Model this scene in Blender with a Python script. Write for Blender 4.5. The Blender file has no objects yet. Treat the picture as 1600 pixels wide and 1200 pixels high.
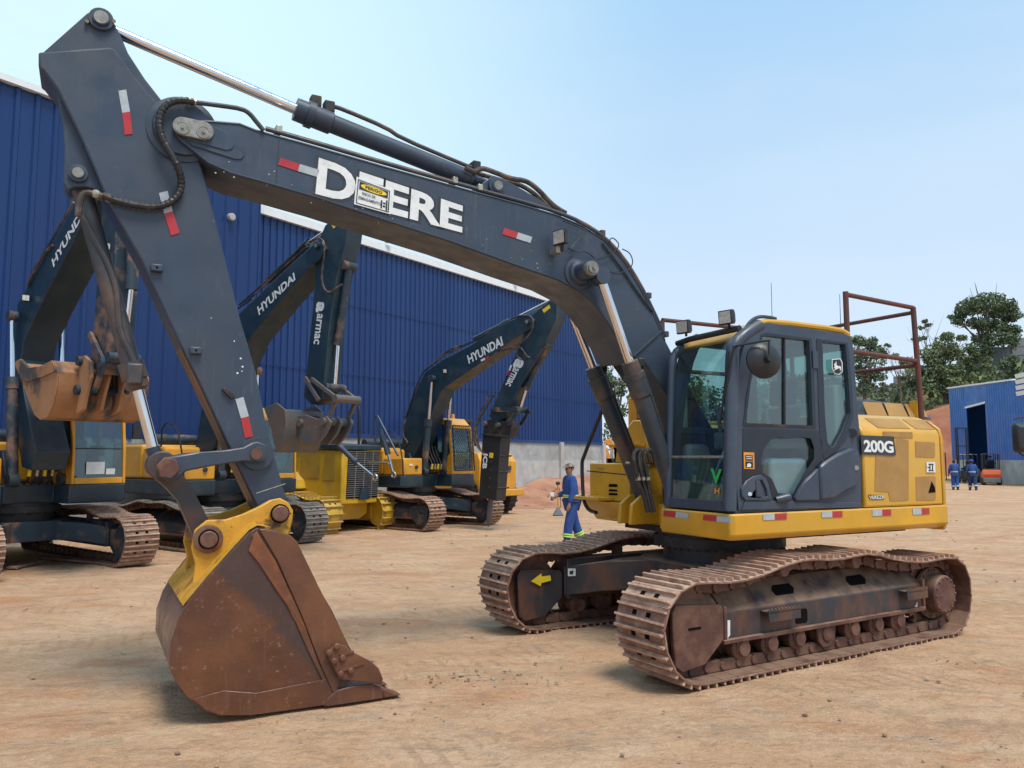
import bpy, bmesh, math, random
from mathutils import Vector, Matrix, noise
from mathutils.geometry import tessellate_polygon

# ------------------------------------------------------------------ camera, sky, sun
SC = bpy.context.scene
COL = SC.collection
FOC, HORIZ, EYE = 1230.0, 716.0, 1.859
PITCH = math.atan((HORIZ - 600.0) / FOC)
cam_data = bpy.data.cameras.new("camera")
cam_data.sensor_fit = 'HORIZONTAL'; cam_data.sensor_width = 36.0
cam_data.lens = 36.0 * FOC / 1600.0
cam_data.clip_start = 0.1; cam_data.clip_end = 3000.0
cam = bpy.data.objects.new("camera", cam_data)
cam.location = (0, 0, EYE); cam.rotation_euler = (math.pi / 2 + PITCH, 0, 0)
COL.objects.link(cam); SC.camera = cam

SUN_EL, SUN_AZ = math.radians(64), math.radians(-56)      # azimuth measured from +X towards +Y
sd = Vector((math.cos(SUN_EL) * math.cos(SUN_AZ), math.cos(SUN_EL) * math.sin(SUN_AZ), math.sin(SUN_EL)))
sun_data = bpy.data.lights.new("sun", 'SUN')
sun_data.energy = 2.7; sun_data.angle = math.radians(22); sun_data.color = (1.0, 0.93, 0.82)
sun = bpy.data.objects.new("sun", sun_data)
sun.rotation_euler = (-sd).to_track_quat('-Z', 'Y').to_euler(); sun.location = (20, -20, 40)
COL.objects.link(sun)

world = bpy.data.worlds.new("World"); SC.world = world; world.use_nodes = True
wn, wl = world.node_tree.nodes, world.node_tree.links
wn.clear()
w_out = wn.new('ShaderNodeOutputWorld'); w_bg = wn.new('ShaderNodeBackground')
sky = wn.new('ShaderNodeTexSky'); sky.sky_type = 'NISHITA'; sky.sun_disc = False
sky.sun_elevation = SUN_EL; sky.sun_rotation = math.pi / 2 - SUN_AZ
sky.air_density = 1.0; sky.dust_density = 5.0; sky.ozone_density = 1.5; sky.altitude = 700
# thin bright haze that covers the whole sky and is strongest towards the left of the picture
w_tc = wn.new('ShaderNodeTexCoord')
def wmath(op, a, b=None):
    n = wn.new('ShaderNodeMath'); n.operation = op
    for i, v in enumerate((a, b)):
        if v is None: continue
        if isinstance(v, (int, float)): n.inputs[i].default_value = v
        else: wl.new(v, n.inputs[i])
    return n.outputs[0]
def wdot(vec):
    n = wn.new('ShaderNodeVectorMath'); n.operation = 'DOT_PRODUCT'
    wl.new(w_tc.outputs['Generated'], n.inputs[0]); n.inputs[1].default_value = vec
    return n.outputs['Value']
glow_dir = Vector((-0.62, 0.70, 0.36)).normalized()
g_ = wdot(glow_dir)
g_ramp = wn.new('ShaderNodeMapRange'); g_ramp.interpolation_type = 'SMOOTHSTEP'
wl.new(g_, g_ramp.inputs[0]); g_ramp.inputs[1].default_value = 0.62; g_ramp.inputs[2].default_value = 1.0
up_ = wdot(Vector((0, 0, 1)))
u_ramp = wn.new('ShaderNodeMapRange'); wl.new(up_, u_ramp.inputs[0])
u_ramp.inputs[1].default_value = 0.0; u_ramp.inputs[2].default_value = 0.62
hz = wn.new('ShaderNodeMix'); hz.data_type = 'RGBA'
wl.new(u_ramp.outputs[0], hz.inputs[0])
hz.inputs[6].default_value = (0.64, 0.73, 0.84, 1); hz.inputs[7].default_value = (0.285, 0.52, 0.77, 1)
hz2 = wn.new('ShaderNodeMix'); hz2.data_type = 'RGBA'
wl.new(g_ramp.outputs[0], hz2.inputs[0]); wl.new(hz.outputs[2], hz2.inputs[6])
hz2.inputs[7].default_value = (0.62, 0.84, 0.90, 1)
sc_n = wn.new('ShaderNodeVectorMath'); sc_n.operation = 'SCALE'
w_cl = wn.new('ShaderNodeTexNoise'); w_cl.inputs['Scale'].default_value = 1.6; w_cl.inputs['Detail'].default_value = 6; w_cl.inputs['Roughness'].default_value = .55
w_mp = wn.new('ShaderNodeMapping'); w_mp.inputs['Scale'].default_value = (1, 1, 3.2); wl.new(w_tc.outputs['Generated'], w_mp.inputs[0]); wl.new(w_mp.outputs[0], w_cl.inputs['Vector'])
c_ramp = wn.new('ShaderNodeMapRange'); c_ramp.interpolation_type = 'SMOOTHSTEP'; wl.new(w_cl.outputs['Fac'], c_ramp.inputs[0])
c_ramp.inputs[1].default_value = .42; c_ramp.inputs[2].default_value = .75; c_ramp.inputs[4].default_value = .45
hz3 = wn.new('ShaderNodeMix'); hz3.data_type = 'RGBA'; wl.new(c_ramp.outputs[0], hz3.inputs[0]); wl.new(hz2.outputs[2], hz3.inputs[6]); hz3.inputs[7].default_value = (0.57, 0.69, 0.82, 1)
wl.new(sky.outputs[0], sc_n.inputs[0]); sc_n.inputs['Scale'].default_value = 0.09
w_mix = wn.new('ShaderNodeMix'); w_mix.data_type = 'RGBA'; w_mix.inputs[0].default_value = 0.92
wl.new(sc_n.outputs[0], w_mix.inputs[6]); wl.new(hz3.outputs[2], w_mix.inputs[7])
wl.new(w_mix.outputs[2], w_bg.inputs[0]); w_bg.inputs[1].default_value = 1.0
wl.new(w_bg.outputs[0], w_out.inputs[0])
SC.view_settings.view_transform = 'Standard'; SC.view_settings.look = 'None'
SC.view_settings.exposure = 0.36; SC.view_settings.gamma = 1.0
SC.cycles.max_bounces = 8; SC.cycles.transparent_max_bounces = 16

# ------------------------------------------------------------------ photograph measurements -> real places
def ray(px, py):
    x = (px - 800.0) / FOC; u = -(py - 600.0) / FOC
    return Vector((x, math.cos(PITCH) - u * math.sin(PITCH), math.sin(PITCH) + u * math.cos(PITCH)))
EYEP = Vector((0, 0, EYE))
def ground_at(px, py, z=0.0):
    d = ray(px, py); s = (z - EYE) / d.z
    return EYEP + d * s
def at_depth(px, py, Y):
    d = ray(px, py); return EYEP + d * (Y / d.y)
class Frame:
    """local frame of a machine: x forward, y to its left, z up"""
    def __init__(s, x, y, yaw_deg):
        s.o = Vector((x, y, 0)); s.yaw = math.radians(yaw_deg)
        s.M = Matrix.Translation(s.o) @ Matrix.Rotation(s.yaw, 4, 'Z'); s.I = s.M.inverted()
        s.e = s.I @ EYEP
    def d(s, px, py): return s.I.to_3x3() @ ray(px, py)
    def y(s, px, py, y0):
        d = s.d(px, py); t = (y0 - s.e.y) / d.y; return s.e + d * t
    def x(s, px, py, x0):
        d = s.d(px, py); t = (x0 - s.e.x) / d.x; return s.e + d * t
    def z(s, px, py, z0):
        d = s.d(px, py); t = (z0 - s.e.z) / d.z; return s.e + d * t
    def ys(s, pts, y0): return [s.y(a, b, y0) for a, b in pts]
    def xs(s, pts, x0): return [s.x(a, b, x0) for a, b in pts]

# ------------------------------------------------------------------ materials
MATS = {}
def mat(name, col, rough=0.5, metal=0.0, dirt=None, amt=0.5, soft=0.12, scale=2.5, var=0.12, bump=0.0, bscale=60.0,
        dust=None, dustamt=0.6, spec=0.5, stretch=None, coat=0.0, dirt2=None, amt2=0.6, scale2=9.0, streak=None, stramt=0.4, half=None):
    if name in MATS: return MATS[name]
    m = bpy.data.materials.new(name); m.use_nodes = True
    n, l = m.node_tree.nodes, m.node_tree.links
    b = n['Principled BSDF']
    tc = n.new('ShaderNodeTexCoord'); src = tc.outputs['Object']
    mp = n.new('ShaderNodeMapping'); l.new(src, mp.inputs[0])
    if stretch: mp.inputs['Scale'].default_value = stretch
    def nz(sc, det=6, ro=0.6):
        t = n.new('ShaderNodeTexNoise'); t.inputs['Scale'].default_value = sc
        t.inputs['Detail'].default_value = det; t.inputs['Roughness'].default_value = ro
        l.new(mp.outputs[0], t.inputs['Vector']); return t.outputs['Fac']
    def rng(f, a, c, lo=0.0, hi=1.0):
        r = n.new('ShaderNodeMapRange'); r.interpolation_type = 'SMOOTHSTEP'
        l.new(f, r.inputs[0]); r.inputs[1].default_value = a; r.inputs[2].default_value = c
        r.inputs[3].default_value = lo; r.inputs[4].default_value = hi; return r.outputs[0]
    def mix(f, A, B):
        x = n.new('ShaderNodeMix'); x.data_type = 'RGBA'; l.new(f, x.inputs[0])
        for i, v in ((6, A), (7, B)):
            if isinstance(v, tuple): x.inputs[i].default_value = (*v[:3], 1)
            else: l.new(v, x.inputs[i])
        return x.outputs[2]
    c1 = tuple(v * (1 - var) for v in col); c2 = tuple(min(1, v * (1 + var)) for v in col)
    c = mix(rng(nz(scale * 1.7), 0.3, 0.7), c1, c2)
    rf = None
    if dirt is not None:
        f = rng(nz(scale), 1 - amt - soft, 1 - amt + soft); c = mix(f, c, dirt); rf = f
    if dirt2 is not None:
        f2 = rng(nz(scale2, 8, 0.7), 1 - amt2 - 0.05, 1 - amt2 + 0.05); c = mix(f2, c, dirt2)
    if half is not None:         # an old stain bounded by a ragged line (object-space half plane)
        (hx_, hz_, hd_0, hcol) = half; sp3 = n.new('ShaderNodeSeparateXYZ'); l.new(src, sp3.inputs[0])
        def mm_(op, a, b2):
            q = n.new('ShaderNodeMath'); q.operation = op
            for i, v in enumerate((a, b2)):
                if isinstance(v, (int, float)): q.inputs[i].default_value = v
                else: l.new(v, q.inputs[i])
            return q.outputs[0]
        sgd = mm_('ADD', mm_('ADD', mm_('MULTIPLY', sp3.outputs['X'], hx_), mm_('MULTIPLY', sp3.outputs['Z'], hz_)), -hd_0)
        sgd = mm_('ADD', sgd, mm_('MULTIPLY', mm_('SUBTRACT', nz(3.0, 8, .7), .5), .35))
        c = mix(rng(sgd, -.03, .05, 0, .8), c, hcol)
    if streak is not None:       # thin runs and scratches, mostly along the vertical
        m2 = n.new('ShaderNodeMapping'); m2.inputs['Scale'].default_value = (1, 1, .12); m2.inputs['Rotation'].default_value = (0, .12, 0); l.new(src, m2.inputs[0])
        t2 = n.new('ShaderNodeTexNoise'); t2.inputs['Scale'].default_value = 26; t2.inputs['Detail'].default_value = 5; l.new(m2.outputs[0], t2.inputs['Vector'])
        f5 = n.new('ShaderNodeMath'); f5.operation = 'MULTIPLY'; l.new(rng(t2.outputs['Fac'], .54, .72, 0, stramt), f5.inputs[0]); l.new(rng(nz(1.3), .42, .62), f5.inputs[1])
        c = mix(f5.outputs[0], c, streak)
    if dust is not None:
        ge = n.new('ShaderNodeNewGeometry'); sx = n.new('ShaderNodeSeparateXYZ'); l.new(ge.outputs['Normal'], sx.inputs[0])
        f3 = rng(sx.outputs['Z'], 0.25, 0.85, 0.0, dustamt)
        mm = n.new('ShaderNodeMath'); mm.operation = 'MULTIPLY'; l.new(f3, mm.inputs[0])
        l.new(rng(nz(5.0), 0.25, 0.6), mm.inputs[1]); c = mix(mm.outputs[0], c, dust)
    l.new(c, b.inputs['Base Color'])
    b.inputs['Metallic'].default_value = metal
    b.inputs['Specular IOR Level'].default_value = spec
    if coat: b.inputs['Coat Weight'].default_value = coat; b.inputs['Coat Roughness'].default_value = 0.15
    l.new(rng(nz(scale * 2.3), 0.25, 0.75, max(0.03, rough - 0.14), min(1, rough + 0.16)), b.inputs['Roughness'])
    if bump > 0:
        bp = n.new('ShaderNodeBump'); bp.inputs['Strength'].default_value = bump; bp.inputs['Distance'].default_value = 0.02
        l.new(nz(bscale, 5), bp.inputs['Height']); l.new(bp.outputs[0], b.inputs['Normal'])
    MATS[name] = m; return m

def glass_mat(name, tint, refl=0.10, dark=0.0):
    if name in MATS: return MATS[name]
    m = bpy.data.materials.new(name); m.use_nodes = True
    n, l = m.node_tree.nodes, m.node_tree.links; n.clear()
    o = n.new('ShaderNodeOutputMaterial'); t = n.new('ShaderNodeBsdfTransparent'); g = n.new('ShaderNodeBsdfGlossy')
    t.inputs[0].default_value = (*tint, 1); g.inputs[0].default_value = (0.95, 0.97, 1, 1); g.inputs[1].default_value = 0.02
    df = n.new('ShaderNodeBsdfDiffuse'); df.inputs[0].default_value = (0.30, 0.31, 0.31, 1)
    tc = n.new('ShaderNodeTexCoord'); nz = n.new('ShaderNodeTexNoise'); nz.inputs['Scale'].default_value = 3.0; nz.inputs['Detail'].default_value = 6
    l.new(tc.outputs['Object'], nz.inputs['Vector'])
    mr = n.new('ShaderNodeMapRange'); l.new(nz.outputs['Fac'], mr.inputs[0]); mr.inputs[1].default_value = 0.35; mr.inputs[2].default_value = 0.8
    mr.inputs[3].default_value = 0.01; mr.inputs[4].default_value = 0.05
    fr = n.new('ShaderNodeLayerWeight'); fr.inputs[0].default_value = 0.5
    pw = n.new('ShaderNodeMath'); pw.operation = 'POWER'; l.new(fr.outputs['Facing'], pw.inputs[0]); pw.inputs[1].default_value = 4.0
    ad = n.new('ShaderNodeMath'); ad.operation = 'ADD'; l.new(pw.outputs[0], ad.inputs[0]); ad.inputs[1].default_value = refl
    m0 = n.new('ShaderNodeMixShader'); l.new(mr.outputs[0], m0.inputs[0]); l.new(t.outputs[0], m0.inputs[1]); l.new(df.outputs[0], m0.inputs[2])
    mx = n.new('ShaderNodeMixShader'); l.new(ad.outputs[0], mx.inputs[0]); l.new(m0.outputs[0], mx.inputs[1]); l.new(g.outputs[0], mx.inputs[2])
    l.new(mx.outputs[0], o.inputs[0]); MATS[name] = m; return m

DIRT = (0.30, 0.18, 0.11); DUST = (0.40, 0.27, 0.18)
M_SLATE = mat('slate_grey_paint', (0.034, 0.052, 0.084), 0.42, dirt=(0.042, 0.056, 0.080), amt=0.45, scale=1.6, bump=0.03, bscale=25, dirt2=(0.085, 0.095, 0.11), amt2=0.33, dust=(0.16, 0.14, 0.13), dustamt=0.35, streak=(0.10, 0.115, 0.14), stramt=.35)
M_SLATE2 = mat('cab_slate_paint', (0.036, 0.053, 0.084), 0.38, dirt=(0.055, 0.072, 0.10), amt=0.4, scale=2, dust=(0.17, 0.15, 0.14), dustamt=0.3)
M_SLATED = mat('dirty_slate_paint', (0.036, 0.044, 0.056), 0.55, dirt=(0.15, 0.085, 0.055), amt=0.42, scale=2.2, bump=0.1, bscale=30, dust=(0.30, 0.20, 0.135), dustamt=0.85)
M_YEL = mat('yellow_paint', (0.64, 0.325, 0.016), 0.38, dirt=(0.56, 0.31, 0.03), amt=0.5, scale=1.5, dust=(0.55, 0.37, 0.15), dustamt=0.5, coat=0.15)
M_YELW = mat('worn_yellow_paint', (0.56, 0.285, 0.025), 0.5, dirt=(0.13, 0.055, 0.035), amt=0.36, soft=0.06, scale=5, bump=0.1, bscale=40, dirt2=(0.10, 0.045, 0.03), amt2=0.36, scale2=22)
M_ORG = mat('orange_yellow_paint', (0.66, 0.31, 0.022), 0.4, dirt=(0.55, 0.27, 0.03), amt=0.45, scale=1.5, coat=0.1, dust=(0.5, 0.33, 0.15), dustamt=0.4)
M_TAN = mat('tan_mesh_vent', (0.40, 0.225, 0.07), 0.8, var=0.1, bump=0.4, bscale=220)
M_RUST = mat('rusty_bucket_steel', (0.088, 0.036, 0.022), 0.46, dirt=(0.165, 0.064, 0.028), amt=0.5, soft=0.18, scale=1.7, bump=0.12, bscale=30, dirt2=(0.24, 0.14, 0.095), amt2=0.30, scale2=16, spec=0.5, streak=(0.19, 0.10, 0.065), stramt=.5)
M_RUSTO = mat('lit_orange_rust', (0.25, 0.076, 0.022), 0.6, dirt=(0.105, 0.042, 0.024), amt=0.48, soft=.2, scale=5, bump=0.12, bscale=30)
M_PIN = mat('rusty_pin', (0.11, 0.05, 0.038), 0.5, metal=0.2, dirt=(0.18, 0.09, 0.06), amt=0.5, scale=10)
M_LINK = mat('worn_link_paint', (0.036, 0.040, 0.050), 0.42, dirt=(0.085, 0.046, 0.038), amt=0.46, soft=0.1, scale=3, bump=0.05)
M_BELT = mat('dusty_lit_track_steel', (0.22, 0.112, 0.078), 0.7, dirt=(0.40, 0.27, 0.20), amt=0.42, scale=6, bump=0.3, bscale=50, dust=(0.56, 0.40, 0.29), dustamt=0.9, dirt2=(0.15, 0.08, 0.06), amt2=0.38, scale2=18)  # dust on upward faces brightened to paint in sunlight on the track tops
M_BELTIN = mat('brown_track_frame', (0.088, 0.036, 0.026), 0.62, dirt=(0.165, 0.082, 0.054), amt=0.5, scale=4, bump=0.2, bscale=40, dust=(0.26, 0.165, 0.11), dustamt=0.8)
M_FRAME = mat('track_frame_paint', (0.032, 0.033, 0.040), 0.5, dirt=(0.12, 0.052, 0.033), amt=0.47, soft=0.1, scale=2.6, stretch=(1, 1, 0.5), bump=0.1, bscale=30, dust=(0.25, 0.16, 0.105), dustamt=0.95)
M_GROUS = mat('worn_grouser_bar', (0.52, 0.345, 0.25), 0.6, dirt=(0.36, 0.21, 0.145), amt=.5, scale=9, dirt2=(0.62, 0.50, 0.42), amt2=.35, scale2=30)
M_GROUSG = mat('grey_grouser_bar', (0.30, 0.29, 0.27), 0.5, dirt=(0.2, 0.17, 0.14), amt=.5, scale=9)
M_RUSTP = mat('polished_brown_sheen', (0.15, 0.085, 0.072), 0.36, dirt=(0.13, 0.06, 0.04), amt=.45, soft=.2, scale=2.2, streak=(.24, .17, .15), stramt=.4, spec=.6)  # bucket shell: sky sheen painted in as a lighter purple-brown
M_DARK = mat('black_steel', (0.018, 0.018, 0.02), 0.6, dirt=(0.07, 0.045, 0.03), amt=0.4, scale=4, dust=(0.2, 0.14, 0.1), dustamt=0.5)
M_VOID = mat('dark_opening', (0.006, 0.005, 0.005), 0.95, spec=0.1)
M_RUB = mat('black_rubber', (0.016, 0.016, 0.018), 0.5, dirt=(0.09, 0.06, 0.045), amt=0.35, scale=8)
M_HOSE = mat('dusty_hose', (0.05, 0.038, 0.034), 0.65, dirt=(0.15, 0.10, 0.075), amt=0.45, scale=10)
M_CHR = mat('chrome_rod', (0.72, 0.72, 0.74), 0.10, metal=1.0, var=0.03)
M_GALV = mat('zinc_fitting', (0.42, 0.40, 0.33), 0.4, metal=0.7, dirt=(0.25, 0.17, 0.11), amt=0.4, scale=20)
M_PINC = mat('grey_pin_plate', (0.27, 0.28, 0.26), 0.5, metal=0.3, dirt=(0.2, 0.19, 0.17), amt=0.5, scale=15)
M_WHT = mat('white_vinyl', (0.72, 0.74, 0.74), 0.4, var=0.06, dirt=(0.55, 0.56, 0.55), amt=0.35, scale=10)
M_TAPEW = mat('grey_reflective_tape', (0.40, 0.45, 0.48), 0.35, var=0.06, dirt=(0.32, 0.35, 0.36), amt=0.4, scale=14)
M_RED = mat('red_reflective', (0.42, 0.03, 0.035), 0.35, var=0.08)
M_BLK = mat('black_vinyl', (0.018, 0.020, 0.023), 0.45)
M_DKG = mat('dark_grey_vinyl', (0.030, 0.036, 0.042), 0.45)
M_STY = mat('yellow_sticker', (0.75, 0.55, 0.03), 0.45)
M_STO = mat('orange_sticker', (0.75, 0.28, 0.03), 0.45)
M_GRN = mat('green_paint_mark', (0.02, 0.40, 0.08), 0.5)
M_NAVY = mat('navy_boom_paint', (0.012, 0.034, 0.054), 0.4, dirt=(0.03, 0.05, 0.065), amt=0.42, scale=1.7, dirt2=(0.12, 0.10, 0.085), amt2=0.27, scale2=10, dust=(0.2, 0.17, 0.14), dustamt=0.3)
M_NAVYD = mat('muddy_navy_paint', (0.016, 0.034, 0.052), 0.55, dirt=(0.22, 0.12, 0.075), amt=0.42, soft=0.1, scale=2.2, dirt2=(0.30, 0.18, 0.115), amt2=0.33, scale2=8)
M_MUD = mat('orange_mud_steel', (0.33, 0.165, 0.078), 0.85, dirt=(0.055, 0.052, 0.055), amt=0.44, soft=0.07, scale=1.7, bump=0.3, bscale=15, stretch=(1, 1, 0.6))
M_GREYB = mat('grey_bucket_steel', (0.085, 0.095, 0.105), 0.45, dirt=(0.13, 0.10, 0.085), amt=0.5, scale=2.5, dirt2=(0.2, 0.2, 0.2), amt2=0.35)
M_SEAT = mat('seat_fabric', (0.012, 0.014, 0.018), 0.9, spec=.15)
M_CONS = mat('grey_interior_plastic', (0.16, 0.17, 0.17), 0.6)
M_INT = mat('pale_interior_trim', (0.55, 0.60, 0.60), 0.6)
M_NVG = mat('dark_navy_glass_border', (0.010, 0.016, 0.028), 0.12, var=.05)
M_RAIL = mat('red_oxide_tube', (0.13, 0.032, 0.026), 0.6, dirt=(0.09, 0.04, 0.035), amt=0.5, scale=6)
M_LENS = mat('lamp_lens', (0.62, 0.58, 0.52), 0.15, metal=0.4, var=0.2, scale=20)
G_CAB = glass_mat('cab_glass', (0.62, 0.77, 0.74), 0.10)
G_DARK = glass_mat('tinted_cab_glass', (0.72, 0.82, 0.84), 0.05)

# ------------------------------------------------------------------ mesh builder
V3 = Vector
class MB:
    def __init__(s): s.bm = bmesh.new(); s.mi = 0
    def _f(s, vs):
        try:
            f = s.bm.faces.new(vs); f.material_index = s.mi; f.smooth = True; return f
        except ValueError: return None
    def poly(s, pts):
        return s._f([s.bm.verts.new(p) for p in pts])
    def tri_faces(s, vs, tris):
        for t in tris: s._f([vs[i] for i in t])
    def prism(s, pts, off):
        """closed polygon pts (3-D), extruded by vector off"""
        off = V3(off); pts = [V3(p) for p in pts]; n = len(pts)
        a = [s.bm.verts.new(p) for p in pts]; b = [s.bm.verts.new(p + off) for p in pts]
        tris = tessellate_polygon([pts])
        for t in tris:
            s._f([a[i] for i in t]); s._f([b[i] for i in reversed(t)])
        for i in range(n): s._f([a[i], b[i], b[(i + 1) % n], a[(i + 1) % n]])
        return s
    def plate(s, outer, holes, off):
        """polygon with holes, extruded by off"""
        off = V3(off); loops = [[V3(p) for p in outer]] + [[V3(p) for p in h] for h in holes]
        flat = [p for L in loops for p in L]
        a = [s.bm.verts.new(p) for p in flat]; b = [s.bm.verts.new(p + off) for p in flat]
        for t in tessellate_polygon(loops):
            s._f([a[i] for i in t]); s._f([b[i] for i in reversed(t)])
        k = 0
        for L in loops:
            m = len(L)
            for i in range(m):
                j = (i + 1) % m; s._f([a[k + i], b[k + i], b[k + j], a[k + j]])
            k += m
        return s
    def box(s, c, sz, rot=None):
        c = V3(c); h = V3(sz) / 2
        vs = []
        for z in (-1, 1):
            for x, y in ((-1, -1), (1, -1), (1, 1), (-1, 1)):
                p = V3((x * h.x, y * h.y, z * h.z))
                if rot is not None: p = rot @ p
                vs.append(s.bm.verts.new(c + p))
        for f in ((3, 2, 1, 0), (4, 5, 6, 7), (0, 1, 5, 4), (1, 2, 6, 5), (2, 3, 7, 6), (3, 0, 4, 7)):
            s._f([vs[i] for i in f])
        return s
    def bb(s, x0, x1, y0, y1, z0, z1):
        return s.box(((x0 + x1) / 2, (y0 + y1) / 2, (z0 + z1) / 2), (abs(x1 - x0), abs(y1 - y0), abs(z1 - z0)))
    def ring(s, c, ax, r, seg, ref=None):
        ax = V3(ax).normalized()
        u = ax.orthogonal().normalized() if ref is None else (V3(ref) - ax * ax.dot(V3(ref))).normalized()
        v = ax.cross(u)
        return [s.bm.verts.new(c + (u * math.cos(2 * math.pi * i / seg) + v * math.sin(2 * math.pi * i / seg)) * r) for i in range(seg)]
    def loft(s, rings, closed=True, cap=True):
        for a, b in zip(rings[:-1], rings[1:]):
            n = len(a)
            for i in range(n if closed else n - 1):
                s._f([a[i], a[(i + 1) % n], b[(i + 1) % n], b[i]])
        if cap and closed:
            s._f(list(reversed(rings[0]))); s._f(rings[-1])
        return s
    def loft_pts(s, rings, cap=True):
        return s.loft([[s.bm.verts.new(p) for p in r] for r in rings], True, cap)
    def cyl(s, p0, p1, r, r2=None, seg=20, cap=True):
        p0, p1 = V3(p0), V3(p1); ax = p1 - p0; r2 = r if r2 is None else r2
        u = ax.orthogonal()
        return s.loft([s.ring(p0, ax, r, seg, u), s.ring(p1, ax, r2, seg, u)], True, cap)
    def lathe(s, p0, ax, prof, seg=24):
        """prof: list of (distance along axis, radius)"""
        p0, ax = V3(p0), V3(ax).normalized(); u = ax.orthogonal()
        return s.loft([s.ring(p0 + ax * d, ax, max(r, 1e-4), seg, u) for d, r in prof])
    def tube(s, pts, r, seg=8, smooth=0, ribs=None):
        pts = [V3(p) for p in pts]
        for _ in range(smooth):
            q = [pts[0]]
            for a, b in zip(pts[:-1], pts[1:]): q += [a * .75 + b * .25, a * .25 + b * .75]
            q.append(pts[-1]); pts = q
        if ribs:
            L = sum((b - a).length for a, b in zip(pts[:-1], pts[1:])); n = max(2, int(L / ribs)); q = []
            step = L / n; acc = 0; seglist = list(zip(pts[:-1], pts[1:])); si = 0; pos = 0
            for k in range(n + 1):
                tgt = k * step
                while si < len(seglist) - 1 and pos + (seglist[si][1] - seglist[si][0]).length < tgt - 1e-9:
                    pos += (seglist[si][1] - seglist[si][0]).length; si += 1
                a, b = seglist[si]; ln = max((b - a).length, 1e-9); q.append(a.lerp(b, min(1, (tgt - pos) / ln)))
            pts = q
        rr = []; ref = None
        for i, p in enumerate(pts):
            d = (pts[min(i + 1, len(pts) - 1)] - pts[max(i - 1, 0)])
            if d.length < 1e-9: continue
            d.normalize()
            if ref is None: ref = d.orthogonal().normalized()
            ref = (ref - d * d.dot(ref)).normalized()
            rad = r[i] if isinstance(r, (list, tuple)) else r
            if ribs: rad *= (1.0 if i % 2 else 0.82)
            rr.append(s.ring(p, d, rad, seg, ref))
        return s.loft(rr)
    def ball(s, c, r, sx=1, sy=1, sz=1, seg=14, rings=9):
        c = V3(c); R = []
        for i in range(rings + 1):
            th = math.pi * i / rings; rad = max(math.sin(th), 1e-3)
            R.append([s.bm.verts.new(c + V3((math.cos(2 * math.pi * k / seg) * rad * r * sx, math.sin(2 * math.pi * k / seg) * rad * r * sy, -math.cos(th) * r * sz))) for k in range(seg)])
        return s.loft(R)
    def xform(s, M): bmesh.ops.transform(s.bm, matrix=M, verts=s.bm.verts[:]); return s
    def build(s, name, mats, parent=None, bevel=0.0, sharp=32, segs=2, M=None, flat=False):
        if M is not None: s.xform(M)
        bm = s.bm
        bmesh.ops.recalc_face_normals(bm, faces=bm.faces[:])
        ca = math.radians(sharp)
        for e in bm.edges:
            if len(e.link_faces) == 2 and e.calc_face_angle(0) > ca: e.smooth = False
        if flat:
            for f in bm.faces: f.smooth = False
        me = bpy.data.meshes.new(name); bm.to_mesh(me); bm.free()
        for m in (mats if isinstance(mats, (list, tuple)) else [mats]): me.materials.append(m)
        o = bpy.data.objects.new(name, me); COL.objects.link(o)
        if parent is not None: o.parent = parent
        if bevel > 0:
            b = o.modifiers.new('bevel', 'BEVEL'); b.width = bevel; b.segments = segs; b.limit_method = 'ANGLE'
            b.angle_limit = math.radians(40); b.use_clamp_overlap = True
        return o

def thing(name, label, cat, loc=(0, 0, 0), yaw=0.0, group=None):
    o = bpy.data.objects.new(name, None); COL.objects.link(o)
    o.location = loc; o.rotation_euler = (0, 0, yaw); o.empty_display_size = 0.3
    o['label'] = label; o['category'] = cat
    if group: o['group'] = group
    return o
def tag(o, label, cat, group=None, kind=None):
    if label: o['label'] = label
    if cat: o['category'] = cat
    if group: o['group'] = group
    if kind: o['kind'] = kind
    return o

# text as flat lettering mapped on a quad (bl, br, tr, tl are 3-D points)
def text_geo(s, offset=0.0, space=1.0):
    cu = bpy.data.curves.new('lettering', 'FONT'); cu.body = s; cu.offset = offset; cu.space_character = space
    cu.fill_mode = 'FRONT'; cu.resolution_u = 4
    ob = bpy.data.objects.new('lettering', cu); COL.objects.link(ob)
    dg = bpy.context.evaluated_depsgraph_get(); dg.update()
    me = bpy.data.meshes.new_from_object(ob.evaluated_get(dg))
    vs = [v.co.copy() for v in me.vertices]; fs = [tuple(p.vertices) for p in me.polygons]
    bpy.data.objects.remove(ob); bpy.data.curves.remove(cu); bpy.data.meshes.remove(me)
    return vs, fs
def lettering(s, quad, m, parent, name='lettering', bold=0.02, off=(0, 0, 0), space=1.05, halo=None, halo_w=0.09, halo_off=(0, 0, 0)):
    bl, br, tr, tl = [V3(p) for p in quad]
    base, _ = text_geo(s, 0.0, space)
    x0 = min(v.x for v in base); x1 = max(v.x for v in base); y0 = min(v.y for v in base); y1 = max(v.y for v in base)
    def put(offset, shift, nm, mm):
        vs, fs = text_geo(s, offset, space); mb = MB(); sh = V3(shift); out = []
        for v in vs:
            u = (v.x - x0) / (x1 - x0); w = (v.y - y0) / (y1 - y0)
            p = (bl * (1 - u) + br * u) * (1 - w) + (tl * (1 - u) + tr * u) * w
            out.append(mb.bm.verts.new(p + sh))
        for f in fs: mb._f([out[i] for i in f])
        return mb.build(nm, mm, parent, flat=True)
    if halo is not None: put(halo_w, halo_off, name + '_backing', halo)
    return put(bold, off, name, m)
def quadplate(name, quad, thick, m, parent, bevel=0.0):
    return MB().prism(quad, thick).build(name, m, parent, bevel)

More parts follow.
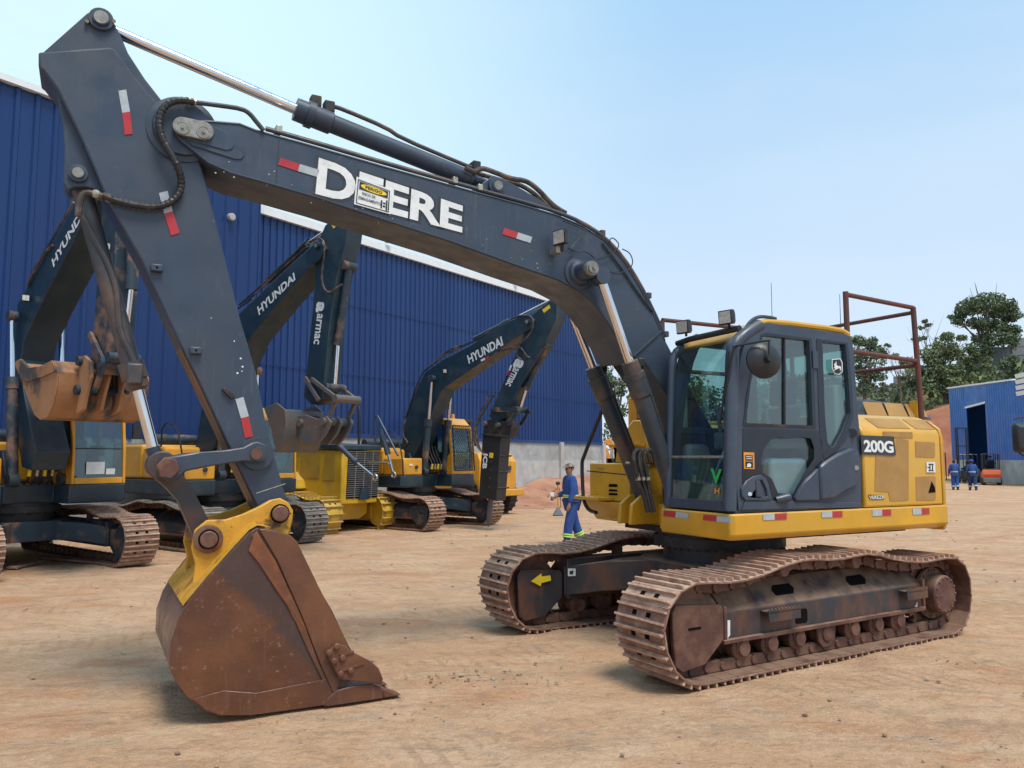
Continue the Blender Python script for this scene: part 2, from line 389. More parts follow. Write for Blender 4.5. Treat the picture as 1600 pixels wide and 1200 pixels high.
# ------------------------------------------------------------------ crawler undercarriage (shared by all the excavators)
BELT = [(-1.9, 0), (-1.0, 0), (0, 0), (1.0, 0), (1.80, 0), (2.05, .13), (2.17, .33), (2.20, .5), (2.15, .66), (2.03, .8), (1.84, .87), (1.62, .87), (1.38, .85),
        (1.1, .87), (.85, .92), (.6, .965), (.37, .975), (.1, .955), (-.1, .95), (-.37, .972), (-.58, .965), (-.8, .91), (-1.03, .87), (-1.25, .84),
        (-1.44, .83), (-1.7, .845), (-1.95, .84), (-2.12, .77), (-2.23, .62), (-2.26, .42), (-2.2, .2), (-2.08, .06)]
def belt_frames(path, pitch):
    P = [V3((x, 0, z)) for x, z in path]; n = len(P)
    q = []                                       # Catmull-Rom, closed
    for i in range(n):
        a, b, c, d = P[i - 1], P[i], P[(i + 1) % n], P[(i + 2) % n]
        for k in range(8):
            t = k / 8
            q.append(0.5 * ((2 * b) + (c - a) * t + (2 * a - 5 * b + 4 * c - d) * t * t + (3 * b - a - 3 * c + d) * t ** 3))
    for p in q: p.z = max(p.z, 0.0)
    L = [0.0]
    for i in range(len(q)): L.append(L[-1] + (q[(i + 1) % len(q)] - q[i]).length)
    N = round(L[-1] / pitch); out = []; j = 0
    for k in range(N):
        t0, t1 = L[-1] * k / N, L[-1] * (k + 1) / N
        def at(t):
            i = 0
            for i in range(len(q)):
                if L[i + 1] >= t - 1e-9: break
            f = (t - L[i]) / max(L[i + 1] - L[i], 1e-9); return q[i].lerp(q[(i + 1) % len(q)], f)
        out.append((at(t0), at(t1)))
    return out
BF = belt_frames(BELT, 0.19)

def make_belt(name, parent, yc, M, m, w=0.6, sx=1.0, chain=True, cent=(0, .45), grouse=(-.25, .25), gh=.040, gm=None):
    mb = MB(); hw = w / 2
    for a, b in BF:
        a = V3((a.x * sx, 0, a.z)); b = V3((b.x * sx, 0, b.z))
        t = (b - a); ln = t.length; t.normalize(); nrm = V3((t.z, 0, -t.x))
        c = (a + b) / 2
        R = Matrix((( t.x, 0, nrm.x), (0, 1, 0), (t.z, 0, nrm.z)))
        jit = random.uniform(-.004, .004)
        mb.mi = 0
        base = c - nrm * 0.034
        mb.box(base + V3((0, yc, 0)), (ln * 0.985, w, 0.014), R)
        for g in grouse:
            mb.mi = 3
            mb.box(base + t * (g * ln) + nrm * (.004 + gh / 2 + jit * .5) + V3((0, yc, 0)), (0.020, w - .012, gh - .008), R)
        mb.mi = 2
        mb.box(base - nrm * .0095 + V3((0, yc, 0)), (ln * 0.97, w - .01, 0.006), R)
        mb.mi = 1
        for sgn in (-1, 1):                                   # bolt pockets
            mb.box(base + t * (0.0 * ln) + nrm * 0.0085 + V3((0, yc + sgn * .085, 0)), (0.040, 0.05, 0.006), R)
        if chain:
            mb.mi = 2
            for sgn in (-1, 1):
                y = yc + sgn * .10
                pr = []
                for u, v in ((-.56, -.02), (-.56, -.075), (-.38, -.115), (-.12, -.105), (.12, -.105), (.38, -.115), (.56, -.075), (.56, -.02)):
                    pr.append(base + t * (u * ln) + nrm * v + V3((0, y - .022, 0)))
                mb.prism(pr, (0, .044, 0))
            mb.cyl(base - t * (ln * .5) - nrm * .065 + V3((0, yc - .14, 0)), base - t * (ln * .5) - nrm * .065 + V3((0, yc + .14, 0)), .030, seg=8)
    return mb.build(name, [m, M_VOID, M_BELTIN, gm or M_GROUS], parent, M=M, sharp=20)

def make_track(parent, s, M, belt_m, frame_m, guard_m, yc=1.195, full=True, stickers=False, w=.6, sx=1.0, grouse=(-.25, .25), gm=None):
    """s = +1 left of the machine, -1 right. outer face at yc + .165"""
    yo = s * (yc + .165); yi = s * (yc - .245)
    make_belt('track_belt', parent, s * yc, M, belt_m, w=w, sx=sx, grouse=grouse, gm=gm)
    fr = MB()
    prof = [(yo, .315), (yo, .545), (s * (yc - .06), .755), (yi, .755), (yi, .315)]
    fr.prism([(1.36 * sx, y, z) for y, z in prof], (-2.88 * sx, 0, 0))
    f = fr.build('track_frame', frame_m, parent, bevel=.012, M=M)
    fl = MB()
    fl.bb(-1.54, 1.40, yo - s * .02, yo + s * .035, .285, .325)
    fl.bb(1.355, 1.39, yo - s * .06, yo + s * .03, .325, .60)
    fl.bb(-1.545, -1.51, yo - s * .10, yo + s * .03, .325, .60)
    fl.build('frame_flange', M_BELTIN, f, bevel=.008, M=M)
    # idler yoke cover at the front
    g = MB()
    g.prism([(x, yo + s * .02, z) for x, z in ((1.97, .60), (1.93, .66), (1.42, .62), (1.385, .58), (1.385, .33), (1.55, .20), (1.60, .155), (1.88, .12), (1.95, .17))], (0, -s * .05, 0))
    g.prism([(x, s * (yc - .19), z) for x, z in ((1.97, .60), (1.93, .66), (1.42, .62), (1.385, .58), (1.385, .33), (1.55, .20), (1.60, .155), (1.88, .12), (1.95, .17))], (0, s * .05, 0))
    g.prism([(1.93, yo - s * .02, .655), (1.42, yo - s * .02, .62), (1.42, s * (yc - .02), .76), (1.66, s * (yc + .02), .77)], (0, 0, -.03))
    gd = g.build('idler_guard', guard_m, parent, bevel=.012, M=M)
    MB().bb(1.66, 1.80, yo + s * .021, yo + s * .024, .445, .465).build('slot', M_VOID, gd, M=M)
    w_ = MB(); w_.lathe((1.74, s * (yc - .10), .44), (0, s, 0), [(0, .05), (0, .33), (.03, .345), (.06, .345), (.065, .30), (.14, .30), (.145, .345), (.18, .345), (.20, .33), (.20, .05)], 28)
    w_.build('idler_wheel', M_BELTIN, parent, M=M)
    # sprocket and travel motor at the rear
    sp = MB(); cz, cx = .425, -1.83
    pts = []
    for i in range(21):
        for da, rr in ((-.09, .335), (-.045, .385), (.045, .385), (.09, .335)):
            a = 2 * math.pi * i / 21 + da; pts.append((cx + rr * math.cos(a), s * (yc - .03), cz + rr * math.sin(a)))
    sp.prism(pts, (0, s * .06, 0)); spo = sp.build('sprocket', M_BELTIN, parent, M=M)
    mo = MB(); mo.lathe((cx, s * (yc - .30), cz), (0, s, 0), [(0, .02), (0, .20), (.36, .225), (.36, .27), (.40, .27), (.40, .205), (.53, .20), (.545, .185), (.545, .02)], 28)
    for i in range(14):
        a = 2 * math.pi * i / 14
        mo.cyl((cx + .172 * math.cos(a), s * (yc + .24), cz + .172 * math.sin(a)), (cx + .172 * math.cos(a), s * (yc + .257), cz + .172 * math.sin(a)), .013, seg=6)
        mo.cyl((cx + .245 * math.cos(a), s * (yc + .09), cz + .245 * math.sin(a)), (cx + .245 * math.cos(a), s * (yc + .118), cz + .245 * math.sin(a)), .014, seg=6)
    mo.build('travel_motor', M_BELTIN, parent, M=M, bevel=.006)
    for x in (.62, -.42):
        r = MB(); r.lathe((x, s * (yc - .16), .86), (0, s, 0), [(0, .02), (0, .07), (.10, .085), (.20, .085), (.205, .065), (.30, .065), (.305, .07), (.36, .066), (.365, .045), (.36, .04), (.355, .012)], 20)
        r.bb(x - .05, x + .05, s * (yc - .24), s * (yc - .16), .74, .87)
        r.build('carrier_roller', M_BELTIN, parent, M=M)
    if full:
        for x in (1.13, .77, .40, .02, -.40, -.78, -1.14):
            r = MB(); r.lathe((x, s * (yc - .18), .215), (0, s, 0), [(0, .02), (0, .07), (.03, .075), (.06, .11), (.14, .11), (.15, .085), (.22, .085), (.23, .11), (.31, .11), (.33, .07), (.36, .065), (.36, .02)], 18)
            r.bb(x - .075, x + .075, s * (yc + .115), s * (yc + .16), .19, .30)
            r.build('track_roller', M_BELTIN, parent, M=M, bevel=.006)
        gm = MB(); gm.prism([(x, yo, z) for x, z in ((.16, .30), (-.12, .30), (-.10, .17), (-.03, .10), (.09, .10), (.14, .16))], (0, -s * .03, 0))
        gm.build('track_guide', M_BELTIN, parent, M=M, bevel=.008)
        for x0, x1 in ((.50, .92), (-1.48, -1.12)):
            st = MB(); st.bb(x0, x1, yo, yo + s * .10, .50, .52)
            st.prism([(x0, yo + s * .10, .43), (x1, yo + s * .10, .43), (x1, yo + s * .10, .535), (x0, yo + s * .10, .535)], (0, -s * .012, 0))
            for k in range(9): st.bb(x0 + .03 + k * (x1 - x0 - .06) / 8 - .008, x0 + .03 + k * (x1 - x0 - .06) / 8 + .008, yo + s * .086, yo + s * .101, .53, .548)
            st.build('step', M_FRAME, f, M=M, bevel=.004)
        for c in (.48, -.60):
            n_ = V3((0, (.755 - .545), s * 0)).normalized()
            y1, y2, z1, z2 = yo - s * .07, yo - s * .15, .545 + .07 * .93 + .006, .545 + .15 * .93 + .006
            ho = MB(); pts = [(c + .14, y1, z1), (c - .10, y1, z1), (c - .15, (y1 + y2) / 2, (z1 + z2) / 2), (c - .13, y2, z2), (c + .10, y2, z2), (c + .15, (y1 + y2) / 2, (z1 + z2) / 2)]
            ho.prism(pts, (0, 0, -.008)); ho.build('frame_opening', M_VOID, f, M=M)
        MB().prism([(.44, yo + s * .003, .35), (.31, yo + s * .003, .35), (.29, yo + s * .003, .37), (.29, yo + s * .003, .46), (.31, yo + s * .003, .48), (.44, yo + s * .003, .48), (.46, yo + s * .003, .46), (.46, yo + s * .003, .37)], (0, -s * .006, 0)).build('frame_opening', M_VOID, f, M=M)
    return f, gd

def carbody(parent, M, m, m_ped):
    b = MB()
    b.prism([(x, y, .78) for x, y in ((.75, .45), (.75, -.45), (.45, -.75), (-.45, -.75), (-.75, -.45), (-.75, .45), (-.45, .75), (.45, .75))], (0, 0, -.34))
    for sx_ in (1, -1):
        for sy in (1, -1):
            a0, a1 = V3((.42 * sx_, .62 * sy, 0)), V3((.72 * sx_, .30 * sy, 0))
            c0, c1 = V3((1.02 * sx_, 1.0 * sy, 0)), V3((1.38 * sx_, 1.0 * sy, 0))
            b.loft_pts([[a0 + V3((0, 0, .46)), a1 + V3((0, 0, .46)), a1 + V3((0, 0, .77)), a0 + V3((0, 0, .77))],
                        [(a0 + c0) / 2 + V3((0, 0, .42)), (a1 + c1) / 2 + V3((0.08 * sx_, 0, .42)), (a1 + c1) / 2 + V3((0.08 * sx_, 0, .74)), (a0 + c0) / 2 + V3((0, 0, .74))],
                        [c0 + V3((0, 0, .34)), c1 + V3((0, 0, .34)), c1 + V3((0, 0, .66)), c0 + V3((0, 0, .66))]])
    o = b.build('carbody', m, parent, bevel=.012, M=M)
    p = MB(); p.lathe((0, 0, .74), (0, 0, 1), [(0, .60), (.19, .60)], 40)
    p.build('swing_pedestal', m_ped, parent, M=M)
    p = MB(); p.lathe((0, 0, .93), (0, 0, 1), [(0, .63), (0, .70), (.10, .70), (.10, .66), (.16, .66)], 48)
    for i in range(44):
        a = 2 * math.pi * i / 44; p.cyl((.675 * math.cos(a), .675 * math.sin(a), .905), (.675 * math.cos(a), .675 * math.sin(a), .93), .015, seg=6)
    p.build('swing_bearing', M_DARK, parent, M=M)
    return o

def worklight(name, parent, c, d, size=.12, bracket_dir=(0, 0, -1), post=.09):
    c, d = V3(c), V3(d).normalized(); up = V3((0, 0, 1)); r = d.cross(up).normalized(); up = r.cross(d)
    R = Matrix((r, d, up)).transposed()
    h = size / 2
    b = MB()
    b.loft_pts([[c + R @ V3(p) for p in ((-h * .6, -.07, -h * .55), (h * .6, -.07, -h * .55), (h * .6, -.07, h * .55), (-h * .6, -.07, h * .55))],
                [c + R @ V3(p) for p in ((-h, -.01, -h * .9), (h, -.01, -h * .9), (h, -.01, h * .9), (-h, -.01, h * .9))],
                [c + R @ V3(p) for p in ((-h, .035, -h * .9), (h, .035, -h * .9), (h, .035, h * .9), (-h, .035, h * .9))]])
    bd = V3(bracket_dir)
    b.cyl(c - d * .03, c - d * .03 + bd * (h + post), .014, seg=8)
    o = b.build(name, M_BLK, parent, bevel=.006)
    l = MB(); k = h * .82
    l.prism([c + R @ V3(p) for p in ((-k, .037, -k * .9), (k, .037, -k * .9), (k, .037, k * .9), (-k, .037, k * .9))], d * .004)
    l.build('lens', M_LENS, o)
    return o

# ------------------------------------------------------------------ the big excavator in front
F = Frame(2.267, 8.755, 208.0)
ex = thing('excavator', 'big dark grey and yellow excavator in the foreground with its rusty bucket on the ground', 'excavator', F.o, F.yaw)
MU = Matrix.Rotation(math.radians(3.44), 4, 'Z')
fr_l, gd_l = make_track(ex, 1, MU, M_BELT, M_FRAME, M_BELTIN)
fr_r, gd_r = make_track(ex, -1, MU, M_BELT, M_FRAME, M_FRAME)
carbody(ex, MU, M_FRAME, M_FRAME)
FU = Frame(2.267, 8.755, 211.44)
# yellow arrow and white sign on the far track, as in the photograph
def fu(pts, x0=None, y0=None):
    P = [FU.x(a, b, x0) if x0 is not None else FU.y(a, b, y0) for a, b in pts]
    return [MU @ p for p in P]
ax_n = MU.to_3x3() @ V3((0, 1, 0))
yg = -.985
quadplate('arrow_sticker', fu([(830, 908), (846, 896), (846, 901), (860, 899), (861, 907), (846, 911), (845, 916)], y0=yg + .006), ax_n * -.004, M_STY, gd_r)
def leg_sticker():
    return None
# lower steps of detail on the near track frame: white label at its front edge and digit at its rear
quadplate('white_label', fu([(1136.5, 969), (1140.5, 969), (1140.5, 992), (1136.5, 998)], y0=1.364), ax_n * .003, M_WHT, fr_l)
lettering('4', [p for p in fu([(1429.5, 951.5), (1433.5, 950.5), (1434, 941), (1430, 942)], y0=1.364)], M_WHT, fr_l, 'digit', bold=.03)

# ---- revolving frame
def offs(pts, d): return [(x, y) for x, y in pts]
deck = MB()
plan = [(1.10, 1.34), (1.06, 1.37), (-1.95, 1.37), (-2.2, 1.17), (-2.5, .85), (-2.7, .5), (-2.76, 0), (-2.7, -.5), (-2.5, -.85), (-2.2, -1.17), (-1.95, -1.37), (.72, -1.37), (.72, -.55), (.62, -.42), (.62, .36), (1.10, .38)]
deck.loft_pts([[(x * .985, y * .965, 1.13) for x, y in plan], [(x, y, 1.17) for x, y in plan], [(x, y, 1.365) for x, y in plan]])
dk = deck.build('revolving_frame', M_YEL, ex, bevel=.015)
for y_ in (-.50, -.30, .24):
    bl = MB(); bl.prism([(.55, y_, 1.15), (1.0, y_, 1.15), (.98, y_, 1.36), (.84, y_, 1.46), (.55, y_, 1.46)], (0, .05, 0)); bl.build('boom_bracket', M_YEL, ex, bevel=.01)
MB().bb(-.55, .50, -.34, .34, 1.37, 1.95).build('boom_foot_block', M_SLATED, ex, bevel=.01)
ub = MB(); ub.bb(-1.9, .6, -.9, .9, 1.06, 1.135); ub.build('belly_plate', M_DARK, ex)

def tape_y(px_r, px_w, px_m, wd, fr, y, parent, order=None, thick=.003, nrm=(0, 1, 0)):
    """two-tone tape from px_r (red end) over px_m to px_w (white end); wd = pixel width"""
    for nm, a, b, mm in (('red_tape', px_r, px_m, M_RED), ('white_tape', px_m, px_w, M_TAPEW)):
        dx, dy = b[0] - a[0], b[1] - a[1]; L = math.hypot(dx, dy); nx, ny = -dy / L * wd / 2, dx / L * wd / 2
        q = [(a[0] + nx, a[1] + ny), (b[0] + nx, b[1] + ny), (b[0] - nx, b[1] - ny), (a[0] - nx, a[1] - ny)]
        P = fr.ys(q, y) if not callable(y) else [y(*p) for p in q]
        quadplate(nm, P, V3(nrm) * thick, mm, parent)
for r, m_, w_ in (((1229, 806.5), (1210, 807.3), (1192, 808)), ((1316, 803), (1300, 803.5), (1284, 804)), ((1392, 800.5), (1378, 801), (1363, 801.5)), ((1452, 798.5), (1439.5, 799), (1426, 799.5))):
    tape_y(r, w_, m_, 9.5, F, 1.373, dk)
for r, m_, w_ in (((1037, 802), (1056, 804), (1076, 806.5)), ((1099, 808.3), (1120, 810.5), (1142, 812.5))):
    tape_y(r, w_, m_, 9, F, lambda a, b: F.x(a, b, 1.104), dk, nrm=(1, 0, 0))

# ---- engine housing and counterweight
def sect(y_in, top): return None
hs = MB()
def hring(x):
    half = [(1.36, 1.37), (1.36, 2.10), (1.335, 2.16), (1.17, 2.285), (1.08, 2.315)]
    r = [(x, y, z) for y, z in half] + [(x, -y, z) for y, z in reversed(half)]
    return r
hs.loft_pts([hring(-.67), hring(-1.90)])
eh = hs.build('engine_housing', M_YEL, ex, bevel=.02)
cw = MB()
cplan = [(-1.915, 1.365), (-1.98, 1.34), (-2.2, 1.16), (-2.5, .85), (-2.7, .5), (-2.76, 0), (-2.7, -.5), (-2.5, -.85), (-2.2, -1.16), (-1.98, -1.34), (-1.915, -1.365)]
def cring(k, z): return [(-1.915 + (x + 1.915) * k - 0.0, y * (1 - (1 - k) * .55), z) for x, y in cplan]
cw.loft_pts([cring(.97, 1.10), cring(1, 1.16), cring(1, 2.08), cring(.97, 2.17), cring(.82, 2.26), cring(.62, 2.30)])
cwt = cw.build('counterweight', M_YEL, ex, bevel=.015)
quadplate('hinge', [V3((-2.06, 1.30, 1.62)), V3((-2.10, 1.27, 1.62)), V3((-2.10, 1.27, 1.92)), V3((-2.06, 1.30, 1.92))], (.03, .03, 0), M_DKG, cwt)
# tan mesh panels
yv = 1.364
def vent(pts, bev=0.0): return quadplate('vent_panel', F.ys(pts, yv), (0, -.004, 0), M_TAN, eh)
vent([(1400, 684), (1417, 687), (1420, 689), (1420, 780), (1418, 782), (1391, 783), (1388, 769), (1367, 767.5), (1368, 713), (1400, 712)])
vent([(1430, 689.5), (1459, 691), (1461, 693), (1461, 713), (1459, 715), (1431, 714)])
vent([(1431, 745), (1460, 744), (1462, 746), (1462, 780), (1460, 782), (1432, 782)])
quadplate('torn_hole', F.ys([(1451, 770), (1456, 752), (1461, 762), (1462, 769)], yv + .004), (0, -.003, 0), M_VOID, eh)
# sloping shoulder vents
def shoulder(x0, x1):
    n = V3((0, .125, .165)).normalized() * .006
    return quadplate('vent_panel', [V3((x0, 1.33, 2.164)) + n, V3((x1, 1.33, 2.164)) + n, V3((x1 - .02, 1.19, 2.27)) + n, V3((x0 + .02, 1.19, 2.27)) + n], -n * .8, M_TAN, eh)
shoulder(-.95, -1.45); shoulder(-1.55, -1.86)
quadplate('vent_panel', [V3((-.98, 1.366, 2.07)), V3((-1.44, 1.366, 2.07)), V3((-1.44, 1.366, 2.13)), V3((-.98, 1.366, 2.13))], (0, -.004, 0), M_TAN, eh)
# number plate 200G
pl = quadplate('number_plate', F.ys([(1345, 680), (1397, 682), (1400, 711.5), (1347, 710)], 1.372), (0, -.008, 0), M_DKG, eh)
lettering('200G', F.ys([(1351, 705.5), (1396, 707), (1394.5, 690), (1350, 688)], 1.375), M_WHT, pl, bold=.035, space=.95)
# white sign with a black figure, name sticker
s_ = quadplate('white_sign', F.ys([(1448, 722), (1461, 722), (1462, 738), (1448, 738)], 1.370), (0, -.004, 0), M_WHT, eh)
for q in ([(1451, 724.5), (1459, 724.5), (1459, 726), (1451, 726)], [(1451, 734.5), (1459, 734.5), (1459, 736), (1451, 736)], [(1452.5, 726), (1454, 726), (1454, 734.5), (1452.5, 734.5)], [(1456.5, 726), (1458, 726), (1458, 734.5), (1456.5, 734.5)], [(1449.5, 729.5), (1452.5, 729.5), (1452.5, 731), (1449.5, 731)]):
    quadplate('sign_figure', F.ys(q, 1.373), (0, -.002, 0), M_BLK, s_)
lettering('VEREZR', F.ys([(1359, 780), (1382, 779), (1381, 774), (1358, 774.5)], 1.370), M_WHT, eh, 'sticker_lettering', bold=.02, halo=M_BLK, halo_w=.10, halo_off=(0, -.002, 0))
quadplate('sticker_bar', F.ys([(1357, 773), (1367, 773.5), (1367, 774.6), (1357, 774.2)], 1.370), (0, -.002, 0), M_BLK, eh)
# raised grille hood
gh = MB()
gx0, gx1 = -1.55, -2.45
gh.loft_pts([[(gx0 + .15, -.55, 2.31), (gx0 + .15, .85, 2.31), (gx1 - .12, .85, 2.31), (gx1 - .12, -.55, 2.31)], [(gx0, -.45, 2.52), (gx0, .74, 2.52), (gx1, .74, 2.47), (gx1, -.45, 2.47)]])
gho = gh.build('grille_hood', M_SLATE, ex, bevel=.02)
for k in range(3):
    a, b = gx0 + .13 - k * .36, gx0 - .20 - k * .36
    quadplate('mesh_panel', [V3((a, .845, 2.335)), V3((b, .845, 2.335)), V3((b - .01, .765, 2.485)), V3((a - .03, .765, 2.485))], (0, .004, .002), M_TAN, gho)
# right-hand boxes, steps
tb = MB(); tb.bb(.10, .78, -1.36, -.56, 1.366, 1.80); tbo = tb.build('tool_box', M_YEL, ex, bevel=.012)
quadplate('lid_seam', F.xs([(917, 735), (978, 741), (978, 742.5), (917, 736.5)], .783), (.002, 0, 0), M_DARK, tbo)
for k, (a, b) in enumerate(((756, 761), (764.5, 768), (770, 774))):
    quadplate('vent_slot', F.xs([(952, a), (964, a + .5), (965, b), (951, b - .3)], .784), (.003, 0, 0), M_VOID, tbo)
quadplate('lid_handle', F.xs([(934, 730), (943, 731), (943, 734), (934, 733)], .784), (.004, 0, 0), M_TAN, tbo)
st = MB(); st.bb(.60, 1.0, -1.38, -.86, 1.375, 1.41)
for i in range(5):
    for j in range(3): st.cyl((.68 + j * .13, -1.32 + i * .1, 1.41), (.68 + j * .13, -1.32 + i * .1, 1.418), .02, seg=8)
st.build('step', M_YEL, ex, bevel=.006)
su = MB(); su.prism([(.86, -1.36, 1.36), (.86, -.62, 1.36), (.70, -.62, 1.14), (.70, -1.34, 1.14)], (-.1, 0, 0)); su.build('step_support', M_YEL, ex)
MB().tube([F.x(943, 636, .9)] + [F.x(*p, .95) for p in ((911, 716), (909, 725), (911, 776), (914, 788), (921, 798), (932, 801))], .022, 8, 1).build('grab_rail', M_BLK, ex)
ft = MB()
ft.loft_pts([[(x, y, z) for x, y in ((.12, -1.36), (.12, -.50), (-.66, -.50), (-.66, -1.36))] for z in (1.80, 2.12)] + [[(x, y, 2.26) for x, y in ((.0, -1.22), (.0, -.60), (-.60, -.60), (-.60, -1.22))]])
fto = ft.build('fuel_tank', M_YEL, ex, bevel=.03)
ff = MB(); ff.prism([(.56, y, z) for y, z in ((-1.16, 1.80), (-.52, 1.80), (-.52, 2.16), (-.62, 2.30), (-.80, 2.30), (-1.02, 2.12), (-1.12, 1.95))], (-.3, 0, 0)); ff.build('tank_cover', M_YEL, ex, bevel=.03)
MB().bb(.52, .70, -1.06, -.56, 1.985, 2.02).build('tank_step', M_YELW, ex, bevel=.005)
hc = MB(); hc.bb(.10, .48, -.98, -.45, 2.0, 2.58); hco = hc.build('hydraulic_tank', M_ORG, ex, bevel=.015)  # orange paint puts the shading of a yellow cover into its colour
quadplate('label', [V3((.482, -.80, 2.26)), V3((.482, -.70, 2.26)), V3((.482, -.70, 2.42)), V3((.482, -.80, 2.42))], (.002, 0, 0), M_DKG, hco)
lettering('D', [V3((.487, -.775, 2.33)), V3((.487, -.725, 2.33)), V3((.487, -.725, 2.40)), V3((.487, -.775, 2.40))], M_STO, hco, bold=.03)

# ---- guard rails of red tube on the rear deck
for nm, pts in (('guard_post', [V3((-2.28, .9, 2.30)), V3((-2.22, .9, 3.60))]), ('guard_post', [V3((-1.08, .9, 2.3)), V3((-1.08, .9, 3.67))]),
                ('guard_post', [V3((-2.22, -.9, 2.30)), V3((-2.2, -.9, 3.52))]), ('guard_post', [V3((0.0, -.9, 2.2)), V3((0.0, -.9, 3.54))])):
    MB().tube(pts, .030, 10).build(nm, M_RAIL, ex)
for z in (3.64, 3.02):
    dz = .0
    MB().tube([V3((-1.08, .9, z)), V3((-2.22, .9, z - .045))], .026, 10).build('guard_rail', M_RAIL, ex)
    MB().tube([V3((-2.22, .9, z - .045)), V3((-2.27, .84, z - .09)), V3((-2.27, -.84, z - .09)), V3((-2.20, -.9, z - .09))], .024, 10).build('guard_rail', M_RAIL, ex)
    MB().tube([V3((-2.20, -.9, z - .09)), V3((.0, -.9, z - .09))], .026, 10).build('guard_rail', M_RAIL, ex)
MB().bb(-2.31, -2.24, .78, .88, 2.28, 2.52).build('post_bracket', M_YEL, ex, bevel=.005)
for px, y in ((1313, .8), (1206, .3)):
    a = F.y(px, 520, y); b = F.y(px - (1 if px > 1300 else 1), 460 if px > 1300 else 442, y)
    MB().cyl(a - V3((0, 0, .9)), b, .006, .003, seg=6).build('aerial', M_BLK, ex)

# ---- cab
cab = MB()
CY0, CY1 = .42, 1.345
outer = F.ys([(1154, 797), (1147, 700), (1150, 620), (1157, 565), (1168, 522), (1180, 509), (1200, 504), (1322, 522), (1332, 533), (1335, 560), (1340, 640), (1346, 700), (1346, 792)], CY1)
w_door = F.ys([(1166.5, 662), (1168, 640), (1173, 600), (1183, 552), (1192, 527), (1197, 524), (1264, 532), (1266, 560), (1270, 666)], CY1)
w_low = F.ys([(1163.5, 672), (1269, 675), (1279, 690), (1279, 722), (1262, 745), (1246, 772), (1214, 776), (1203, 748), (1190, 738), (1172, 742), (1163, 748)], CY1)
w_q = F.ys([(1285, 534), (1321, 538), (1326, 600), (1329, 645), (1318, 675), (1306, 697), (1299, 700), (1293, 690), (1289, 650)], CY1)
cab.plate(outer, [w_door, w_low, w_q], (0, -.055, 0))
# matching right side
def mir(pts, y): return [V3((p.x, y, p.z)) for p in pts]
cab.plate(mir(outer, CY0), [mir(w_door, CY0), mir(w_q, CY0), mir(w_low, CY0)], (0, .05, 0))
xf = lambda z: 1.085 - .055 * (z - 1.4) - (0.10 * max(0, z - 2.75) ** 1.0)
zb, zt = 1.39, 3.02
# front lower/upper/middle frame members between the sides
for z0, z1 in ((1.385, 1.475),):
    cab.loft_pts([[(xf(z0), CY0, z0), (xf(z0), CY1 - .02, z0), (xf(z0) - .06, CY1 - .02, z0), (xf(z0) - .06, CY0, z0)], [(xf(z1), CY0, z1), (xf(z1), CY1 - .02, z1), (xf(z1) - .06, CY1 - .02, z1), (xf(z1) - .06, CY0, z1)]])
cab.bb(-.64, -.58, CY0, CY1 - .02, 1.39, 2.2); cab.bb(-.60, -.54, CY0, CY1 - .02, 2.95, 3.09)
cab.bb(-.6, 1.02, CY0 + .01, CY1 - .02, 1.37, 1.40)
cabo = cab.build('cab', M_SLATE2, ex, bevel=.012)
pp = [(xf(z), z) for z in (1.39, 1.9, 2.4, 2.75, 2.9)] + [(.80, 3.03), (.66, 3.10)]
for y, r, nm in ((CY1 - .045, .062, 'front_pillar'), (CY0 + .03, .045, 'front_pillar')):
    MB().tube([(x - .03, y, z) for x, z in pp], r, 12, 1).build(nm, M_SLATE2, cabo)
rf = MB()
rp = [(.86, 2.965), (.80, 3.05), (.66, 3.125), (.45, 3.155), (-.45, 3.155), (-.58, 3.125), (-.60, 3.09), (.60, 3.09), (.74, 3.03), (.80, 2.96)]
rf.prism([(x, CY1 - .03, z) for x, z in rp], (0, -(CY1 - CY0 - .06), 0))
rfo = rf.build('cab_roof', M_YEL, cabo, bevel=.012)
# yellow roof edges above the dark door frame
MB().tube([(x, CY1 - .035, z) for x, z in ((.80, 3.03), (.68, 3.11), (.5, 3.15), (-.45, 3.145), (-.58, 3.10))], .03, 8, 1).build('roof_edge', M_YEL, rfo)
MB().tube([F.y(*p, 1.30) for p in ((1156, 560), (1160, 525), (1170, 503), (1185, 494), (1205, 496), (1212, 498))], .017, 8, 2).build('grab_rail', M_SLATE, cabo)
# glazing
def pane(name, pts, m, t=(0, -.006, 0), parent=None): return quadplate(name, pts, t, m, parent or cabo)
def inset_y(pts, y): return [V3((p.x, y, p.z)) for p in pts]
pane('door_window', inset_y(w_door, CY1 - .03), G_CAB)
pane('door_lower_window', inset_y(w_low, CY1 - .03), G_DARK)
pane('quarter_window', inset_y(w_q, CY1 - .03), G_CAB)
pane('right_window', inset_y(w_door, CY0 + .03), G_CAB); pane('right_window', inset_y(w_q, CY0 + .03), G_CAB); pane('right_window', inset_y(w_low, CY0 + .03), G_CAB)
def border(out, hole, nm): MB().plate(F.ys(out, CY1 + .004), [F.ys(hole, CY1 + .004)], (0, -.006, 0)).build(nm, M_NVG, cabo)
border([(1276, 529), (1325, 536), (1331, 600), (1334, 650), (1322, 688), (1302, 712), (1288, 720), (1281, 690), (1278, 600)], [(1285, 534), (1321, 538), (1326, 600), (1329, 645), (1318, 675), (1306, 697), (1299, 700), (1293, 690), (1289, 650)], 'window_border')
border([(1161, 669), (1277, 672.5), (1285, 690), (1285, 721), (1263, 748), (1246, 778), (1208, 781), (1201, 752), (1190, 742), (1172, 746), (1160, 756)],
       [(1189, 722), (1193, 703), (1204, 687), (1216, 683), (1228, 685), (1238, 685), (1250, 683), (1267, 685), (1272, 700), (1272, 717), (1256, 741), (1240, 771), (1216, 771), (1206, 748), (1192, 738)], 'window_border')
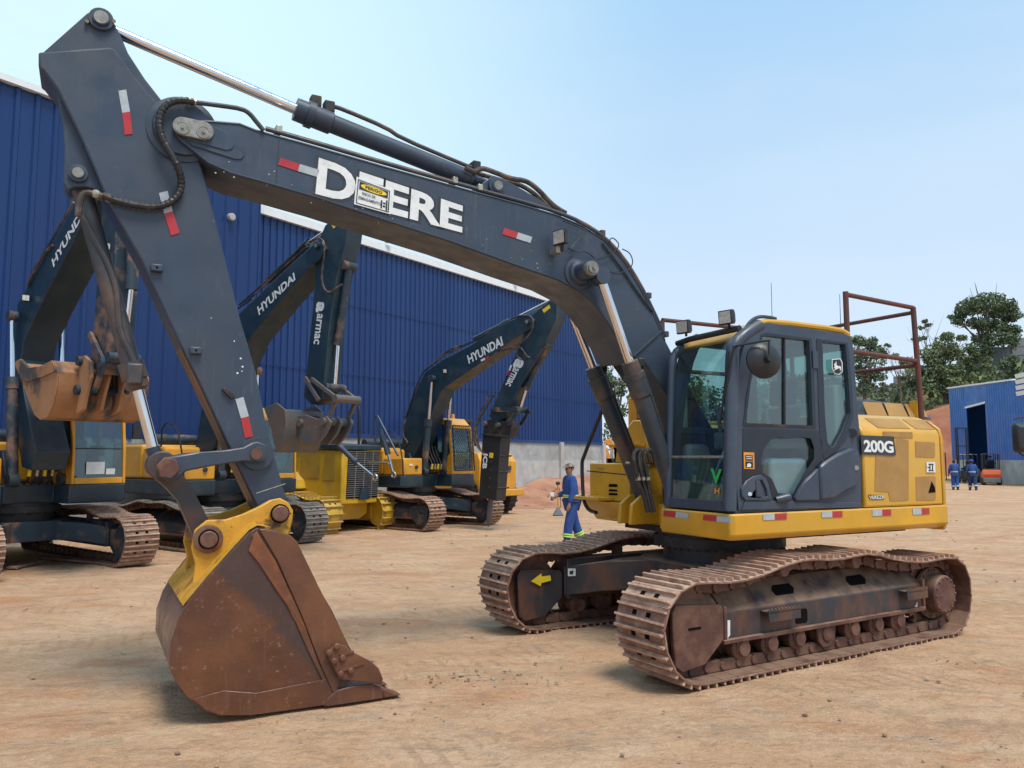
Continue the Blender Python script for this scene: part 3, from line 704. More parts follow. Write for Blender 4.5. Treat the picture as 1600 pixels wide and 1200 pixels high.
border([(1161, 666), (1166, 620), (1172, 585), (1183, 545), (1190, 523), (1197, 520), (1268, 529), (1271, 560), (1275, 670)], [(1166.5, 662), (1168, 640), (1173, 600), (1183, 552), (1192, 527), (1197, 524), (1264, 532), (1266, 560), (1270, 666)], 'window_border')
MB().tube([V3((p.x, CY1 - .02, p.z)) for p in F.ys([(1228, 528), (1228.5, 664)], CY1)], .012, 6).build('window_bar', M_BLK, cabo)
MB().prism(F.ys([(1165, 661), (1272, 665), (1272, 669), (1164, 666.5)], CY1 + .006), (0, -.02, 0)).build('window_sill', M_DARK, cabo)
ws = [(1.475, 2.02), (2.05, 2.88)]
def wring(z, y): return V3((xf(z) - .025, y, z))
pane('lower_windscreen', [wring(1.475, CY0 + .05), wring(1.475, CY1 - .09), wring(1.86, CY1 - .09), wring(1.86, CY0 + .05)], G_CAB, (-.006, 0, 0))
up = MB()
zs = [1.885, 2.2, 2.5, 2.75, 2.88, 2.95]
rows = [[up.bm.verts.new(wring(z, y)) for y in (CY0 + .05, CY1 - .09)] for z in zs]
for a, b in zip(rows[:-1], rows[1:]): up._f([a[0], a[1], b[1], b[0]])
up.build('windscreen', G_CAB, cabo)
MB().tube([wring(1.872, CY0 + .03), wring(1.872, CY1 - .07)], .013, 6).build('windscreen_bar', M_GALV, cabo)
pane('rear_window', [V3((-.60, CY0 + .05, 2.2)), V3((-.60, CY1 - .1, 2.2)), V3((-.58, CY1 - .1, 2.95)), V3((-.58, CY0 + .05, 2.95))], G_CAB, (.005, 0, 0))
# roof front bracket and lamps
MB().tube([V3((.86, CY0 - .02, 3.03)), V3((.88, CY0 + .2, 3.045)), V3((.86, CY1 - .06, 3.06))], .03, 8).build('lamp_rail', M_BLK, rfo)
for px, py in ((1069, 511), (1136, 496)):
    c = F.x(px, py, .90)
    worklight('roof_lamp', cabo, c, F.I.to_3x3() @ V3((-.75, -.62, -.08)), .15, post=.02)
# fender, door base, handle
fd = MB(); fd.prism(F.ys([(1243, 779), (1250, 766), (1262, 748), (1280, 731), (1282, 782), (1245, 783)], CY1 + .035), (0, -.05, 0)); fd.build('rear_fender', M_SLATE2, cabo, bevel=.02)
fd = MB(); fd.prism(F.ys([(1282.5, 729), (1290, 722), (1312, 708), (1330, 700), (1341, 702), (1345, 720), (1344, 758), (1325, 766), (1305, 779), (1283.5, 782)], CY1 + .05), (0, -.06, 0)); fd.build('rear_fender', M_SLATE2, cabo, bevel=.028)
MB().cyl(F.y(1338, 731, CY1 + .04), F.y(1338, 731, CY1 + .06), .025, seg=12).build('lock', M_GALV, cabo)
MB().cyl(F.y(1332, 677, CY1), F.y(1332, 677, CY1 + .02), .045, seg=14).build('round_catch', M_BLK, cabo)
hd = MB(); hd.plate(F.ys([(1159, 764), (1166, 752), (1178, 744), (1190, 742), (1198, 748), (1203, 762), (1208, 780), (1196, 782), (1166, 782), (1160, 776)], CY1 + .022),
                    [F.ys([(1181, 751), (1191, 750), (1198, 764), (1200, 776), (1182, 777)], CY1 + .022)], (0, -.03, 0))
hdo = hd.build('handle_recess', M_SLATE2, cabo, bevel=.008)
MB().prism(F.ys([(1182, 751), (1188, 751), (1191, 764), (1190, 776), (1182.5, 777)], CY1 + .028), (0, -.02, 0)).build('door_handle', M_SLATE, cabo, bevel=.006)
MB().cyl(F.y(1172, 772, CY1 + .022), F.y(1172, 772, CY1 + .034), .018, seg=12).build('lock', M_CHR, cabo)
MB().prism(F.ys([(1165, 783), (1330, 785), (1345, 786), (1345, 793), (1160, 797)], CY1 + .012), (0, -.03, 0)).build('door_sill', M_SLATE2, cabo, bevel=.006)
MB().lathe(F.y(1212, 781, CY1 + .0), (-.3, .1, .05), [(0, .01), (0, .03), (.10, .045), (.14, .04), (.15, .01)], 12).build('door_stop', M_SLATE2, cabo)
quadplate('dark_bracket', F.ys([(1270, 548), (1278, 549), (1279, 576), (1271, 575)], CY1 + .014), (0, -.02, 0), M_SLATE, cabo)
stk = quadplate('warning_sticker', F.ys([(1162, 706.5), (1178.5, 707), (1179, 733), (1162.5, 732.5)], CY1 + .009), (0, -.003, 0), M_STO, cabo)
quadplate('sticker_field', F.ys([(1164.5, 711), (1176, 711.5), (1176.5, 720), (1165, 719.5)], CY1 + .011), (0, -.002, 0), M_BLK, stk)
quadplate('sticker_field', F.ys([(1164.8, 721), (1176.5, 721.5), (1176.8, 731), (1165, 730.5)], CY1 + .011), (0, -.002, 0), M_BLK, stk)
for q in ([(1166, 713), (1175, 713.4), (1175, 714.4), (1166, 714)], [(1166, 716), (1175, 716.4), (1175, 717.4), (1166, 717)], [(1167, 729.5), (1168, 725), (1171, 723.5), (1174, 726), (1173, 729.8)]):
    quadplate('sticker_print', F.ys(q, CY1 + .013), (0, -.0015, 0), M_WHT, stk)
# emblem on the quarter window
em = quadplate('emblem', F.ys([(1300, 561), (1313, 560), (1316.5, 566), (1316.5, 581), (1311, 585.5), (1304, 584), (1300, 575)], CY1 + .007), (0, -.002, 0), M_WHT, cabo)
em2 = quadplate('emblem_field', F.ys([(1301.2, 562.2), (1312.5, 561.3), (1315.3, 566.5), (1315.3, 580.5), (1310.6, 584.2), (1304.6, 583), (1301.2, 574.5)], CY1 + .009), (0, -.0015, 0), M_BLK, em)
deer = [(1302.5, 575), (1304.5, 572.5), (1303.2, 569), (1305.6, 567.5), (1306.3, 564.3), (1307.3, 567.2), (1306.6, 569.5), (1309.2, 571.8), (1312.6, 572), (1314.4, 574), (1314, 577.5), (1312.8, 580), (1312.6, 576.2), (1310.2, 575.2), (1308.4, 576.6), (1305.4, 577.6), (1303.4, 579.4), (1304.6, 576.4), (1306.4, 574.8)]
quadplate('emblem_deer', F.ys(deer, CY1 + .011), (0, -.0015, 0), M_WHT, em)
# marks on the lower windscreen
lettering('V', [F.x(*p, xf(1.62) - .018) for p in ((1111, 754), (1126, 755), (1126.5, 734), (1111.5, 733))], M_GRN, cabo, 'painted_letter', bold=.035)
lettering('H', [F.x(*p, xf(1.5) - .018) for p in ((1117, 771), (1123.5, 771.5), (1123.5, 763), (1117, 762.5))], M_STO, cabo, 'painted_letter', bold=.03)
# wiper
MB().tube([F.x(*p, xf(2.2) + .02) for p in ((1147, 540), (1137, 590), (1124, 662), (1126, 668))], .012, 6).build('wiper', M_BLK, cabo)
MB().tube([F.x(*p, xf(2.2) + .015) for p in ((1140, 548), (1129, 625))], .008, 6).build('wiper', M_BLK, cabo)
# mirror
mc = F.y(1194, 563, 1.52)
md = (F.I.to_3x3() @ V3((.15, -1, .05))).normalized()
mm = MB(); mm.lathe(mc - md * .03, md, [(0, .02), (0, .15), (.012, .165), (.03, .163), (.06, .13), (.085, .07), (.092, .01)], 30)
mmo = mm.build('mirror', M_BLK, cabo)
MB().cyl(mc + md * .06, mc + md * .12, .035, .028, seg=12).build('mirror_mount', M_BLK, mmo)
MB().tube([F.y(1150, 541, 1.36), F.y(1150, 541, 1.36) + V3((.02, .05, .0)), mc + md * .10 + V3((-.02, 0, .17)), mc + md * .10 + V3((0, 0, .14)), mc + md * .10], .011, 8, 1).build('mirror_arm', M_BLK, mmo)
# interior
seat = MB()
seat.loft_pts([[(-.05, .66, 1.85), (-.05, 1.14, 1.85), (.42, 1.12, 1.87), (.42, .68, 1.87)], [(-.05, .66, 1.98), (-.05, 1.14, 1.98), (.42, 1.12, 2.0), (.42, .68, 2.0)]])
seat.loft_pts([[(-.12, .67, 1.95), (-.12, 1.13, 1.95), (.0, 1.13, 1.95), (.0, .67, 1.95)], [(-.25, .68, 2.55), (-.25, 1.12, 2.55), (-.13, 1.12, 2.55), (-.13, .68, 2.55)]])
seat.loft_pts([[(-.27, .75, 2.58), (-.27, 1.05, 2.58), (-.15, 1.05, 2.58), (-.15, .75, 2.58)], [(-.29, .74, 2.84), (-.29, 1.06, 2.84), (-.19, 1.06, 2.84), (-.19, .74, 2.84)]])
so = seat.build('seat', M_SEAT, cabo, bevel=.04, segs=3, M=Matrix.Translation((.14, 0, -.19)))
MB().bb(.05, .48, .72, 1.08, 1.40, 1.66).build('seat_base', M_CONS, cabo, bevel=.02)
for y0, y1 in ((1.16, 1.27), (.50, .62)):
    c_ = MB(); c_.bb(-.2, .5, y0, y1, 1.95, 2.12); c_.cyl((.45, (y0 + y1) / 2, 2.12), (.49, (y0 + y1) / 2, 2.34), .02); c_.ball((.49, (y0 + y1) / 2, 2.36), .035)
    c_.build('armrest_console', M_CONS, cabo, bevel=.02)
dp = MB(); dp.loft_pts([[(.60, .48, 1.42), (.60, .74, 1.42), (.95, .70, 1.42), (.95, .48, 1.42)], [(.66, .48, 2.0), (.66, .62, 2.0), (.9, .58, 2.0), (.9, .48, 2.0)]])
dp.build('dashboard', M_CONS, cabo, bevel=.04)
for y in (.85, .97):
    MB().tube([(.92, y, 1.40), (.80, y + .02, 1.75), (.62, y + .04, 2.10), (.56, y + .04, 2.14)], .014, 8).build('travel_lever', M_GALV, cabo)
MB().loft_pts([[(.55, .72, 1.40), (.55, 1.06, 1.40), (.95, 1.06, 1.40), (.95, .72, 1.40)], [(.55, .76, 1.58), (.55, 1.02, 1.58), (.75, 1.02, 1.60), (.75, .76, 1.60)]]).build('pedal_box', M_DARK, cabo)
MB().loft_pts([[(.50, 1.12, 1.42), (.50, 1.27, 1.42), (-.02, 1.27, 1.42), (-.02, 1.12, 1.42)], [(.48, 1.13, 1.86), (.48, 1.26, 1.86), (.0, 1.26, 1.86), (.0, 1.13, 1.86)]]).build('white_storage_box', M_INT, cabo, bevel=.04)
MB().loft_pts([[(-.42, .9, 1.5), (-.42, 1.26, 1.5), (-.57, 1.26, 1.5), (-.57, .9, 1.5)], [(-.45, .9, 2.6), (-.45, 1.24, 2.6), (-.57, 1.24, 2.6), (-.57, .9, 2.6)]]).build('rear_trim', M_INT, cabo, bevel=.03)

# small white square sticker on the carbody leg
def legplane():
    c0 = V3((1.02, -1.0, 0)); a0 = V3((.42, -.62, 0)); a1 = V3((.72, -.30, 0)); c1 = V3((1.38, -1.0, 0))
    return ((a1 + c1) / 2 + V3((.08, 0, .5))), c1 + V3((0, 0, .45))
p_a, p_b = [MU @ p for p in legplane()]
nd_ = (p_b - p_a).cross(V3((0, 0, 1))).normalized()
if nd_.dot(F.e - p_a) < 0: nd_ = -nd_
def on_leg(px, py):
    d = F.d(px, py); t = (p_a - F.e).dot(nd_) / d.dot(nd_); return F.e + d * t + nd_ * .012
quadplate('white_sticker', [on_leg(*q) for q in ((888, 900), (900, 899.5), (900, 888), (888, 888))], nd_ * .003, M_WHT, ex)
quadplate('sticker_print', [on_leg(*q) + nd_ * .004 for q in ((891, 897), (896, 897), (897, 891), (891, 892))], nd_ * .002, M_BLK, ex)

# ---- boom
YB = .27
b_top = [(286, 187), (330, 187), (375, 191), (400, 201), (480, 223), (600, 258), (750, 300), (820, 319), (870, 334), (908, 350), (943, 372), (974, 405), (1000, 447), (1020, 487), (1039, 530)]
b_bot = [(986, 566), (969, 536), (950, 505), (932, 480), (908, 457), (872, 438), (805, 415), (700, 377), (600, 345), (500, 312), (432, 292), (400, 283), (360, 272), (325, 256), (303, 238), (282, 222), (270, 205), (273, 193)]
bp_ = F.ys(b_top, YB) + [V3((.42, YB, 2.35)), V3((.22, YB, 2.08)), V3((.08, YB, 1.90)), V3((.12, YB, 1.76)), V3((.26, YB, 1.76))] + [V3((p.x, YB, p.z)) for p in F.ys([(992, 622), (972, 594), (956, 571)], -YB)] + F.ys(b_bot, YB)
bo = MB().prism(bp_, (0, -2 * YB, 0)).build('boom', M_SLATE, ex, bevel=.014)
# edge flange strips (the box plates stand proud of the side sheet)
def strip(name, pts, y, wd, th, m, parent):
    P = F.ys(pts, y); mb = MB()
    rings = []
    for i, p in enumerate(P):
        d = (P[min(i + 1, len(P) - 1)] - P[max(i - 1, 0)]).normalized(); n = V3((-d.z, 0, d.x)) * wd / 2
        rings.append([p + n, p - n, p - n + V3((0, th, 0)), p + n + V3((0, th, 0))])
    return mb.loft_pts(rings).build(name, m, parent)
# tip boss plates and pin plate
def disc(name, px, py, y, r, th, m, parent, seg=28, bev=.006):
    c = F.y(px, py, y); return MB().cyl(c, c + V3((0, th, 0)), r, seg=seg).build(name, m, parent, bevel=bev)
quadplate('reinforcing_plate', F.ys([(272, 196), (284, 188), (320, 192), (352, 206), (366, 226), (363, 234), (352, 236), (300, 222), (280, 212)], YB), (0, .018, 0), M_SLATE, bo, .006)
quadplate('reinforcing_plate', F.ys([(274, 200), (284, 191), (318, 196), (344, 212), (382, 243), (378, 249), (366, 249), (300, 228)], YB), (0, .010, 0), M_SLATE, bo, .004)
def stadium(p0, p1, r, y, n=10):
    a, b = F.y(*p0, y), F.y(*p1, y); d = (b - a).normalized(); n_ = V3((-d.z, 0, d.x)); out = []
    for i in range(n + 1):
        t = math.pi * i / n; out.append(a - d * r * math.sin(t) + n_ * r * math.cos(t))
    for i in range(n + 1):
        t = math.pi * i / n; out.append(b + d * r * math.sin(t) - n_ * r * math.cos(t))
    return out
pp_ = MB().prism(stadium((285, 199), (318, 206), .072, YB + .018), (0, .03, 0)).build('pin_plate', M_PINC, bo, bevel=.008)
for q in ((285, 199), (318, 206)):
    c = F.y(*q, YB + .048); MB().lathe(c, (0, 1, 0), [(0, .052), (.006, .052), (.006, .04), (.003, .038), (.003, .012), (.012, .012), (.012, .001)], 24).build('pin_end', M_PINC, pp_)
# weld beads along the plate edges, small paint chips
MB().tube([p + V3((0, .002, .012)) for p in F.ys(list(reversed(b_bot)), YB)], .007, 6).build('weld_bead', M_SLATE, bo)
MB().tube([p + V3((0, .002, -.016)) for p in F.ys(b_top, YB)], .007, 6).build('weld_bead', M_SLATE, bo)
rc = random.Random(4)
chm = MB()
for _ in range(26):
    u_ = rc.random(); p = F.y(330 + 560 * u_ + rc.uniform(-8, 8), 252 + 170 * u_ + rc.uniform(-16, 16), YB + .001); chm.cyl(p, p + V3((0, .001, 0)), rc.uniform(.003, .009), seg=5)
cho = chm.build('paint_chips', M_GALV, bo); cho['kind'] = 'stuff'
# decals on the boom
Q = F.ys([(496, 301), (719.5, 361), (721, 323), (501, 250)], YB + .004)
lettering('DEERE', Q, M_WHT, bo, bold=.035, space=1.0, halo=M_DKG, halo_w=.085, halo_off=(0, -.002, 0), off=(0, .002, 0))
sg = quadplate('danger_sign', F.ys([(557, 276), (612.5, 297), (610, 335), (553, 319)], YB + .008), (0, .004, 0), M_WHT, bo)
def onsign(u, v):   # u, v in 0..1 from the lower left
    bl, br, tr, tl = (553, 319), (610, 335), (612.5, 297), (557, 276)
    f = lambda k: (bl[k] * (1 - u) + br[k] * u) * (1 - v) + (tl[k] * (1 - u) + tr[k] * u) * v
    return F.y(f(0), f(1), YB + .0145)
def sq(u0, v0, u1, v1): return [onsign(u0, v0), onsign(u1, v0), onsign(u1, v1), onsign(u0, v1)]
def signplate(nm, pts, m, t=.001): return quadplate(nm, pts, (0, -t, 0), m, sg)
ring_o = sq(.05, .06, .95, .94); ring_i = sq(.075, .09, .925, .91)
MB().plate(ring_o, [ring_i], (0, -.001, 0)).build('sign_border', M_BLK, sg)
signplate('sign_header', sq(.10, .60, .90, .88), M_BLK)
ell = [onsign(.5 + .36 * math.cos(2 * math.pi * i / 28), .745 + .115 * math.sin(2 * math.pi * i / 28)) + V3((0, .002, 0)) for i in range(28)]
signplate('sign_oval', ell, M_STY)
lettering('PERIGO', [p + V3((0, .004, 0)) for p in sq(.27, .69, .73, .80)], M_BLK, sg, 'sign_lettering', bold=.03)
lettering('RISCO DE', [p + V3((0, .001, 0)) for p in sq(.20, .43, .56, .53)], M_BLK, sg, 'sign_lettering', bold=.02)
lettering('ESMAGAMENTO', [p + V3((0, .001, 0)) for p in sq(.11, .24, .72, .35)], M_BLK, sg, 'sign_lettering', bold=.02)
for q in ((.72, .14, .76, .46), (.86, .10, .90, .52), (.78, .22, .85, .28), (.78, .34, .85, .40), (.92, .16, .925, .46)):
    signplate('sign_symbol', [p + V3((0, .001, 0)) for p in sq(*q)], M_BLK)
tape_y((436, 252), (497, 271), (467, 262), 11.5, F, YB + .003, bo)
tape_y((786, 361), (830, 375), (808, 368), 10, F, YB + .003, bo)
quadplate('weld_line', F.ys([(436, 213), (437.2, 213), (432, 290), (430.8, 290)], YB + .001), (0, .002, 0), M_DKG, bo)
quadplate('weld_line', F.ys([(988, 556), (1032, 516), (1033, 518), (989, 558)], YB + .001), (0, .02, 0), M_SLATE, bo)
# boom-cylinder boss
c = F.y(904, 427, YB)
MB().lathe(c, (0, 1, 0), [(0, .001), (0, .16), (.012, .16), (.02, .13), (.05, .115), (.06, .09), (.20, .085), (.20, .001)], 32).build('pin_boss', M_SLATE, bo)
pe = F.y(935, 416, .55)
MB().lathe(c + V3((0, .15, 0)), (0, 1, 0), [(0, .07), (.10, .07), (.10, .055), (.12, .055), (.12, .02), (.14, .02), (.14, .001)], 18).build('pin', M_PINC, bo)
# arm-cylinder bracket on top of the boom
for y in (.11, -.17):
    MB().prism([V3((p.x, y, p.z)) for p in F.ys([(740, 300), (752, 287), (765, 278), (780, 282), (800, 292), (835, 312), (862, 330), (840, 326)], .11)], (0, .06, 0)).build('cylinder_bracket', M_SLATE, bo, bevel=.006)
c = F.y(775, 292, .17); MB().lathe(c - V3((0, .36, 0)), (0, 1, 0), [(0, .04), (.36, .04), (.36, .085), (.39, .085), (.395, .06), (.41, .06), (.41, .001)], 24).build('pin', M_SLATE, bo)
MB().cyl(c + V3((0, .05, 0)), c + V3((0, .056, 0)), .045, seg=20).build('pin_end', M_PINC, bo)
# work light on the boom
lc = F.y(877, 371, YB + .17)
worklight('work_light', bo, lc, F.I.to_3x3() @ V3((-.72, -.68, -.06)), .16, (0.0, -.2, -1), .05)
MB().box(F.y(868, 392, YB + .06), (.06, .14, .07)).build('lamp_bracket', M_GALV, bo, bevel=.006)
# pipes along the top edge, with clamps
def toph(pts, y, dz=.025): return [F.y(a, b, y) + V3((0, 0, dz)) for a, b in pts]
edge = [(415, 206), (480, 224), (600, 259), (750, 301), (820, 320), (870, 335), (908, 351), (943, 373), (974, 406), (1000, 448), (1020, 488), (1039, 530)]
MB().tube(toph(edge, .22), .020, 8, 1).build('hydraulic_pipe', M_SLATED, bo)
MB().tube(toph(edge[1:], .14, .03), .020, 8, 1).build('hydraulic_pipe', M_SLATED, bo)
MB().tube(toph(edge, -.18, .03), .022, 8, 1).build('hydraulic_pipe', M_SLATED, bo)
for q in ((434, 211), (708, 290), (747, 301), (938, 371), (1010, 468), (1037, 528)):
    p = F.y(*q, .18) + V3((0, 0, .035)); MB().box(p, (.05, .12, .06)).build('pipe_clamp', M_GALV if q[0] < 750 else M_SLATED, bo, bevel=.006)
MB().tube([F.y(*p, .285) for p in ((1020, 487), (1000, 462), (972, 420), (945, 385), (941, 380))], .009, 6, 1).build('wire', M_BLK, bo)
for pts in ([(880, 345), (906, 356), (920, 362), (896, 380), (892, 392), (900, 388)], [(945, 420), (960, 428), (980, 424), (990, 412), (985, 395), (972, 389)], [(935, 405), (948, 402), (970, 385), (960, 372), (953, 372), (952, 385)], [(888, 388), (900, 394), (915, 392), (930, 404)]):
    MB().tube([F.y(a, b, .30 if i % 2 else .33) for i, (a, b) in enumerate(pts)], .006, 6, 2).build('wire', M_BLK, bo)
# pipe and ribbed hose to the bucket cylinder
MB().tube([F.y(*p, .28) for p in ((305, 160), (345, 165), (378, 170), (390, 177), (402, 192), (412, 204))], .020, 8, 1).build('hydraulic_pipe', M_SLATED, bo)
MB().tube([F.y(*p, .29) for p in ((292, 158), (306, 160.5))], .03, 8).build('hose_fitting', M_GALV, bo)
for pts in ([(727, 262), (742, 270), (752, 262), (770, 268), (800, 280), (822, 282), (840, 295), (858, 315), (870, 325), (884, 333)],):
    MB().tube([F.y(a, b, .12) for a, b in pts], .026, 8, 2).build('hydraulic_hose', M_HOSE, bo)
    MB().tube([F.y(a, b, -.05) for a, b in [(735, 268), (760, 275), (790, 284), (812, 288), (835, 302), (855, 322), (878, 335)]], .024, 8, 2).build('hydraulic_hose', M_HOSE, bo)

# ---- arm cylinder
p0, p1, p2 = F.y(158, 40, 0), F.y(470, 174, 0), F.y(735, 280, 0)
ac = MB().cyl(p1, p2, .082, seg=24).build('arm_cylinder', M_SLATE, ex)
u = (p2 - p1).normalized()
MB().lathe(p1 - u * .05, u, [(0, .05), (0, .098), (.10, .10), (.10, .115), (.16, .115), (.16, .098), (.32, .098), (.33, .083)], 24).build('cylinder_head', M_SLATE, ac)
MB().cyl(p0, p1, .046, seg=20).build('rod', M_CHR, ac)
MB().lathe(p2 - u * .02, u, [(0, .09), (.03, .088), (.06, .06), (.25, .055)], 20).build('cylinder_eye', M_SLATE, ac)
upv = V3((-u.z, 0, u.x)); upv = upv if upv.z > 0 else -upv
tp = [p1 + u * .25 + upv * .15, p1 + u * .33 + upv * .16, p1 + u * .75 + upv * .155, p1 + u * .9 + upv * .115, p2 - u * .1 + upv * .105, p2 + upv * .11]
MB().tube([p + V3((0, .02, 0)) for p in tp], .020, 8, 1).build('hydraulic_pipe', M_SLATED, ac)
for k in (.10, .22): MB().box(p1 + u * k + upv * .13, (.09, .10, .10)).build('port_block', M_DARK, ac, bevel=.01)
MB().box(p2 + upv * .13 + u * .02, (.08, .12, .10)).build('port_block', M_DARK, ac, bevel=.01)
# ---- boom cylinders
def boomcyl(y, top, mid, mat_r=M_CHR):
    a, b = F.y(*top, y), F.y(*mid, y); u = (b - a).normalized(); L = max(0.1, (a.z - 1.45) / -u.z)
    end = a + u * L
    c = MB().cyl(b + u * .05, end, .086, seg=24).build('boom_cylinder', M_SLATED, ex)
    MB().lathe(b - u * .03, u, [(0, .05), (0, .088), (.12, .09), (.12, .105), (.18, .105), (.18, .10), (.36, .10), (.38, .086)], 24).build('cylinder_head', M_SLATED, c)
    MB().cyl(a, b, .047, seg=20).build('rod', mat_r, c)
    MB().cyl(a - V3((0, .06, 0)), a + V3((0, .06, 0)), .085, seg=20).build('rod_eye', M_SLATE, c)
    n = V3((u.z, 0, -u.x)); n = n if n.x < 0 else -n
    MB().tube([b + u * .05 + n * .12, b + u * .3 + n * .12, end + n * .11], .016, 8).build('hydraulic_pipe', M_SLATED, c)
    MB().box(b + u * .02 + n * .12, (.07, .08, .09)).build('port_block', M_DARK, c, bevel=.01)
    return c
boomcyl(.40, (938, 432), (985, 570)); boomcyl(-.42, (879, 452), (928, 578))
for k in range(3):
    MB().tube([F.y(*p, .52 - .0 * k) for p in ((996 + k * 8, 745), (990 + k * 8, 722), (990 + k * 8, 708), (996 + k * 8, 702), (1004 + k * 8, 706), (1008 + k * 8, 722))], .022, 8, 2).build('hydraulic_hose', M_RUB, ex)
    MB().tube([F.y(*p, .48) for p in ((994 + k * 7, 735), (998 + k * 7, 755), (1006 + k * 5, 775), (1012 + k * 5, 800))], .022, 8, 1).build('hydraulic_hose', M_RUB, ex)
    MB().cyl(F.y(996 + k * 7, 738, .48), F.y(998 + k * 7, 750, .48), .03, seg=8).build('hose_fitting', M_GALV, ex)
MB().cyl(F.y(978, 723, .48), F.y(1014, 727, .48), .012, seg=8).build('hose_bar', M_GALV, ex)

# ---- arm
YA = .20
a_box = [(60, 81), (168, 73), (180, 77), (192, 92), (208, 116), (230, 142), (262, 178), (300, 215), (312, 250), (322, 283), (350, 397), (375, 497), (400, 582), (417, 669), (447, 777), (450, 800), (430, 812), (405, 800), (312, 600), (275, 525), (220, 405), (167, 312), (130, 222), (90, 140), (66, 108), (60, 104)]
ar = MB().prism(F.ys(a_box, YA), (0, -2 * YA, 0)).build('arm', M_SLATE, ex, bevel=.014)
hd_ = [(64, 84), (136, 20), (145, 16), (160, 17), (172, 24), (181, 40), (190, 58), (200, 82), (226, 122), (262, 168), (292, 196), (262, 200), (120, 130)]
for y in (YA - .03, -YA + .10):
    MB().prism([V3((p.x, y, p.z)) for p in F.ys(hd_, YA - .03)], (0, -.07, 0)).build('cylinder_bracket', M_SLATE, ar, bevel=.012)
c = F.y(158, 32, YA - .03); MB().lathe(c - V3((0, .34, 0)), (0, 1, 0), [(0, .05), (.34, .05), (.34, .085), (.37, .085), (.37, .06), (.39, .058), (.39, .001)], 24).build('pin_boss', M_SLATE, ar)
MB().cyl(c + V3((0, .05, 0)), c + V3((0, .056, 0)), .050, seg=24).build('pin_end', M_PINC, ar)
for dx in (-22, 20): MB().cyl(F.y(158 + dx, 33, YA - .06), F.y(158 + dx, 33, YA + .01), .014, seg=8).build('grease_fitting', M_GALV, ar)
# bucket-cylinder bracket
bk = [(88, 138), (98, 190), (101, 230), (100, 262), (99, 285), (106, 297), (118, 292), (135, 292), (160, 300), (170, 318), (130, 222)]
for y in (.13, -.06):
    MB().prism([V3((p.x, y, p.z)) for p in F.ys(bk, .13)], (0, -.07, 0)).build('cylinder_bracket', M_SLATE, ar, bevel=.01)
c = F.y(122, 272, .13); MB().lathe(c - V3((0, .28, 0)), (0, 1, 0), [(0, .04), (.28, .04), (.28, .065), (.31, .065), (.312, .047), (.325, .045), (.325, .001)], 24).build('pin_boss', M_SLATE, ar)
MB().cyl(c + V3((0, .04, 0)), c + V3((0, .047, 0)), .038, seg=20).build('pin_end', M_PINC, ar)
# big round boss where the boom tip clasps the arm
c = F.y(285, 203, YA); MB().lathe(c, (0, 1, 0), [(0, .001), (0, .26), (.012, .26), (.02, .22), (.045, .21), (.045, .001)], 40).build('pivot_boss', M_SLATE, ar)
tape_y((201, 210), (191, 141), (197, 175.5), 12.5, F, YA + .003, ar)
tape_y((274, 366), (255, 300), (263, 332), 14, F, YA + .003, ar)
tape_y((389, 683), (374, 622), (382.5, 652), 13, F, YA + .003, ar)
for q in ((245, 419), (306, 548)):
    p = F.y(*q, YA + .02); MB().box(p, (.085, .05, .055)).build('pipe_block', M_SLATE, ar, bevel=.008)
    MB().cyl(p + V3((0, .024, 0)), p + V3((0, .027, 0)), .009, seg=8).build('bolt_hole', M_VOID, ar)
quadplate('small_bracket', F.ys([(346, 608), (352, 606), (367, 620), (361, 624)], YA), (0, .03, 0), M_DARK, ar, .004)
quadplate('weld_line', F.ys([(400, 770), (446, 755), (446, 756.5), (400.5, 771.5)], YA + .001), (0, .002, 0), M_GALV, ar)
for q, r in ((376, 560), 1), ((379, 573), 1), ((378, 580), .6), ((371, 583), 1), ((330, 497), .5), ((366, 533), .7): 
    p = F.y(*q, YA + .0005); MB().cyl(p, p + V3((0, .0012, 0)), .008 * r, seg=7).build('paint_chip', M_WHT, ar)
# brown wear on the front plate of the arm, where soil rubs it
wq = F.ys([(283, 541), (312, 600), (352, 686), (397, 782)], YA); wm = MB(); wr0 = []
for p in wq: wr0.append([wm.bm.verts.new(V3((p.x, yy, p.z)) + V3((.004, 0, -.002))) for yy in (YA - .015, 0, -YA + .015)])
for a_, b_ in zip(wr0[:-1], wr0[1:]):
    for i in range(2): wm._f([a_[i], a_[i + 1], b_[i + 1], b_[i]])
wm.build('worn_front_plate', mat('worn_brown_plate', (.10, .062, .045), .5, dirt=(.26, .12, .055), amt=.45, soft=.15, scale=3, stretch=(.6, 2, .6)), ar)
MB().tube([F.y(*p, .30 if i < 8 else .24) for i, p in enumerate(((304, 160), (285, 156), (266, 159), (252, 172), (247, 192), (253, 216), (267, 240), (279, 262), (284, 284), (281, 302), (268, 316), (245, 324), (212, 321), (182, 314), (160, 305)))], .030, 10, 1, ribs=.018).build('ribbed_hose', M_RUB, ar)
MB().tube([F.y(*p, .2) for p in ((178, 314), (160, 306), (140, 301), (130, 302), (124, 315), (122, 338))], .024, 8, 1).build('hydraulic_pipe', M_HOSE, ar)
for q in ((170, 310), (150, 303)): MB().ball(F.y(*q, .2), .034, seg=8, rings=6).build('hose_fitting', M_GALV, ar)
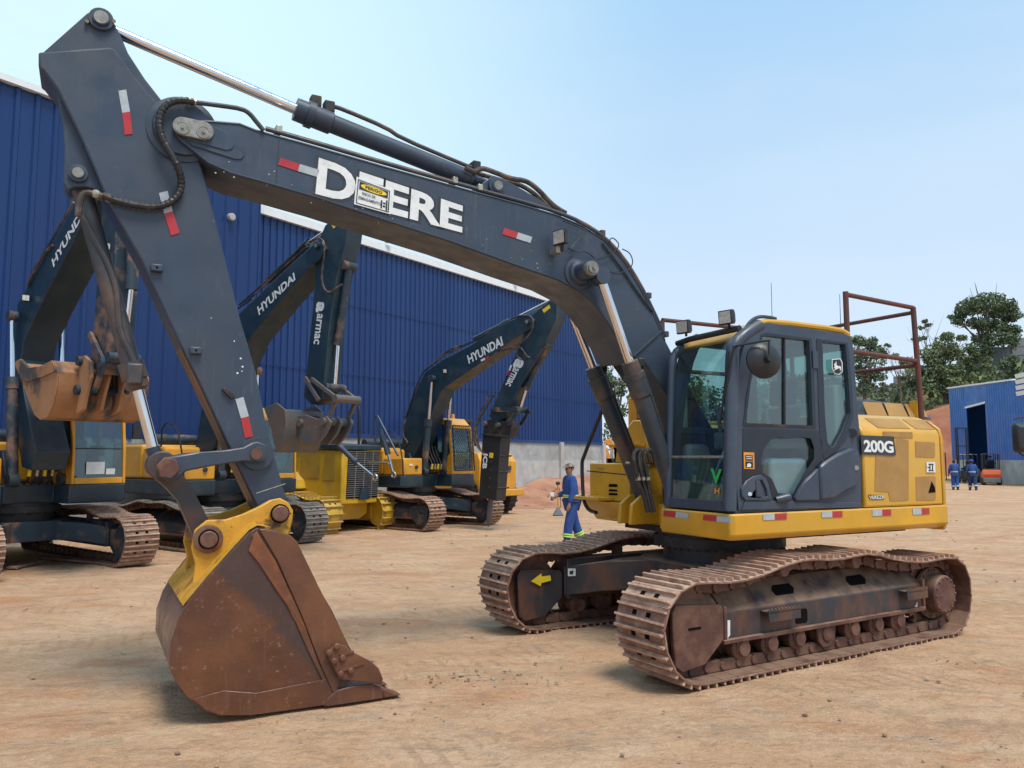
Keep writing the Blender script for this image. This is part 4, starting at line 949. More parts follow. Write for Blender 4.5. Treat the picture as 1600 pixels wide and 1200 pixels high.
# ---- bucket cylinder
q0, q1, q2 = F.y(126, 290, 0), F.y(213, 598, 0), F.y(245, 722, 0)
bc = MB().cyl(q0, q1, .070, seg=24).build('bucket_cylinder', M_SLATED, ex)
u = (q1 - q0).normalized()
MB().lathe(q1 - u * .16, u, [(0, .071), (0, .095), (.13, .095), (.13, .085), (.20, .082), (.22, .05)], 24).build('cylinder_head', M_SLATED, bc)
MB().cyl(q1, q2, .042, seg=20).build('rod', M_CHR, bc)
MB().lathe(q2 - u * .12, u, [(0, .045), (.0, .055), (.06, .05), (.08, .07), (.14, .09)], 18).build('rod_eye', M_SLATE, bc)
MB().tube([F.y(*p, .07) for p in ((126, 338), (136, 352), (150, 378), (168, 410), (182, 450), (184, 480), (188, 520), (204, 552), (212, 575))], .022, 8, 1).build('hydraulic_pipe', M_SLATED, bc)
MB().box(q1 - u * .06 + V3((0, .06, 0)), (.11, .12, .16)).build('port_block', M_SLATED, bc, bevel=.015)
# ---- bucket links
for y in (.245, -.305):
    lk = [V3((p.x, y, p.z)) for p in F.ys([(262, 714), (300, 707), (345, 704), (378, 699), (390, 692), (402, 690), (414, 696), (416, 712), (408, 722), (394, 722), (376, 721), (330, 728), (290, 736), (276, 750), (262, 752), (248, 744), (246, 726)], .245)]
    MB().prism(lk, (0, .06, 0)).build('side_link', M_SLATE, ex, bevel=.012)
c = F.y(401, 709, .20); MB().lathe(c, (0, 1, 0), [(0, .13), (.04, .125), (.04, .06), (.12, .06), (.12, .052), (.125, .05), (.125, .001)], 28).build('pin', M_SLATE, ex)
MB().cyl(F.y(401, 709, .322), F.y(401, 709, .33), .044, seg=24).build('pin_end', M_PIN, ex)
c = F.y(262, 731, .305); MB().cyl(c - V3((0, .62, 0)), c + V3((0, .05, 0)), .060, seg=24).build('pin', M_PIN, ex, bevel=.006)
hx = MB(); cc = c + V3((0, .012, 0))
hx.prism([cc + V3((math.cos(a), 0, math.sin(a))) * (.085 if i % 2 else .082) for i, a in enumerate([math.pi / 3 * k + .2 for k in range(6)])], (0, .05, 0)); hx.build('pin_head', M_PIN, ex, bevel=.008)
pb, pc = F.y(250, 727, 0), F.y(318, 835, 0)
pl_ = MB()
n_ = (pc - pb).normalized(); m_ = V3((-n_.z, 0, n_.x))
pl_.loft_pts([[pb + n_ * d + m_ * (o - w) + V3((0, yy, 0)) for o_, yy in ((0, -hw), (0, hw))] + [pb + n_ * d + m_ * (o + w) + V3((0, yy, 0)) for yy in (hw, -hw)]
              for d, o, w, hw in ((-.06, 0, .07, .15), (.06, .0, .085, .15), (.16, -.02, .075, .14), (.30, -.035, .065, .13), ((pc - pb).length - .12, -.01, .072, .12), ((pc - pb).length, 0, .085, .12))])
pl_.cyl(pb - V3((0, .235, 0)), pb + V3((0, .235, 0)), .098, seg=28)
for s_ in (.16, .19, .22): pl_.cyl(pb + V3((0, s_, 0)), pb + V3((0, s_ + .018, 0)), .106, seg=28)
pl_.cyl(pc - V3((0, .17, 0)), pc + V3((0, .17, 0)), .095, seg=28)
pl_.build('bucket_link', M_LINK, ex, bevel=.02, segs=3)

# ---- bucket
YS = .62
ear = [(303, 828), (322, 812), (352, 811), (377, 803), (403, 791), (420, 781), (436, 778), (448, 784), (456, 797), (455, 813), (449, 838), (436, 840), (415, 838), (398, 838), (370, 862), (345, 888), (322, 918), (306, 950), (290, 962), (286, 945), (300, 912), (304, 880), (298, 856)]
bk_root = MB()
side = [(403, 825), (422, 827), (453, 836), (463, 845), (475, 873), (498, 918), (520, 956), (543, 1006), (560, 1034), (548, 1062), (523, 1092), (513, 1101), (453, 1110), (390, 1118), (342, 1118), (320, 1111), (292, 1089), (273, 1063), (265, 1044), (267, 1003), (279, 968), (295, 940), (320, 908), (358, 867), (390, 832)]
SP = F.ys(side, YS)
for p in SP: p.z = max(p.z, .015)
YF = -.76
for y in (YS, YF): bk_root.prism([V3((p.x, y, p.z)) for p in SP], (0, -.03 if y > 0 else .03, 0))
wr = SP[10:] + [SP[0]]
wrap = list(wr)
ctr = sum(wr, V3()) / len(wr)
inner = [p + (ctr - p).normalized() * .035 for p in wr]
ring_pts = [V3((p.x, YS - .03, p.z)) for p in wr] + [V3((p.x, YS - .03, p.z)) for p in reversed(inner)]
ha, hb_ = F.y(340, 888, YS), F.y(512, 1080, YS); hn_ = V3((-(hb_ - ha).z, 0, (hb_ - ha).x)).normalized()
if hn_.dot(F.y(430, 880, YS) - ha) < 0: hn_ = -hn_
M_RUSTS = mat('stained_bucket_side', (0.092, 0.035, 0.019), 0.40, dirt=(0.165, 0.062, 0.025), amt=0.45, soft=0.18, scale=1.7, bump=0.14, bscale=34, dirt2=(0.21, 0.115, 0.07), amt2=0.36, scale2=20, spec=0.5, streak=(0.17, 0.09, 0.06), stramt=.4, half=(hn_.x, hn_.z, hn_.dot(ha), (0.052, 0.034, 0.034)))
bu = bk_root.build('bucket', M_RUSTS, ex, bevel=.01)
MB().prism(ring_pts, (0, YF - YS + .06, 0)).build('bucket_shell', M_RUSTP, bu, bevel=.006)
for y in (.27, -.31):
    eo = MB().prism([V3((p.x, y, p.z)) for p in F.ys(ear, .27)], (0, .05, 0)).build('bucket_ear', M_YELW, bu, bevel=.012)
# yellow top of the shell between ears and side plate
tp_ = [(286, 950), (300, 933), (322, 906), (358, 866), (390, 831), (403, 823.5), (425, 827)]
TP = F.ys(tp_, YS - .03); mbp = MB()
rw = [[mbp.bm.verts.new(V3((p.x, yy, p.z + .012))) for yy in (YS - .05, -.05, YF + .05)] for p in TP]
for a, b in zip(rw[:-1], rw[1:]):
    for i in range(2): mbp._f([a[i], a[i + 1], b[i + 1], b[i]])
mbp.build('painted_top', M_YELW, bu)
for q, rr, rp_, mm_ in (((325, 842), .105, .062, M_PIN), ((436, 802), .075, .062, M_PIN)):
    c = F.y(*q, .32)
    MB().lathe(c, (0, 1, 0), [(0, .001), (0, rr), (.03, rr), (.035, rr - .015), (.035, .001)], 32).build('ear_boss', M_PIN if rr > .1 else M_YELW, bu)
    MB().lathe(c + V3((0, .034, 0)), (0, 1, 0), [(0, rp_ + .012), (.004, rp_ + .012), (.004, .001)], 32).build('pin_seal', M_VOID, bu)
    MB().lathe(c - V3((0, .66, 0)), (0, 1, 0), [(0, rp_), (.72, rp_), (.725, rp_ - .008), (.725, .001)], 28).build('pin', mm_, bu)
# flared cutting strip: ridge + orange rust, the bent face's light painted into it
rid = F.ys([(393, 836), (401, 830), (430, 876), (470, 962), (500, 1040), (524, 1089), (517, 1092), (478, 1010), (462, 973), (425, 905)], YS)
MB().prism(rid, (0, .012, 0)).build('rusty_strip', M_RUST, bu, bevel=.004)
org_ = F.ys([(398, 833), (401, 831), (430, 876), (470, 962), (480, 988), (462, 965), (430, 920), (404, 880), (388, 860)], YS)
MB().prism(org_, (0, .014, 0)).build('rusty_strip', M_RUSTO, bu, bevel=.004)
pw = F.ys([(404, 826), (422, 827.5), (453, 836.5), (463, 845.5), (498, 918), (543, 1006), (535, 1040), (523, 1090), (500, 1038), (470, 960), (432, 874)], YS)
MB().prism(pw, (0, .022, 0)).build('cutting_plate', M_RUST, bu, bevel=.006)
bw = F.ys([(300, 1092), (350, 1078), (400, 1082), (510, 1060), (516, 1086), (513, 1100), (390, 1117), (342, 1117), (322, 1110)], YS)
MB().prism(bw, (0, .014, 0)).build('wear_plate', M_RUSTS, bu, bevel=.005)
sc_ = F.ys([(508, 1020), (524, 1004), (540, 1008), (546, 1016), (578, 1032), (590, 1043), (597, 1060), (594, 1068), (560, 1064), (528, 1060)], YS + .022)
sco = MB().prism(sc_, (0, .03, 0)).build('side_cutter', M_RUST, bu, bevel=.008)
for q in ((526, 1010), (514, 1020), (535, 1028), (522, 1033), (548, 1048), (532, 1053)):
    c = F.y(*q, YS + .052); MB().lathe(c, (0, 1, 0), [(0, .026), (.012, .026), (.022, .018), (.025, .001)], 12).build('bolt', M_RUST, sco)
for q in ([(530, 1022), (552, 1016), (553, 1019), (532, 1025)], [(530, 1046), (568, 1034), (569, 1037), (532, 1050)]):
    quadplate('weld_rib', F.ys(q, YS + .052), (0, .012, 0), M_RUST, sco)
# teeth along the cutting edge
ad = F.ys([(504, 1102), (510, 1088), (524, 1076), (550, 1069), (578, 1066), (594, 1072), (597, 1090), (570, 1100)], YS - .02)
tt = F.ys([(592, 1072), (610, 1079), (625, 1085), (612, 1091), (595, 1098)], YS - .03)
for p in ad + tt: p.z = max(p.z, .01)
for k in range(5):
    y0 = YS + .024 - k * (YS - YF - .12) / 4
    t = MB().prism([V3((p.x, y0, p.z)) for p in ad], (0, -.13, 0)).build('tooth_adapter', M_RUST, bu, bevel=.01)
    pts = [V3((p.x, y0 - .005, p.z)) for p in tt]
    MB().prism(pts, (0, -.12, 0)).build('tooth', M_RUST, t, bevel=.012)

# ------------------------------------------------------------------ yard
def ground_material():
    m = bpy.data.materials.new('packed_earth'); m.use_nodes = True
    n, l = m.node_tree.nodes, m.node_tree.links; b = n['Principled BSDF']
    tc = n.new('ShaderNodeTexCoord')
    def mapping(rot, sc):
        mp = n.new('ShaderNodeMapping'); mp.inputs['Rotation'].default_value = (0, 0, math.radians(rot)); mp.inputs['Scale'].default_value = sc
        l.new(tc.outputs['Object'], mp.inputs[0]); return mp.outputs[0]
    def nz(v, sc, det=10, ro=0.68, dist=0.9):
        t = n.new('ShaderNodeTexNoise'); t.inputs['Scale'].default_value = sc; t.inputs['Detail'].default_value = det
        t.inputs['Roughness'].default_value = ro; t.inputs['Distortion'].default_value = dist; l.new(v, t.inputs['Vector']); return t.outputs['Fac']
    def rng(f, a, c, lo=0.0, hi=1.0):
        r = n.new('ShaderNodeMapRange'); r.interpolation_type = 'SMOOTHSTEP'; l.new(f, r.inputs[0])
        for i, v in enumerate((a, c, lo, hi)): r.inputs[1 + i].default_value = v
        return r.outputs[0]
    def mix(f, A, B):
        x = n.new('ShaderNodeMix'); x.data_type = 'RGBA'; l.new(f, x.inputs[0])
        for i, v in ((6, A), (7, B)):
            if isinstance(v, tuple): x.inputs[i].default_value = (*v, 1)
            else: l.new(v, x.inputs[i])
        return x.outputs[2]
    def mul(a, b_):
        x = n.new('ShaderNodeMath'); x.operation = 'MULTIPLY'; l.new(a, x.inputs[0])
        if isinstance(b_, float): x.inputs[1].default_value = b_
        else: l.new(b_, x.inputs[1])
        return x.outputs[0]
    iso = mapping(0, (1, 1, 1)); trk = mapping(-24, (0.5, 1, 1)); trk2 = mapping(-8, (0.45, 1, 1)); trk3 = mapping(28, (0.5, 1, 1))
    c = mix(rng(nz(iso, 0.35), 0.3, 0.7), (0.46, 0.262, 0.145), (0.56, 0.35, 0.208))
    c = mix(rng(nz(trk, 1.6), 0.40, 0.68), c, (0.58, 0.39, 0.248))
    c = mix(mul(rng(nz(trk2, 0.9, 8, .65), 0.52, 0.66), 0.7), c, (0.45, 0.195, 0.09))            # red earth smeared along the wheel tracks
    c = mix(mul(rng(nz(trk3, 1.3, 8, .65), 0.58, 0.70), 0.5), c, (0.47, 0.22, 0.105))
    c = mix(mul(rng(nz(trk, 2.6, 8, .7), 0.54, 0.66), 0.6), c, (0.33, 0.26, 0.19))
    c = mix(mul(rng(nz(trk2, 5.0, 8, .7), 0.53, 0.66), 0.6), c, (0.29, 0.19, 0.125))
    c = mix(mul(rng(nz(iso, 9, 8, .7), 0.56, 0.68), 0.6), c, (0.28, 0.17, 0.11))
    c = mix(mul(rng(nz(iso, 34, 6, .7), 0.58, 0.68), 0.6), c, (0.23, 0.145, 0.095))
    c = mix(mul(rng(nz(iso, 60, 4, .6), 0.55, 0.66), 0.5), c, (0.64, 0.51, 0.37))
    l.new(c, b.inputs['Base Color']); b.inputs['Roughness'].default_value = 0.95; b.inputs['Specular IOR Level'].default_value = 0.15
    c = mix(mul(rng(nz(iso, 2.2, 10, .75), .50, .62), .45), c, (0.36, 0.22, 0.13))
    c = mix(mul(rng(nz(iso, 120, 3, .6), .56, .66), .55), c, (0.20, 0.13, 0.085))
    c = mix(mul(rng(nz(iso, 95, 3, .6, .2), .60, .68), .55), c, (0.70, 0.56, 0.42))
    # tread prints left by tyres and crawlers: short bars across faint bands
    tv = mapping(-24, (1, 1, 1)); sxy = n.new('ShaderNodeSeparateXYZ'); l.new(tv, sxy.inputs[0])
    def wv(axis_out, freq):
        a = n.new('ShaderNodeMath'); a.operation = 'MULTIPLY'; l.new(axis_out, a.inputs[0]); a.inputs[1].default_value = freq
        b2 = n.new('ShaderNodeMath'); b2.operation = 'SINE'; l.new(a.outputs[0], b2.inputs[0]); return b2.outputs[0]
    bars = rng(wv(sxy.outputs['X'], 42.0), 0.2, 0.9); band = rng(wv(sxy.outputs['Y'], 2.9), 0.45, 0.75)
    prints = mul(mul(mul(bars, band), rng(nz(trk, 0.8), 0.42, 0.58)), rng(nz(iso, 5), 0.35, 0.6))
    c = mix(mul(prints, 0.32), c, (0.34, 0.225, 0.145)); l.new(c, b.inputs['Base Color'])
    h1 = nz(trk, 3.0, 8, .65); h2 = nz(iso, 14, 8, .7); h3 = nz(trk2, 8, 6, .6)
    a1 = n.new('ShaderNodeMath'); a1.operation = 'ADD'; l.new(mul(h1, 1.4), a1.inputs[0]); l.new(mul(h2, 0.7), a1.inputs[1])
    a2 = n.new('ShaderNodeMath'); a2.operation = 'ADD'; l.new(a1.outputs[0], a2.inputs[0]); l.new(mul(h3, 0.6), a2.inputs[1])
    a3 = n.new('ShaderNodeMath'); a3.operation = 'SUBTRACT'; l.new(a2.outputs[0], a3.inputs[0]); l.new(mul(prints, 0.3), a3.inputs[1]); a2 = a3
    bp = n.new('ShaderNodeBump'); bp.inputs['Strength'].default_value = 0.9; bp.inputs['Distance'].default_value = 0.045
    l.new(a2.outputs[0], bp.inputs['Height']); l.new(bp.outputs[0], b.inputs['Normal'])
    return m
M_EARTH = ground_material()
def fbm(x, y, s): return noise.fractal(V3((x * s, y * s, 3.1)), 1.0, 2.0, 4)
def build_ground():
    mb = MB(); bm = mb.bm
    def axis(lo, hi, fine0, fine1, df):
        v = [lo]; x = lo
        while x < hi:
            d = df if fine0 <= x < fine1 else max(df, min(60, df + .16 * (fine0 - x if x < fine0 else x - fine1)))
            if x < fine0: d = min(d, max(df, fine0 - x))
            x = x + d; v.append(min(x, hi))
        return v
    xs = axis(-700, 700, -8, 9, .075); ys = axis(-60, 1200, 3, 17, .075)
    rows = []
    for y in ys:
        r = []
        for x in xs:
            z = 0.0
            if -30 < x < 40 and 0 < y < 45:
                z = .016 * fbm(x, y * 1.0, .8) + .010 * noise.noise(V3((x * .5 + y * 1.3, y * 2.2 - x * .9, 0)))
                z = min(z, .006) - .006
                z += .009 * noise.noise(V3((x * 2.6, y * 3.4, 4))) + .006 * noise.noise(V3((x * 6, y * 6, 9))) - .004
                if 0 < x < 7 and 4 < y < 13:       # loose soil squeezed up beside the crawlers
                    dx, dy = x - 2.267, y - 8.755; ya = math.radians(211.44); lx = dx * math.cos(ya) + dy * math.sin(ya); ly = abs(-dx * math.sin(ya) + dy * math.cos(ya))
                    if abs(lx) < 2.15:
                        e = min(abs(ly - .86), abs(ly - 1.53)); f = max(0, 1 - e / .11)
                        z += f * f * .035 * max(0, .35 + noise.noise(V3((x * 5, y * 5, 3))))
            r.append(bm.verts.new((x, y, z)))
        rows.append(r)
    for a, b in zip(rows[:-1], rows[1:]):
        for i in range(len(a) - 1): mb._f([a[i], a[i + 1], b[i + 1], b[i]])
    o = mb.build('ground', M_EARTH); o['kind'] = 'structure'; return o
build_ground()
random.seed(7)
M_CLOD = mat('earth_clod', (0.24, 0.145, 0.09), 0.95, dirt=(0.36, 0.25, 0.17), amt=0.5, scale=9)
M_STONE = mat('pale_stone', (0.42, 0.36, 0.29), 0.9, dirt=(0.28, 0.2, 0.14), amt=0.45, scale=7)
def clods():
    mb = MB()
    def rock(x, y, r):
        bm = mb.bm; R = []
        k0 = random.random() * 9
        for i in range(5):
            th = math.pi * i / 4; ring = []
            for k in range(6):
                a = 2 * math.pi * k / 6 + i; rr = r * (0.7 + .6 * random.random()) * max(math.sin(th), .05)
                ring.append(bm.verts.new((x + math.cos(a) * rr * 1.2, y + math.sin(a) * rr, max(-.004, r * .35 - math.cos(th) * r * .55))))
            R.append(ring)
        mb.mi = 1 if random.random() < .35 else 0
        mb.loft(R)
    for cx, cy, n_, sp, rmax in ((-0.35, 6.9, 55, .28, .016), (-.7, 6.0, 14, .2, .012), (.35, 6.75, 10, .15, .014), (-1.6, 5.6, 6, .3, .008), (-1.9, 8.6, 10, .7, .016), (2.4, 4.7, 14, .8, .010)):
        for _ in range(n_): rock(random.gauss(cx, sp), random.gauss(cy, sp * .5), random.uniform(.004, rmax))
    for _ in range(420):
        y = random.uniform(3.6, 24); x = random.uniform(-.72, .72) * y
        rock(x, y, random.choice((.005, .006, .008, .01, .014)) * (1 + y / 25))
    o = mb.build('earth_clods', [M_CLOD, M_STONE], flat=True); o['kind'] = 'stuff'; o['label'] = 'small clods and stones scattered over the packed earth'
clods()

# ------------------------------------------------------------------ warehouse of blue ribbed sheet
M_BLUE = mat('blue_ribbed_sheet', (0.008, 0.035, 0.138), 0.40, var=0.09, streak=(.02, .058, .175), stramt=.3, dirt=(0.011, 0.044, 0.152), amt=0.42, scale=.35, stretch=(1, 1, .15), spec=.4)
M_BLUE2 = mat('bright_blue_sheet', (0.018, 0.125, 0.42), 0.42, var=0.06, scale=.4, spec=.4)
M_TRIM = mat('white_trim', (0.74, 0.78, 0.80), 0.5, var=.04)
M_CONC = mat('grey_block_wall', (0.36, 0.37, 0.37), 0.9, dirt=(0.27, 0.27, 0.26), amt=0.45, scale=.9, dirt2=(0.44, 0.44, 0.43), amt2=0.4, scale2=5, bump=.15, bscale=12)
M_CONC2 = mat('pale_concrete', (0.46, 0.455, 0.44), 0.9, dirt=(0.36, 0.34, 0.31), amt=0.45, scale=.8, bump=.1, bscale=10)
WD = V3((.569, .822, 0)); WN = V3((.822, -.569, 0)); WP = V3((3.1, 38.0, 0))          # wall line and its outward side
def wp(t, out=0.0, z=0.0): return WP + WD * t + WN * out + V3((0, 0, z))
def ribbed(t0, t1, out, z0, z1, pitch, depth=.04):
    mb = MB(); t = t0; prof = []
    while t < t1 - 1e-6:
        for f, d in ((0, 0), (.60, 0), (.68, depth), (.88, depth), (.96, 0)):
            if t + f * pitch < t1: prof.append((t + f * pitch, d))
        t += pitch
    prof.append((t1, 0))
    a = [mb.bm.verts.new(wp(t, out + d, z0)) for t, d in prof]; b = [mb.bm.verts.new(wp(t, out + d, z1 if not callable(z1) else z1(t))) for t, d in prof]
    for i in range(len(a) - 1): mb._f([a[i], a[i + 1], b[i + 1], b[i]])
    return mb
wh = thing('warehouse', 'long warehouse of blue ribbed sheet on a grey block base with white eaves trim', 'warehouse', wp(-18.8), 0)
I0 = Matrix.Translation(-wp(-18.8))
T0, T1 = -18.85, 2.6
ZC = 2.60
ribbed(T0, T1, 0, ZC, 9.05, .25).build('wall_sheet', M_BLUE, wh, M=I0, sharp=20)
mb = MB(); 
for z0, z1, o0, o1 in ((9.05, 9.29, -.10, .14),):
    mb.prism([wp(T0, o0, z0), wp(T0, o1, z0), wp(T0, o1, z1), wp(T0, o0, z1)], WD * (T1 - T0 + .1))
mb.build('eaves_trim', M_TRIM, wh, M=I0)
mb = MB(); mb.prism([wp(T0, -.25, 1.75), wp(T0, .02, 1.75), wp(T0, .02, ZC), wp(T0, -.25, ZC)], WD * (T1 - T0)); mb.build('block_course', M_CONC, wh, M=I0)
mb = MB(); mb.prism([wp(T0, -.25, -.2), wp(T0, .06, -.2), wp(T0, .06, 1.75), wp(T0, -.25, 1.75)], WD * (T1 - T0)); mb.build('plinth', M_CONC2, wh, M=I0)
for t in (-11.5, -6.6, -1.7, 2.45):
    mb = MB(); mb.prism([wp(t, .02, 0), wp(t, .16, 0), wp(t, .16, ZC), wp(t, .02, ZC)], WD * .28); mb.build('concrete_post', M_CONC2, wh, M=I0)
mb = MB(); mb.prism([wp(T1, -.03, 0), wp(T1, -.03, 9.4), wp(T1, -24, 9.9), wp(T1, -24, 0)], WD * .05); mb.build('end_wall', M_BLUE, wh, M=I0)
mb = MB(); mb.prism([wp(T0, -.1, 9.36), wp(T0, -24, 9.95), wp(T0, -24, 9.85), wp(T0, -.1, 9.26)], WD * (T1 - T0)); mb.build('roof', M_TRIM, wh, M=I0)
for px in (553, 600, 800):
    d = ray(px, 395); 
    s_ = ((WP - EYEP).dot(WN)) / d.dot(WN); q = EYEP + d * s_
    mb = MB(); mb.box(V3((q.x, q.y, 9.42)) + WN * .2, (.22, .16, .12)); mb.build('flood_lamp', M_GALV, wh, M=I0)
for z_ in (4.6, 6.9):
    mb = MB(); mb.prism([wp(T0, .036, z_), wp(T0, .050, z_), wp(T0, .050, z_ + .02), wp(T0, .036, z_ + .02)], WD * (T1 - T0)); mb.build('sheet_lap', M_BLUE, wh, M=I0)
mb = MB(); mb.prism([wp(T0, .0, ZC - .06), wp(T0, .075, ZC - .06), wp(T0, .06, ZC + .06), wp(T0, .0, ZC + .06)], WD * (T1 - T0)); mb.build('base_flashing', M_BLUE, wh, M=I0)
wh2 = thing('warehouse', 'taller blue ribbed warehouse wall behind the raised boom, cut off by the left picture edge', 'warehouse', wp(-19), 0)
I1 = Matrix.Translation(-wp(-19))
T2 = -18.86; T3 = -40
ribbed(T3, T2, .35, ZC - .25, 10.12, .42, .05).build('wall_sheet', M_BLUE, wh2, M=I1, sharp=20)
mb = MB(); mb.prism([wp(T3, .2, 10.12), wp(T3, .50, 10.12), wp(T3, .50, 10.27), wp(T3, .2, 10.27)], WD * (T2 - T3 + .02)); mb.build('eaves_trim', M_TRIM, wh2, M=I1)
mb = MB(); mb.prism([wp(T2, .37, ZC - .25), wp(T2, .37, 10.12), wp(T2, -20, 10.6), wp(T2, -20, ZC - .25)], WD * .04); mb.build('end_wall', M_BLUE, wh2, M=I1)
mb = MB(); mb.prism([wp(T3, -.1, -.2), wp(T3, .34, -.2), wp(T3, .34, ZC - .25), wp(T3, -.1, ZC - .25)], WD * (T2 - T3)); mb.build('block_course', M_CONC, wh2, M=I1)
mb = MB(); mb.prism([wp(T3, .2, 10.2), wp(T3, -20, 10.65), wp(T3, -20, 10.55), wp(T3, .2, 10.1)], WD * (T2 - T3)); mb.build('roof', M_TRIM, wh2, M=I1)
d = ray(358, 340); s_ = ((WP + WN * .36 - EYEP).dot(WN)) / d.dot(WN); q = EYEP + d * s_
lm = MB(); lm.lathe(q, WN, [(0, .02), (0, .09), (.06, .11), (.16, .10), (.17, .05), (.165, .01)], 16)
lm.build('wall_lamp', M_CONC2, wh2, M=I1)

# ---- bank of red earth along the far end of the warehouse
M_REDEARTH = mat('red_earth', (0.33, 0.155, 0.095), 0.95, dirt=(0.42, 0.235, 0.155), amt=0.5, scale=.6, dirt2=(0.22, 0.09, 0.06), amt2=0.4, scale2=2.5, bump=.6, bscale=3, spec=.15)
def bank():
    mb = MB(); rows = []
    ts = [-9 + .5 * i for i in range(29)]
    for t in ts:
        k = min(1, max(0, (t + 9) / 6)); r = []
        for o_, z in ((.1, 1.0), (.5, .98), (.9, .80), (1.3, .55), (1.8, .32), (2.4, .14), (3.2, .03), (3.8, -.06)):
            p = wp(t, o_ + .25 * noise.noise(V3((t * .9, o_, 0))), 0); zz = z * k * (1 + .25 * noise.noise(V3((t * .7, o_ * 1.5, 5)))) + .10 * noise.noise(V3((t * 2.1, o_ * 2, 1))) * k
            p.z = zz - (.08 if k == 0 else 0); r.append(mb.bm.verts.new(p))
        rows.append(r)
    for a, b in zip(rows[:-1], rows[1:]):
        for i in range(len(a) - 1): mb._f([a[i], a[i + 1], b[i + 1], b[i]])
    o = mb.build('earth_bank', M_REDEARTH, sharp=80); o['kind'] = 'structure'
bank()

# ------------------------------------------------------------------ right-hand side: blue shed, hillside, boundary wall
A = at_depth(1488, 720, 70); B = at_depth(1600, 720, 56.0)
A.z = B.z = 0; SDv = (B - A); SL = SDv.length; SDv.normalize(); SNv = V3((SDv.y, -SDv.x, 0));
if SNv.dot(V3((0, -1, 0)) + V3((-.3, 0, 0))) < 0: SNv = -SNv
sh = thing('shed', 'bright blue metal shed with a dark open doorway at the right', 'shed', A, 0)
IS = Matrix.Translation(-A)
def sp_(t, o_, z): return A + SDv * t + SNv * o_ + V3((0, 0, z))
def s_at(px, py, o_=0.0):
    d = ray(px, py); k = ((A + SNv * o_ - EYEP).dot(SNv)) / d.dot(SNv); return EYEP + d * k
LSH = SL + 6
dl, dr = s_at(1513, 700), s_at(1543, 700); tl_, tr_ = (dl - A).dot(SDv), (dr - A).dot(SDv)
ztop_l, ztop_r = s_at(1482, 607).z, s_at(1583, 594).z
zdl, zdr = s_at(1513, 638).z, s_at(1540, 631).z
zc_ = 1.72
tR = (s_at(1583, 600) - A).dot(SDv)
def ztop(t): return ztop_l + (ztop_r - ztop_l) * t / tR
mb = MB(); mb.plate([sp_(0, 0, zc_), sp_(tl_, 0, zc_), sp_(tl_, 0, zdl), sp_(tr_, 0, zdr), sp_(tr_, 0, zc_), sp_(LSH, 0, zc_), sp_(LSH, 0, ztop(LSH)), sp_(0, 0, ztop_l)], [], -SNv * .06)
t = .3
while t < LSH:
    if not (tl_ - .1 < t < tr_ + .1): mb.prism([sp_(t, .001, zc_ + .05), sp_(t + .05, .03, zc_ + .05), sp_(t + .1, .001, zc_ + .05)], V3((0, 0, ztop(t) - zc_ - .1)))
    t += .45
mb.build('wall_sheet', M_BLUE2, sh, M=IS)
mb = MB()
for a_, b_ in ((0, tl_), (tr_, LSH)): mb.prism([sp_(a_, .05, -.1), sp_(b_, .05, -.1), sp_(b_, .05, zc_), sp_(a_, .05, zc_)], -SNv * .25)
mb.build('block_course', M_CONC2, sh, M=IS)
mb = MB(); mb.prism([sp_(-.1, .12, ztop_l - .02), sp_(tR, .12, ztop_r - .02), sp_(tR, .12, ztop_r + .10), sp_(-.1, .12, ztop_l + .10)], -SNv * .3); mb.build('eaves_trim', M_TRIM, sh, M=IS)
mb = MB(); mb.prism([sp_(tl_ - .2, .04, zdl + .02), sp_(tr_ + .1, .04, zdr + .04), sp_(tr_ + .1, .04, zdr + .2), sp_(tl_ - .2, .04, zdl + .18)], -SNv * .02); mb.build('door_lintel', M_TRIM, sh, M=IS)
M_INSH = mat('dark_shed_interior', (0.16, 0.19, 0.20), 0.8)
mb = MB()
mb.prism([sp_(-.0, -6, 0), sp_(LSH, -6, 0), sp_(LSH, -6, 8), sp_(0, -6, 8)], -SNv * .05)
t = 0
while t < LSH: mb.prism([sp_(t, -5.99, 0), sp_(t + .1, -5.9, 0), sp_(t + .2, -5.99, 0)], V3((0, 0, 7.5))); t += .5
for z in (2.2, 3.9, 5.5): mb.prism([sp_(0, -5.88, z), sp_(LSH, -5.88, z), sp_(LSH, -5.88, z + .15), sp_(0, -5.88, z + .15)], SNv * .05)
mb.build('back_wall', M_INSH, sh, M=IS)
mb = MB(); mb.prism([sp_(0, -.06, 0), sp_(0, -6, 0), sp_(0, -6, ztop_l), sp_(0, -.06, ztop_l)], SDv * .05)
mb.build('side_wall', M_BLUE2, sh, M=IS)
mb = MB(); mb.prism([sp_(LSH, -.06, 0), sp_(LSH, -6, 0), sp_(LSH, -6, ztop(LSH)), sp_(LSH, -.06, ztop(LSH))], -SDv * .05); mb.build('side_wall', M_BLUE2, sh, M=IS)
mb = MB(); mb.prism([sp_(-.1, 0.0, ztop_l - .06), sp_(LSH, 0.0, ztop(LSH) - .06), sp_(LSH, -6.2, ztop(LSH) + .5), sp_(-.1, -6.2, ztop_l + .5)], V3((0, 0, .05))); mb.build('roof', M_TRIM, sh, M=IS)
t0_ = (s_at(1589, 600) - A).dot(SDv)
for k in range(4):
    z_ = s_at(1595, 618).z + .42 * k
    mb = MB(); mb.prism([sp_(t0_, .03, z_), sp_(t0_ + 2.6, .03, z_), sp_(t0_ + 2.6, .10, z_ + .30), sp_(t0_, .10, z_ + .30)], SNv * .03); mb.build('louvre_slat', M_TRIM, sh, M=IS)

